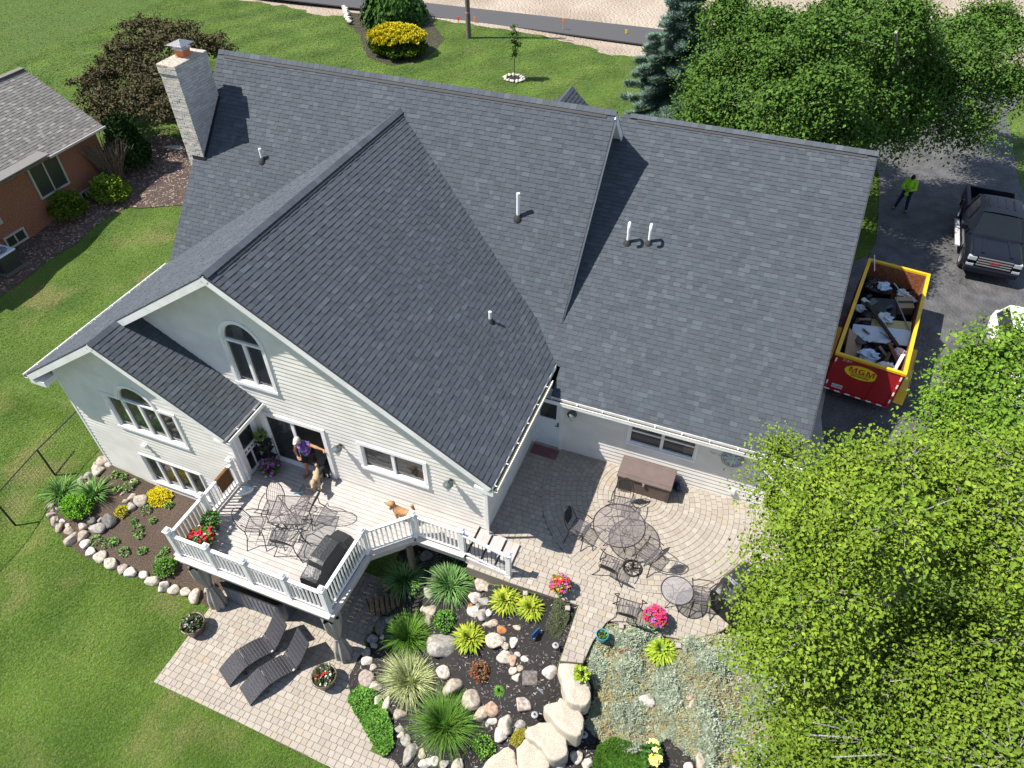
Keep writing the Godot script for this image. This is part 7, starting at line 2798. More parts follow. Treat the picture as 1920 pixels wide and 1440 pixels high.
	for i in 20:
		var row := []
		for q in 12:
			var x := lerpf(-0.93, 0.93, q / 11.0)
			var z := lerpf(-L + 0.06, L - 0.06, i / 19.0)
			row.append(Vector3(-x, y0 + 0.72 + 0.30 * f.get_noise_2d(x * 2, z * 2) + 0.15 * f.get_noise_2d(x * 7, z * 7), z))
		gg.append(row)
	heap.surf(gg, false, false)
	junk.call("roofing_scrap", "dark torn shingle and felt scrap filling the dumpster", "roofing scrap", heap, M.cover, Vector3.ZERO, Vector3.ZERO)
	var B := func(s: Vector3, c: Color) -> MB:
		var q := MB.new()
		q.col = c
		return q.bx(-s / 2, s / 2)
	var kraft := Color(0.34, 0.23, 0.13)
	junk.call("cardboard_box", "square cardboard box with black tape in the dumpster", "cardboard box", B.call(Vector3(0.5, 0.38, 0.5), kraft), M.plain, Vector3(0.55, 1.36, -1.35), Vector3(0.25, 0.4, 0.1))
	junk.call("tape_strip", "black tape across the square cardboard box", "tape", B.call(Vector3(0.5, 0.006, 0.09), Color(0.03, 0.03, 0.03)), M.plain, Vector3(0.55, 1.56, -1.31), Vector3(0.25, 0.4, 0.1))
	junk.call("cardboard_sheet", "long brown cardboard sheet leaning at the dumpster side", "cardboard", B.call(Vector3(0.65, 0.04, 1.25), kraft * 0.8), M.plain, Vector3(-0.58, 1.34, 1.75), Vector3(0.1, 0.1, -0.65))
	junk.call("cardboard_sheet", "opened cardboard box along the tailgate", "cardboard", B.call(Vector3(0.75, 0.35, 0.2), Color(0.42, 0.34, 0.26)), M.plain, Vector3(-0.2, 1.36, 2.6), Vector3(0.2, -0.1, 0))
	junk.call("panel", "wide white door panel lying across the dumpster", "panel", B.call(Vector3(1.75, 0.04, 0.75), Color(0.52, 0.56, 0.62)), M.plain, Vector3(0.1, 1.39, 0.75), Vector3(0.12, 0.12, 0.16))
	junk.call("panel", "yellowish insulation panel behind the white one", "panel", B.call(Vector3(1.2, 0.05, 0.5), Color(0.45, 0.37, 0.17)), M.plain, Vector3(0.32, 1.42, 0.15), Vector3(0.25, 0.12, 0.22))
	junk.call("panel", "narrow white trim board at the dumpster corner", "panel", B.call(Vector3(0.12, 0.03, 1.0), Color(0.66, 0.66, 0.66)), M.plain, Vector3(0.78, 1.59, 2.3), Vector3(0.15, -0.15, 0.5))
	junk.call("panel", "second white trim board lying beside the tailgate", "panel", B.call(Vector3(0.85, 0.05, 0.13), Color(0.68, 0.68, 0.68)), M.plain, Vector3(0.32, 1.52, 2.62), Vector3(0.1, 0.16, 0.08))
	junk.call("wood_board", "long dark brown board slanting across the dumpster", "board", B.call(Vector3(0.11, 0.05, 2.3), Color(0.07, 0.04, 0.03)), M.bark, Vector3(0.02, 1.56, 0.35), Vector3(0.03, 0.62, 0))
	junk.call("wood_board", "short reddish board near the tailgate", "board", B.call(Vector3(0.11, 0.05, 1.0), Color(0.30, 0.12, 0.08)), M.bark, Vector3(0.62, 1.54, 1.75), Vector3(0.1, 0.5, 0.1))
	junk.call("wood_board", "short dark reddish board crossing under the other", "board", B.call(Vector3(0.1, 0.05, 0.7), Color(0.16, 0.08, 0.06)), M.bark, Vector3(0.45, 1.50, 2.1), Vector3(0.15, -0.1, 0.1))
	junk.call("metal_strip", "thin grey metal strip reaching from the cardboard box", "strip", B.call(Vector3(0.035, 0.02, 1.7), Color(0.16, 0.17, 0.17)), M.satin, Vector3(0.52, 1.64, -0.45), Vector3(0.05, 0.42, 0))
	junk.call("metal_strip", "thin green painted strip at the far end", "strip", B.call(Vector3(0.035, 0.02, 0.6), Color(0.2, 0.4, 0.3)), M.satin, Vector3(0.2, 1.62, -1.9), Vector3(0.1, 0.7, 0.1))
	junk.call("metal_strip", "pale metal strip sticking out over the rim", "strip", B.call(Vector3(0.03, 0.02, 0.7), Color(0.5, 0.5, 0.5)), M.satin, Vector3(-0.82, 1.86, -2.75), Vector3(0.4, 0.3, 0))
	junk.call("felt_sheet", "black felt sheet folded at the dumpster middle", "felt", B.call(Vector3(1.1, 0.05, 0.9), Color(0.02, 0.025, 0.028)), M.cover, Vector3(-0.2, 1.29, -0.9), Vector3(0.2, 0.2, 0.15))
	var bits := []
	for i in 26:
		var s := Vector3(rng.randf_range(0.06, 0.3), 0.02, rng.randf_range(0.15, 0.7))
		var c: Color = [Color(0.03, 0.03, 0.032), Color(0.05, 0.045, 0.04), Color(0.45, 0.45, 0.46), Color(0.2, 0.13, 0.08), Color(0.10, 0.11, 0.12), Color(0.5, 0.51, 0.53)][rng.randi() % 6]
		var o := one("scrap_piece", B.call(s, c), M.plain, "flat torn scrap in the dumpster", "scrap", Vector3.ZERO, 0, "flat scraps in the dumpster")
		o.transform = X * Transform3D(Basis.from_euler(Vector3(rng.randf_range(-0.5, 0.5), rng.randf() * TAU, rng.randf_range(-0.5, 0.5))), Vector3(rng.randf_range(-0.7, 0.7), rng.randf_range(1.28, 1.5), rng.randf_range(-2.4, 2.5)))
		bits.append(o)
	rank(bits.slice(0, 18), X * Vector3(0.55, 1.4, -1.35), "the taped cardboard box")
	rank(bits.slice(18), X * Vector3(0, 1.4, 2.9), "the tailgate rim")
	for q in [["crumpled pale blue plastic bag beside the cardboard", Vector3(-0.05, 1.44, 2.1), Color(0.42, 0.52, 0.64), 0.27, 0], ["crumpled white paper near the tailgate", Vector3(0.5, 1.44, 2.45), Color(0.62, 0.6, 0.58), 0.24, 2], ["white and red wrapper at the dumpster side", Vector3(0.8, 1.49, 1.55), Color(0.62, 0.5, 0.5), 0.2, 3], ["light blue plastic scrap at the far end", Vector3(-0.25, 1.49, -2.0), Color(0.45, 0.56, 0.66), 0.2, 4], ["white foam chunk behind the square cardboard box", Vector3(0.4, 1.44, -1.95), Color(0.6, 0.6, 0.6), 0.2, 5], ["grey white rags on the yellowish panel", Vector3(0.05, 1.54, -0.05), Color(0.5, 0.52, 0.54), 0.24, 6], ["grey white scrap along the dumpster wall", Vector3(-0.75, 1.34, -0.5), Color(0.5, 0.52, 0.54), 0.16, 7], ["black garbage bag at the far end", Vector3(-0.4, 1.26, -2.2), Color(0.015, 0.015, 0.016), 0.42, 8]]:
		var mb := MB.new()
		mb.col = q[2]
		f.seed = q[4]
		var rows := []
		for i in 11:
			var th := PI * i / 10 - PI / 2
			var row := []
			for kk in 14:
				var phi := TAU * kk / 14
				var d := Vector3(cos(th) * cos(phi), sin(th) * 0.6, cos(th) * sin(phi))
				row.append(d * q[3] * (1.0 + 0.9 * f.get_noise_3dv(d * 2.2) + 0.35 * f.get_noise_3dv(d * 7)))
			rows.append(row)
		mb.surf(rows, true, false)
		junk.call("crumpled_scrap", q[0], "scrap", mb, M.plain, q[1], Vector3(0, q[4], 0))

func white_van() -> void:
	var t := thing("white_car", "white car parked under the leafy branches by the driveway", "car", Vector3(23.35, 0.035, -2.6), 0.02)
	var m := hull([[2.35, 0.70, 0.74, 0.62, 0.42, 0.66, 0.82], [2.2, 0.84, 0.88, 0.74, 0.34, 0.70, 0.92], [1.6, 0.9, 0.93, 0.80, 0.30, 0.72, 1.02], [1.1, 0.9, 0.93, 0.84, 0.30, 0.72, 1.06], [-1.9, 0.9, 0.93, 0.86, 0.30, 0.74, 1.10], [-2.3, 0.82, 0.86, 0.8, 0.42, 0.74, 1.05]])
	obj("body", m, M.whitepaint, t)
	m = MB.new()
	var lo := [Vector3(-0.84, 1.04, 1.15), Vector3(0.84, 1.04, 1.15), Vector3(0.84, 1.08, -2.0), Vector3(-0.84, 1.08, -2.0)]
	var hi := [Vector3(-0.66, 1.66, 0.3), Vector3(0.66, 1.66, 0.3), Vector3(0.66, 1.66, -1.7), Vector3(-0.66, 1.66, -1.7)]
	for i in 4: m.bar(lo[i], hi[i], 0.08, 0.07, Vector3(0, 0.3, 1))
	m.bev(Vector3(-0.70, 1.64, -1.75), Vector3(0.70, 1.71, 0.34), 0.04)
	obj("cabin", m, M.whitepaint, t)
	for w in [["windscreen", 0, 1], ["side_window", 1, 2], ["rear_window", 2, 3], ["side_window", 3, 0]]:
		m = MB.new()
		m.quad(lo[w[1]], hi[w[1]], hi[w[2]], lo[w[2]])
		obj(w[0], m, M.carglass, t)
	for s in [-1, 1]:
		for z in [1.45, -1.4]: wheel(t, Vector3(s * 0.8, 0.33, z), 0.33, 0.2)
		m = MB.new()
		m.col = Color(0.02, 0.02, 0.022)
		m.bev(Vector3(s * 0.98 - 0.09, 1.0, 0.85), Vector3(s * 0.98 + 0.09, 1.13, 0.97), 0.03)
		obj("mirror", m, M.satin, t)
		m = MB.new()
		m.col = Color(0.5, 0.52, 0.55)
		m.bev(Vector3(s * 0.62 - 0.14, 0.68, 2.2), Vector3(s * 0.62 + 0.14, 0.80, 2.36), 0.03)
		obj("headlight", m, M.satin, t)

# ------------------------------------------------------------------ surroundings
func neighbour() -> void:
	rng.seed = 301
	var t := thing("brick_house", "red brick house with a weathered brown grey roof next door", "house", Vector3(0, 0, 0))
	var m := MB.new()
	m.bx(Vector3(-26, -1.2, -3.2), Vector3(-16.7, 2.35, 14))
	obj("brick_wall", m, M.redbrick, t)
	var tone := func() -> Color:
		var c := Color(0.155, 0.148, 0.138).lerp(Color(0.215, 0.205, 0.192), rng.randf())
		if rng.randf() < 0.14: c = Color(0.28, 0.265, 0.24)
		return c
	var kk := sqrt(1 + 0.47 * 0.47)
	for s in [0, 1]:
		var xf := frame_of(Vector3(-20.4, 4.22, 0), Vector3(0, 0, -1) if s == 0 else Vector3(0, 0, 1), Vector3(1 if s == 0 else -1, -0.47, 0).normalized())
		var poly := PackedVector2Array([Vector2(-14, 0), Vector2(3.75, 0), Vector2(3.35, 4.25 * kk), Vector2(-14, 4.25 * kk)]) if s == 0 else PackedVector2Array([Vector2(-3.75, 0), Vector2(14, 0), Vector2(14, 4.25 * kk), Vector2(-3.75, 4.25 * kk)])
		m = MB.new()
		m.xf = xf
		m.col = Color(0.12, 0.11, 0.10)
		m.prism(poly, -0.12, -0.004)
		var r := obj("roof", m, M.plain, t)
		if s == 0: pieces(r, "shingle", shingles(xf, poly, tone, 0.15), M.shingle, 150)
	m = MB.new()
	m.col = Color(0.20, 0.18, 0.16)
	m.bar(Vector3(-20.4, 4.25, -3.7), Vector3(-20.4, 4.25, 14), 0.3, 0.05)
	obj("ridge_cap", m, M.shingle, t)
	m = MB.new()
	m.tri(Vector3(-20.4, 4.1, -3.15), Vector3(-16.6, 2.3, -3.15), Vector3(-24.2, 2.3, -3.15))
	m.tri(Vector3(-20.4, 4.1, -3.16), Vector3(-24.2, 2.3, -3.16), Vector3(-16.6, 2.3, -3.16))
	obj("gable", m, M.redbrick, t)
	m = MB.new()
	m.col = Color(0.30, 0.30, 0.29)
	obj("gutter", m.bar(Vector3(-16.1, 2.2, -3.4), Vector3(-16.1, 2.2, -0.1), 0.08, 0.09), M.satin, t)
	# side porch roof over the nearer part
	m = MB.new()
	m.col = Color(0.2, 0.195, 0.185)
	m.bar(Vector3(-16.3, 2.42, 0.0), Vector3(-16.3, 2.36, 7), 0.8, 0.05)
	obj("lower_eave", m, M.shingle, t)
	for w in [[-0.75, 0.55, 0.75, 1.95], [3.0, 0.55, 4.4, 1.95], [2.3, -0.62, 3.2, -0.2], [-1.6, -0.5, -1.1, -0.25]]:
		var wn := Node3D.new()
		wn.name = "window"
		t.add_child(wn, true)
		m = MB.new()
		m.col = Color(0.30, 0.31, 0.28)
		m.bx(Vector3(-16.72, w[1] - 0.08, w[0] - 0.08), Vector3(-16.62, w[1], w[2] + 0.08))
		m.bx(Vector3(-16.72, w[3], w[0] - 0.08), Vector3(-16.62, w[3] + 0.08, w[2] + 0.08))
		m.bx(Vector3(-16.72, w[1], w[0] - 0.08), Vector3(-16.62, w[3], w[0]))
		m.bx(Vector3(-16.72, w[1], w[2]), Vector3(-16.62, w[3], w[2] + 0.08))
		m.bx(Vector3(-16.70, w[1], (w[0] + w[2]) / 2 - 0.03), Vector3(-16.64, w[3], (w[0] + w[2]) / 2 + 0.03))
		obj("frame", m, M.plain, wn)
		m = MB.new()
		m.col = Color(0.02, 0.03, 0.025)
		m.bx(Vector3(-16.70, w[1], w[0]), Vector3(-16.67, w[3], w[2]))
		obj("pane", m, M.satin, wn)
	# air conditioner on its pad
	var a := thing("air_conditioner", "boxy air conditioner on a pad beside the brick house", "air conditioner", Vector3(-15.75, height(-15.75, 4.0), 4.2))
	m = MB.new()
	m.col = Color(0.3, 0.3, 0.3)
	m.bx(Vector3(-0.55, 0, -0.55), Vector3(0.55, 0.08, 0.55))
	obj("pad", m, M.concrete, a)
	m = MB.new()
	m.col = Color(0.03, 0.032, 0.035)
	m.bev(Vector3(-0.42, 0.08, -0.42), Vector3(0.42, 0.82, 0.42), 0.05)
	obj("coil_case", m, M.satin, a)
	m = MB.new()
	m.col = Color(0.48, 0.54, 0.6)
	m.bev(Vector3(-0.45, 0.82, -0.45), Vector3(0.45, 0.88, 0.45), 0.03)
	var tp := obj("top_plate", m, M.satin, a)
	m = MB.new()
	m.col = Color(0.03, 0.03, 0.03)
	for r in [0.3, 0.22, 0.14]:
		var ring := []
		for i in 20: ring.append(Vector3(cos(TAU * i / 20) * r, 0.886, sin(TAU * i / 20) * r))
		m.tube(ring, 0.018, 5, true)
	obj("fan_grille", m, M.plain, tp)
	# planting beside it
	var g0 := Color(0.06, 0.12, 0.01)
	var g1 := Color(0.16, 0.24, 0.02)
	shrub("round_shrub", "yellow green round shrub at the mulch corner", ground(212, 372), Vector3(1.0, 0.75, 0.8), 3600, 0.12, g0, g1, 302)
	shrub("round_shrub", "dull green round shrub against the brick wall", ground(135, 403), Vector3(0.9, 0.8, 0.8), 3000, 0.12, Color(0.05, 0.09, 0.01), Color(0.12, 0.18, 0.02), 303)
	shrub("dark_evergreen", "dark rounded evergreen behind the bare shrub", ground(255, 318), Vector3(1.1, 2.0, 1.0), 5200, 0.16, Color(0.010, 0.028, 0.008), Color(0.03, 0.065, 0.016), 304, "", true)
	shrub("yellow_twig_shrub", "small bright yellow green shrub beside the dark evergreen", ground(243, 305) + Vector3(0.6, 0, 0.4), Vector3(0.3, 0.7, 0.3), 240, 0.10, Color(0.30, 0.34, 0.02), Color(0.45, 0.45, 0.03), 305)
	rng.seed = 306
	var b := thing("bare_shrub", "leafless brown twiggy shrub in front of the brick wall", "shrub", ground(205, 350) + Vector3(0.1, 0, -0.5))
	m = MB.new()
	m.col = Color(0.34, 0.265, 0.21)
	for i in 320:
		var an := rng.randf() * TAU
		var l := rng.randf_range(0.5, 1.0)
		var d := Vector3(cos(an) * l * 1.15, 2.3 * rng.randf_range(0.7, 1.0), sin(an) * l * 1.15)
		m.tube([Vector3(cos(an), 0, sin(an)) * 0.1, d * 0.5 + Vector3(rng.randfn(), 0, rng.randfn()) * 0.08, d + Vector3(rng.randfn(), 0, rng.randfn()) * 0.1], [0.020, 0.014, 0.007], 4)
	obj("twigs", m, M.bark, b)
	one("edging_stone", rock_meshes[2], M["stone white"], "pale flat stone on the wood chips below the chimney", "rock", ground(325, 277), 0.3).scale = Vector3(0.5, 0.12, 0.25)

func far_things() -> void:
	# purple leaved plum by the chimney
	var pc := Vector3(-18.2, 0, -8.9)
	var cl := []
	rng.seed = 311
	for q in [[280, 120, 2.6], [210, 130, 2.4], [340, 130, 2.6], [250, 190, 2.0], [320, 200, 1.8], [190, 190, 1.7], [360, 85, 2.6], [290, 80, 3.0], [235, 95, 2.8], [330, 60, 2.8], [400, 82, 2.4], [180, 150, 2.0], [280, 155, 2.4], [220, 215, 1.5], [270, 50, 3.0]]:
		var p := gp(q[0], q[1], q[2])
		cl.append([p - pc, Vector3(1.2, 0.6, 1.2), 1500])
	tree("plum_tree", "spreading tree with bronze purple leaves beside the chimney", pc, [[Vector3.ZERO, Vector3(0.1, 0.9, -0.1), Vector3(0.0, 1.7, 0.0), 0.16], [Vector3(0.1, 0.8, 0), Vector3(1.3, 1.5, 0.3), Vector3(2.4, 2.0, -0.8), 0.09], [Vector3(0, 0.8, 0), Vector3(-1.4, 1.6, 0.3), Vector3(-2.6, 2.2, 0.3), 0.09], [Vector3(0, 1, 0), Vector3(-0.6, 1.8, -1.4), Vector3(-1.3, 2.4, -2.6), 0.08], [Vector3(0, 1, 0), Vector3(0.9, 1.8, -1.4), Vector3(1.4, 2.3, -2.9), 0.08], [Vector3(0, 0.8, 0), Vector3(1.0, 1.2, 1.5), Vector3(1.9, 1.5, 2.2), 0.07]], cl, 0.16, Color(0.040, 0.030, 0.016), Color(0.105, 0.095, 0.045), Color(0.07, 0.055, 0.045), 312, 0.1, 0.30, "", 0.1)
	# evergreens by the road
	var wp := ground(740, 42)
	rng.seed = 313
	var t := thing("weeping_evergreen", "large dark weeping evergreen beside the road", "tree", wp)
	var m := MB.new()
	m.col = Color(0.08, 0.06, 0.04)
	m.tube([Vector3.ZERO, Vector3(0, 1.5, 0), Vector3(0.1, 2.8, 0)], [0.18, 0.12, 0.05], 8)
	obj("trunk", m, M.bark, t)
	var xs := []
	var cs := []
	for i in 5200:
		var d := Vector3(rng.randfn(), absf(rng.randfn()), rng.randfn()).normalized()
		var k := rng.randf_range(0.7, 1.0)
		var p := Vector3(0, 0.5, 0) + d * Vector3(2.3, 2.6, 2.2) * k * (1 + 0.1 * sin(d.x * 9) * sin(d.z * 8))
		p.y -= rng.randf() * 0.5
		var b := Basis(Vector3.UP, atan2(d.x, d.z) + rng.randf_range(-0.4, 0.4)) * Basis(Vector3.RIGHT, rng.randf_range(0.7, 1.5))
		xs.append(Transform3D(b.scaled(Vector3(0.26, 0.26, 0.5)), p))
		cs.append(jit(Color(0.022, 0.06, 0.010).lerp(Color(0.055, 0.125, 0.022), rng.randf()), 0.15))
	multi("crown", leafm, M.leaf, xs, cs, t)
	var yb := ground(748, 100)
	rng.seed = 314
	t = thing("golden_juniper", "rounded juniper with bright golden yellow top", "shrub", yb)
	m = MB.new()
	m.col = Color(0.08, 0.06, 0.04)
	m.tube([Vector3.ZERO, Vector3(0, 0.8, 0)], [0.12, 0.06], 7)
	obj("stem", m, M.bark, t)
	leaf_dome(t, "green_foliage", Vector3(0, 0.3, 0), Vector3(1.95, 0.9, 1.6), 4200, 0.20, Color(0.035, 0.075, 0.008), Color(0.09, 0.14, 0.012), spraym)
	xs = []
	cs = []
	for i in 420:
		var an := rng.randf() * TAU
		var r := sqrt(rng.randf())
		var p := Vector3(cos(an) * 1.85 * r, 0.75 + 0.75 * sqrt(1 - r * r * 0.9) + rng.randf_range(-0.1, 0.12), sin(an) * 1.5 * r)
		for q in 6:
			var b := Basis(Vector3.UP, an + rng.randf_range(-1.3, 1.3)) * Basis(Vector3.RIGHT, rng.randf_range(-0.5, 0.3))
			xs.append(Transform3D(b.scaled(Vector3.ONE * 0.2), p + Vector3(rng.randfn(), rng.randfn() * 0.3, rng.randfn()) * 0.08))
			cs.append(jit(Color(0.36, 0.34, 0.012).lerp(Color(0.62, 0.50, 0.02), rng.randf()), 0.12))
	multi("golden_foliage", spraym, M.leaf, xs, cs, t)
	setting("shrub_bed", drape(PackedVector2Array([Vector2(-18.8, -29.0), Vector2(-17.3, -26.6), Vector2(-15.0, -24.6), Vector2(-12.6, -21.2), Vector2(-10.4, -20.6), Vector2(-8.8, -22.0), Vector2(-9.2, -26), Vector2(-12, -29.2)]), 0.02, func(_p): return Color(0.13, 0.10, 0.085), 0.15), M.mulch).set_meta("label", "mulched bed round the evergreens by the road")
	var edge := []
	for i in 14:
		var p := Vector2(-18.9, -29.0).lerp(Vector2(-17.0, -26.5), i / 13.0)
		var o := one("rock", rock_meshes[i % 9], M["stone white"], "white stone edging the evergreen bed by the road", "rock", Vector3(p.x + sin(i * 2.0) * 0.1, 0.1, p.y), i, "stones edging the evergreen bed")
		o.scale = Vector3(0.2, 0.14, 0.18)
		edge.append(o)
	rank(edge, Vector3(-20, 0, -29.5), "the road")
	# sapling in its ring
	var sp := ground(964, 148)
	rng.seed = 315
	t = tree("sapling", "slender young tree in a white stone ring on the lawn", sp, [[Vector3.ZERO, Vector3(0.02, 1.4, 0), Vector3(-0.03, 2.9, 0.02), 0.035]], [[Vector3(0, 2.0, 0), Vector3(0.32, 0.9, 0.32), 380], [Vector3(-0.05, 2.7, 0), Vector3(0.2, 0.6, 0.2), 200], [Vector3(0.1, 1.5, 0), Vector3(0.36, 0.35, 0.36), 120]], 0.11, Color(0.05, 0.11, 0.02), Color(0.12, 0.19, 0.05), Color(0.16, 0.13, 0.11), 316, 0.1, 0.15)
	m = MB.new()
	m.col = Color(0.06, 0.05, 0.045)
	m.lathe(sp, [Vector2(0.5, 0.02), Vector2(0.01, 0.05)], 16)
	setting("sapling_mulch", m, M.mulch).set_meta("label", "dark mulch disc round the sapling")
	edge = []
	var up0 := gp(879, 70, 0)
	for i in 13:
		var a := TAU * i / 13
		var o := one("rock", rock_meshes[i % 9], M["stone white"], "white stone in the ring round the sapling", "rock", sp + Vector3(cos(a) * 0.58, 0.06, sin(a) * 0.5), i, "stones round the sapling")
		o.scale = Vector3(0.17, 0.1, 0.12)
		edge.append(o)
	rank(edge, up0, "the utility pole")
	# utility pole
	var up := gp(879, 70, 0)
	t = thing("utility_pole", "weathered wooden utility pole beside the road", "utility pole", up)
	m = MB.new()
	m.col = Color(0.26, 0.22, 0.18)
	m.tube([Vector3(0, -0.1, 0), Vector3(0, 4.5, 0), Vector3(0, 9.5, 0)], [0.17, 0.15, 0.12], 10)
	obj("pole", m, M.bark, t)
	m = MB.new()
	m.col = Color(0.6, 0.2, 0.35)
	m.tube([Vector3(0, 1.55, 0), Vector3(0, 1.62, 0)], 0.168, 10)
	obj("pink_band", m, M.plain, t)
	m = MB.new()
	m.col = Color(0.22, 0.19, 0.16)
	m.bar(Vector3(-1.1, 8.9, 0.16), Vector3(1.1, 8.9, 0.16), 0.09, 0.11)
	obj("crossarm", m, M.bark, t)
	# survey stakes
	var k := 0
	for q in [[1055, 60, Color(0.75, 0.2, 0.02), 0.9, "tall orange flagged survey stake at the road edge"], [860, 45, Color(0.7, 0.06, 0.04), 0.5, "small red marking flag beside the utility pole"], [890, 43, Color(0.7, 0.2, 0.05), 0.4, "small orange marking flag in the gravel shoulder"], [1173, 70, Color(0.7, 0.5, 0.02), 0.5, "small yellow marking flag beside the spruce"], [642, 6, Color(0.6, 0.45, 0.05), 0.5, "small yellow marking flag near the weeping evergreen"]]:
		t = thing("survey_stake", q[4], "stake", ground(q[0], q[1]), 0, "survey stakes along the road")
		m = MB.new()
		m.col = Color(0.45, 0.33, 0.2)
		m.bx(Vector3(-0.02, 0, -0.02), Vector3(0.02, q[3], 0.02))
		obj("stake", m, M.plain, t)
		m = MB.new()
		m.col = q[2]
		m.bx(Vector3(-0.07, q[3] - 0.25, -0.024), Vector3(0.07, q[3], 0.03))
		obj("flag", m, M.plain, t)
	# black wire fence from the bay to the lawn
	t = thing("wire_fence", "black wire mesh fence running out over the lawn from the bay", "fence", Vector3(0, 0, 0))
	var ends := [Vector3(-5.95, -0.42, 9.6), Vector3(-5.86, -0.5, 11.7), Vector3(-5.68, -0.62, 13.6), Vector3(-5.5, -0.75, 15.8)]
	for i in 3:
		var a: Vector3 = ends[i]
		var b: Vector3 = ends[i + 1]
		obj("top_rail", MB.new().tube([a, b], 0.022, 6), M.iron, t)
		var da := Vector3.UP * (a.y - height(a.x, a.z))
		var n := int(a.distance_to(b) / 0.1)
		m = MB.new()
		for q in n:
			var p := a.lerp(b, float(q) / n)
			m.bar(p, Vector3(p.x, height(p.x, p.z) + 0.02, p.z), 0.004, 0.004)
		for q in 11:
			m.bar(a - Vector3.UP * 0.1 * (q + 1), b - Vector3.UP * 0.1 * (q + 1), 0.004, 0.004)
		obj("wire_mesh", m, M.iron, t)
	for e in ends:
		obj("post", MB.new().bar(Vector3(e.x, height(e.x, e.z) - 0.05, e.z), e, 0.05, 0.05), M.iron, t)
	var e1: Vector3 = ends[1]
	var f0 := ground(140, 846)
	m = MB.new()
	m.tube([Vector3(e1.x, height(e1.x, e1.z) + 0.02, e1.z), f0 + Vector3.UP * 0.03], 0.02, 5)
	obj("brace", m, M.iron, t)

func spruce() -> void:
	var at := gp(1232, 232, 0.0)
	at = Vector3(8.4, 0, -15.2)
	var t := thing("blue_spruce", "tall blue green spruce behind the garage roof", "tree", at)
	rng.seed = 321
	var m := MB.new()
	m.col = Color(0.09, 0.07, 0.055)
	var H := 8.2
	m.tube([Vector3.ZERO, Vector3(0, H * 0.5, 0), Vector3(0, H, 0)], [0.2, 0.12, 0.03], 8)
	obj("trunk", m, M.bark, t)
	var xs := []
	var cs := []
	var br := MB.new()
	br.col = Color(0.08, 0.065, 0.05)
	var y := 0.6
	while y < H:
		var r := 3.1 * (1.0 - y / H) + 0.25
		var n := 7
		for i in n:
			var a := TAU * (i + rng.randf() * 0.8) / n
			var d := Vector3(cos(a), 0, sin(a))
			var l := r * rng.randf_range(0.75, 1.15)
			var tip := d * l + Vector3(0, y - 0.12 * l, 0)
			br.tube([Vector3(0, y, 0), tip], [0.03, 0.008], 4)
			var steps := int(l / 0.07) + 2
			for s in steps:
				var u := float(s + 1) / steps
				if u < 0.25: continue
				var w := 0.36 * (1.0 - u * 0.6)
				for q in 9:
					var sd := Vector3(-d.z, 0, d.x) * rng.randf_range(-1, 1) * w
					var p := Vector3(0, y, 0).lerp(tip, u) + sd + Vector3(0, -absf(sd.length()) * 0.35 + rng.randf_range(-0.03, 0.06), 0)
					var b := Basis(Vector3.UP, atan2(d.x, d.z) + rng.randf_range(-0.8, 0.8)) * Basis(Vector3.RIGHT, rng.randf_range(-0.3, 0.6))
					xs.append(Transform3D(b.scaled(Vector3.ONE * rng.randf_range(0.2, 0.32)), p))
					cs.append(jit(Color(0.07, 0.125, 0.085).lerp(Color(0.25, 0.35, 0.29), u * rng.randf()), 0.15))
		y += 0.34 + 0.10 * (1 - y / H)
	obj("branches", br, M.bark, t)
	multi("needles", needlem, M.leaf, xs, cs, t)

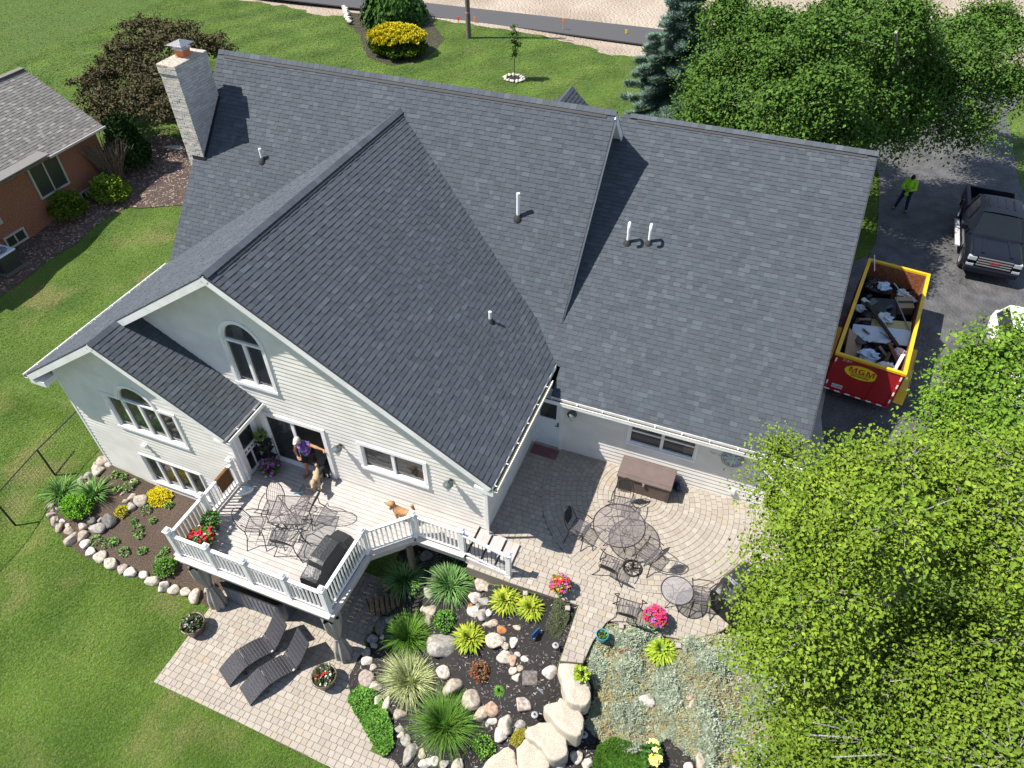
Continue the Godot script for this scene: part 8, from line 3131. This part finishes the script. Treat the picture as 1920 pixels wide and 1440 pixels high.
func trees() -> void:
	spruce()
	var white := Color(0.62, 0.60, 0.57)
	# tall birches behind the garage
	var at := Vector3(17.2, 0, -13.4)
	var cl := []
	rng.seed = 331
	for q in [[1560, 60, 8.5], [1640, 60, 8.0], [1720, 90, 7.0], [1800, 60, 7.0], [1480, 110, 7.5], [1420, 90, 7.0], [1340, 130, 6.5], [1400, 180, 6.0], [1480, 190, 6.5], [1560, 150, 7.5], [1580, 230, 6.0], [1500, 250, 5.5], [1400, 240, 5.0], [1350, 190, 5.5], [1640, 160, 6.5], [1860, 30, 7.0], [1700, 20, 8.0], [1600, 10, 8.5], [1450, 40, 7.5], [1380, 60, 7.0], [1650, 230, 5.0], [1330, 230, 4.5], [1345, 150, 5.5], [1750, 150, 6.0], [1820, 100, 6.0], [1880, 60, 6.5], [1780, 110, 7.0], [1700, 180, 5.5], [1620, 110, 6.0], [1540, 40, 7.0], [1500, 150, 5.0], [1440, 140, 5.0], [1600, 200, 4.5], [1890, 150, 5.0], [1370, 15, 7.0]]:
		var p := gp(q[0], q[1], q[2] + rng.randf_range(-0.8, 0.8))
		cl.append([p - at, Vector3(1.2, 0.8, 1.2) * rng.randf_range(0.75, 1.15), 4200])
	for q in [[1780, 190, 5.0], [1830, 140, 5.5], [1870, 90, 6.0], [1770, 225, 4.2], [1690, 235, 4.4], [1840, 210, 4.2], [1815, 240, 3.8]]:
		var p := gp(q[0], q[1], q[2])
		cl.append([p - at, Vector3(1.15, 0.95, 1.15), 1100])
	var g0 := Color(0.032, 0.080, 0.012)
	var g1 := Color(0.095, 0.178, 0.030)
	var top := gp(1680, 60, 8.5) - at
	tree("birch_tree", "tall white-trunked birch behind the garage overhanging the driveway", at, [[Vector3.ZERO, Vector3(0.2, 3, 0.2), Vector3(0.3, 6, 0.5), top, 0.20], [Vector3(-0.2, 0, 0.3), Vector3(-0.8, 3, 0.6), gp(1610, 20, 8.5) - at, 0.15], [Vector3(0.1, 2.5, 0), gp(1780, 190, 5.0) - at, gp(1890, 110, 5.6) - at, 0.07], [Vector3(0, 3, 0.2), gp(1500, 200, 5.8) - at, gp(1400, 190, 6.0) - at, 0.07], [Vector3(0, 4, 0.3), gp(1560, 120, 7.2) - at, gp(1430, 50, 7.3) - at, 0.07], [Vector3(0.1, 2, 0.1), gp(1700, 240, 4.2) - at, gp(1760, 200, 4.6) - at, 0.05]], cl, 0.125, g0, g1, white, 332, 0.35, 0.46, "birches", 0.16)
	rng.seed = 333
	# dead twigs hanging over the driveway
	var tw := thing("dead_branch", "bare grey dead branch tangle hanging from the birch", "branch", gp(1730, 190, 4.6))
	var m := MB.new()
	m.col = Color(0.36, 0.31, 0.28)
	for i in 60:
		var p := Vector3(rng.randfn() * 0.25, rng.randfn() * 0.15, rng.randfn() * 0.25)
		var d := Vector3(rng.randfn(), rng.randfn() * 0.5, rng.randfn()).normalized() * rng.randf_range(0.4, 1.0)
		m.tube([p, p + d * 0.5 + Vector3(rng.randfn(), rng.randfn(), rng.randfn()) * 0.08, p + d], [0.014, 0.009, 0.004], 4)
	obj("twigs", m, M.bark, tw)
	# big birch beside the upper patio, close to the lens
	at = Vector3(18.2, -0.3, 9.2)
	cl = []
	rng.seed = 334
	for q in [[1640, 900, 7.0], [1570, 930, 6.6], [1720, 905, 7.2], [1800, 930, 7.4], [1890, 960, 7.2], [1610, 960, 7.4], [1700, 970, 7.9], [1540, 1000, 6.8], [1640, 1050, 7.4], [1760, 1030, 7.6], [1860, 1050, 7.2], [1490, 1060, 6.0], [1560, 1110, 6.4], [1475, 1130, 5.6], [1515, 1190, 5.4], [1450, 1185, 4.8], [1920, 870, 7.0], [1600, 880, 6.4], [1690, 870, 7.0], [1560, 930, 5.8], [1780, 880, 6.8], [1860, 840, 6.0], [1480, 1225, 4.6], [1930, 1060, 7]]:
		var p := gp(q[0], q[1], q[2] + rng.randf_range(-0.9, 0.7))
		cl.append([p - at, Vector3(0.82, 0.52, 0.82) * rng.randf_range(0.8, 1.12), 1900])
	for q in [[1455, 855, 4.6], [1445, 905, 4.6], [1465, 945, 4.6], [1470, 835, 4.6], [1490, 990, 5.0]]:
		var p := gp(q[0], q[1], q[2])
		cl.append([p - at, Vector3(0.52, 0.5, 0.52), 700])
	g0 = Color(0.062, 0.125, 0.012)
	g1 = Color(0.205, 0.285, 0.030)
	tree("birch_tree", "broad bright green birch beside the upper patio", at, [[Vector3.ZERO, Vector3(-0.1, 2.5, 0.3), gp(1690, 1120, 4.0) - at, gp(1690, 970, 7.6) - at, 0.17], [Vector3(0.3, 0, 0), Vector3(0.6, 3, 0.3), gp(1840, 950, 7.0) - at, 0.14], [Vector3(-0.1, 2.2, 0.2), gp(1560, 1020, 5.6) - at, gp(1430, 880, 4.6) - at, 0.07], [Vector3(-0.1, 2.4, 0.2), gp(1540, 1090, 5.5) - at, gp(1430, 1170, 5.0) - at, 0.07], [Vector3(0, 3, 0.3), gp(1640, 920, 6.6) - at, 0.06]], cl, 0.078, g0, g1, white, 335, 0.3, 0.28, "birches", 0.10)
	# lower birch in the corner
	at = Vector3(18.6, -0.6, 13.6)
	cl = []
	rng.seed = 336
	for q in [[1530, 1290, 2.8], [1580, 1320, 3.6], [1650, 1280, 4.6], [1740, 1240, 5.2], [1830, 1220, 5.4], [1900, 1200, 5.4], [1505, 1365, 2.2], [1550, 1400, 3.0], [1620, 1390, 4.0], [1720, 1350, 4.8], [1820, 1330, 5.2], [1900, 1300, 5.4], [1520, 1450, 2.4], [1600, 1450, 3.6], [1700, 1440, 4.4], [1800, 1430, 5.0], [1900, 1420, 5.2], [1690, 1190, 4.6], [1490, 1430, 1.8], [1600, 1250, 3.4], [1780, 1180, 4.8]]:
		var p := gp(q[0], q[1], q[2] + rng.randf_range(-0.7, 0.6))
		cl.append([p - at, Vector3(0.85, 0.5, 0.85) * rng.randf_range(0.8, 1.12), 1800])
	g0 = Color(0.055, 0.112, 0.012)
	g1 = Color(0.175, 0.25, 0.030)
	tree("birch_tree", "lower birch with pale bare branches beyond the silvery ground cover", at, [[Vector3.ZERO, Vector3(0.1, 2, 0), gp(1760, 1330, 4.6) - at, 0.15], [Vector3(0, 1.5, 0), gp(1730, 1400, 3.4) - at, gp(1640, 1388, 4.3) - at, gp(1580, 1382, 4.7) - at, gp(1518, 1378, 4.8) - at, 0.045], [Vector3(0, 1.6, 0), gp(1730, 1390, 3.4) - at, gp(1630, 1378, 4.3) - at, gp(1525, 1355, 4.8) - at, 0.04], [Vector3(0, 1.6, 0), gp(1720, 1380, 3.5) - at, gp(1620, 1370, 4.4) - at, gp(1545, 1325, 4.8) - at, 0.04], [Vector3(0.1, 1.8, 0), gp(1740, 1420, 3.8) - at, gp(1660, 1415, 4.6) - at, gp(1560, 1420, 4.8) - at, 0.035], [Vector3(0, 1.5, 0.2), gp(1850, 1300, 5.0) - at, 0.08]], cl, 0.080, g0, g1, white, 337, 0.3, 0.28, "birches", 0.08)
	# crown in front of the white car
	at = Vector3(21.2, 0, 3.4)
	cl = []
	rng.seed = 338
	for q in [[1870, 660, 5.5], [1910, 720, 5.5], [1840, 740, 5.2], [1800, 760, 4.8], [1870, 790, 5.4], [1890, 850, 5.6], [1780, 800, 4.6], [1820, 690, 4.8], [1930, 640, 5.5]]:
		var p := gp(q[0], q[1], q[2])
		cl.append([p - at, Vector3(0.8, 0.75, 0.8), 1300])
	tree("young_birch", "loose bright green tree between the white car and the patio birch", at, [[Vector3.ZERO, Vector3(0, 2.5, 0), gp(1870, 740, 5.4) - at, 0.11], [Vector3(0, 2, 0), gp(1800, 770, 4.6) - at, 0.05], [Vector3(0, 2.4, 0), gp(1890, 680, 5.4) - at, 0.05]], cl, 0.10, Color(0.055, 0.125, 0.012), Color(0.16, 0.27, 0.03), Color(0.3, 0.27, 0.24), 339, 0.25, 0.28, "", 0.12)

# ------------------------------------------------------------------ things on the deck
func deck_things() -> void:
	rng.seed = 351
	var g0 := Color(0.04, 0.12, 0.02)
	var g1 := Color(0.10, 0.24, 0.04)
	var p := pot("deck_planter", "pot of red flowers at the deck corner", Vector3(2.15, DECK, 13.05), 0.2, 0.3, Color(0.06, 0.06, 0.06))
	leaf_dome(p, "foliage", Vector3(0, 0.36, 0), Vector3(0.34, 0.3, 0.34), 700, 0.08, g0, Color(0.16, 0.3, 0.05), leafm)
	blossoms(p, Vector3(0, 0.36, 0), Vector3(0.36, 0.32, 0.36), 70, 0.05, [Color(0.5, 0.01, 0.02), Color(0.55, 0.02, 0.06)])
	p = pot("deck_planter", "pot of green foliage at the deck railing beside the bay", Vector3(2.0, DECK, 12.45), 0.17, 0.3, Color(0.08, 0.07, 0.06))
	leaf_dome(p, "foliage", Vector3(0, 0.36, 0), Vector3(0.24, 0.22, 0.24), 260, 0.09, g0, g1, leafm)
	p = pot("petunia_pot", "dark bowl of purple petunias in the shade by the storm door", Vector3(2.32, DECK, 10.22), 0.2, 0.22, Color(0.06, 0.055, 0.05))
	leaf_dome(p, "foliage", Vector3(0, 0.25, 0), Vector3(0.3, 0.22, 0.3), 420, 0.07, g0, g1, leafm)
	blossoms(p, Vector3(0, 0.25, 0), Vector3(0.32, 0.25, 0.32), 90, 0.045, [Color(0.32, 0.08, 0.30), Color(0.45, 0.16, 0.40), Color(0.2, 0.03, 0.18)])
	var t := thing("plant_stand", "black wire plant stand in the corner between both doors", "plant stand", Vector3(1.98, DECK, 9.86))
	var m := MB.new()
	for x in [0, 0.42]:
		for z in [0.0, 0.3]: m.tube([Vector3(x - 0.1, 0, z - 0.08), Vector3(x - 0.1, 1.05, z - 0.08)], 0.009, 5)
	obj("uprights", m, M.iron, t)
	for y in [0.35, 0.72, 1.05]:
		m = MB.new()
		m.bx(Vector3(-0.1, y, -0.08), Vector3(0.32, y + 0.015, 0.22))
		obj("shelf", m, M.iron, t)
	p = pot("shelf_pot", "small white pot with a light green plant on the stand", Vector3(2.05, DECK + 1.066, 9.93), 0.09, 0.14, Color(0.55, 0.55, 0.55))
	leaf_dome(p, "foliage", Vector3(0, 0.15, 0), Vector3(0.16, 0.14, 0.16), 120, 0.09, Color(0.08, 0.16, 0.02), Color(0.22, 0.3, 0.05), leafm)
	p = pot("shelf_pot", "pot with a dark green plant on the middle shelf of the stand", Vector3(2.12, DECK + 0.736, 9.92), 0.09, 0.13, Color(0.1, 0.1, 0.1))
	leaf_dome(p, "foliage", Vector3(0, 0.13, 0), Vector3(0.16, 0.12, 0.16), 120, 0.09, Color(0.02, 0.06, 0.015), Color(0.05, 0.11, 0.02), leafm)
	# brown towel over the railing
	t = thing("towel", "brown towel hung over the white deck railing", "towel", Vector3(1.68, DECK, 11.35))
	m = MB.new()
	m.col = Color(0.17, 0.08, 0.022)
	var g := []
	for q in [[-0.06, 0.62], [-0.062, 0.8], [-0.055, 0.955], [-0.03, 0.968], [0.03, 0.968], [0.055, 0.955], [0.062, 0.7], [0.07, 0.42]]:
		var row := []
		for i in 9:
			var z := lerpf(0.26, -0.26, i / 8.0)
			row.append(Vector3(q[0] + 0.006 * sin(i * 2.0 + q[1] * 5), q[1], z))
		g.append(row)
	m.surf(g)
	obj("cloth", m, M.cloth, t)
	# white and pale blue cushion shoe-like bowl
	t = thing("pet_fountain", "white pet water fountain with a pale blue basin on the deck", "pet fountain", Vector3(2.05, DECK, 11.1), 0.9)
	m = MB.new()
	m.col = Color(0.72, 0.72, 0.72)
	m.lathe(Vector3.ZERO, [Vector2(0.01, 0.0), Vector2(0.14, 0.0), Vector2(0.16, 0.1), Vector2(0.14, 0.14), Vector2(0.11, 0.12), Vector2(0.01, 0.11)], 16, 1.5, 0.8)
	obj("bowl", m, M.satin, t)
	m = MB.new()
	m.col = Color(0.4, 0.6, 0.66)
	m.ball(Vector3(0.1, 0.15, 0), Vector3(0.1, 0.05, 0.08), 10)
	obj("basin", m, M.satin, t)
	t = thing("squeegee", "pale blue long handled squeegee left on the deck boards", "squeegee", gp(560, 925, DECK) + Vector3.UP * 0.02, 0.4)
	m = MB.new()
	m.col = Color(0.2, 0.5, 0.6)
	m.bx(Vector3(-0.14, 0, -0.02), Vector3(0.14, 0.03, 0.02))
	obj("blade", m, M.satin, t)
	m = MB.new()
	m.col = Color(0.15, 0.2, 0.25)
	m.bar(Vector3(0, 0.015, 0), Vector3(0.1, 0.02, -0.3), 0.02, 0.02)
	obj("handle", m, M.satin, t)
	# glass flowers and hook in the left bed
	t = thing("garden_hook", "white shepherd hook with red glass flowers beside the deck", "garden ornament", Vector3(1.2, height(1.2, 12.4), 12.5))
	m = MB.new()
	m.col = Color(0.6, 0.6, 0.62)
	m.tube([Vector3.ZERO, Vector3(0, 1.6, 0), Vector3(-0.06, 1.75, 0.0), Vector3(-0.2, 1.78, 0), Vector3(-0.28, 1.65, 0)], 0.012, 5)
	m.tube([Vector3(0.25, 0, 0.1), Vector3(0.22, 1.2, 0.1)], 0.009, 5)
	obj("stem", m, M.satin, t)
	for q in [Vector3(0.22, 1.2, 0.1), Vector3(0.05, 1.45, 0.05), Vector3(0.3, 1.05, 0.15)]:
		m = MB.new()
		m.col = Color(0.45, 0.02, 0.05)
		m.lathe(q, [Vector2(0.01, 0.0), Vector2(0.07, 0.03), Vector2(0.09, 0.07), Vector2(0.06, 0.05), Vector2(0.01, 0.02)], 8)
		obj("glass_flower", m, M.satin, t)

# ------------------------------------------------------------------ grass blades over the lawn
func lawn_blades() -> void:
	rng.seed = 401
	var m := MB.new()
	for i in 7:
		var a := rng.randf() * TAU
		curved_leaf(m, Vector3(rng.randf_range(-0.4, 0.4), 0, rng.randf_range(-0.4, 0.4)), a, 0.45, 1.0, 0.16, 0.5, Color.WHITE, 2)
	var tuft := m.mesh()
	var xs := []
	var cs := []
	var avoid := [upper_poly, lower_poly] + bed_polys
	for zone in [[-13.0, 9.0, 9.5, 20.0, 90000], [-16.0, -4.3, -7.0, 10.0, 45000], [-34.0, 20.0, -29.0, -7.0, 90000], [-60.0, -34.0, -32.0, -5.0, 20000], [15.5, 24.0, 5.0, 16.0, 5000], [16.2, 18.8, -20.0, -8.0, 5000], [24.8, 32.0, -30.0, -2.0, 5000]]:
		for i in zone[4]:
			var x := rng.randf_range(zone[0], zone[1])
			var z := rng.randf_range(zone[2], zone[3])
			if x > -4.3 and x < 16.3 and z > -9.0 and z < 10.8: continue
			var p := Vector2(x, z)
			var skip := false
			for q in avoid:
				if Geometry2D.is_point_in_polygon(p, q):
					skip = true
					break
			if skip: continue
			var far := z < -7
			var s := rng.randf_range(0.028, 0.055) * (1.5 if far else 1.0)
			var y := height(x, z)
			xs.append(Transform3D(Basis(Vector3.UP, rng.randf() * TAU).scaled(Vector3(s * 1.5, s * 0.75, s * 1.5)), Vector3(x, y - 0.005, z)))
			var c := lawn_tint(Vector3(x, y, z)) * 1.1
			cs.append(jit(c, 0.2))
	tag(multi("grass", tuft, M.blade, xs, cs), "short mown grass blades covering the lawn", "grass", "", "stuff")

func _ready() -> void:
	# camera
	var yaw := -0.38
	var pitch := 0.77
	var roll := -0.007
	fwd = Vector3(sin(yaw) * cos(pitch), -sin(pitch), -cos(yaw) * cos(pitch))
	var r0 := Vector3(cos(yaw), 0, sin(yaw))
	var u0 := r0.cross(fwd)
	rgt = r0 * cos(roll) + u0 * sin(roll)
	upv = u0 * cos(roll) - r0 * sin(roll)
	var cam := Camera3D.new()
	cam.name = "camera"
	cam.transform = Transform3D(Basis(rgt, upv, -fwd), eye)
	cam.fov = rad_to_deg(2.0 * atan(720.0 / FOCAL))
	cam.near = 0.1
	cam.far = 900.0
	add_child(cam)
	cam.current = true
	# sky and sun
	var sky_mat := ProceduralSkyMaterial.new()
	sky_mat.sky_top_color = Color(0.47, 0.55, 0.68)
	sky_mat.sky_horizon_color = Color(0.78, 0.80, 0.83)
	sky_mat.sky_curve = 0.12
	sky_mat.ground_bottom_color = Color(0.25, 0.27, 0.2)
	sky_mat.ground_horizon_color = Color(0.66, 0.74, 0.82)
	var sky := Sky.new()
	sky.sky_material = sky_mat
	var env := Environment.new()
	env.background_mode = Environment.BG_SKY
	env.sky = sky
	env.background_energy_multiplier = 0.88
	env.tonemap_mode = Environment.TONE_MAPPER_LINEAR
	env.tonemap_exposure = 1.95
	env.sdfgi_enabled = true
	env.ssao_enabled = true
	env.ssil_enabled = true
	var we := WorldEnvironment.new()
	we.name = "world_environment"
	we.environment = env
	add_child(we)
	var sun := DirectionalLight3D.new()
	sun.name = "sun"
	sun.light_energy = 1.5
	sun.light_color = Color(1.0, 0.97, 0.93)
	sun.light_angular_distance = 0.5
	sun.shadow_enabled = true
	sun.look_at_from_position(Vector3.ZERO, SUNDIR, Vector3.UP)
	add_child(sun)

	materials()
	terrain()
	patios()
	house()
	make_deck()
	furniture()
	garden()
	neighbour()
	far_things()
	trailer()
	pickup()
	white_van()
	people()
	deck_things()
	trees()
	lawn_blades()
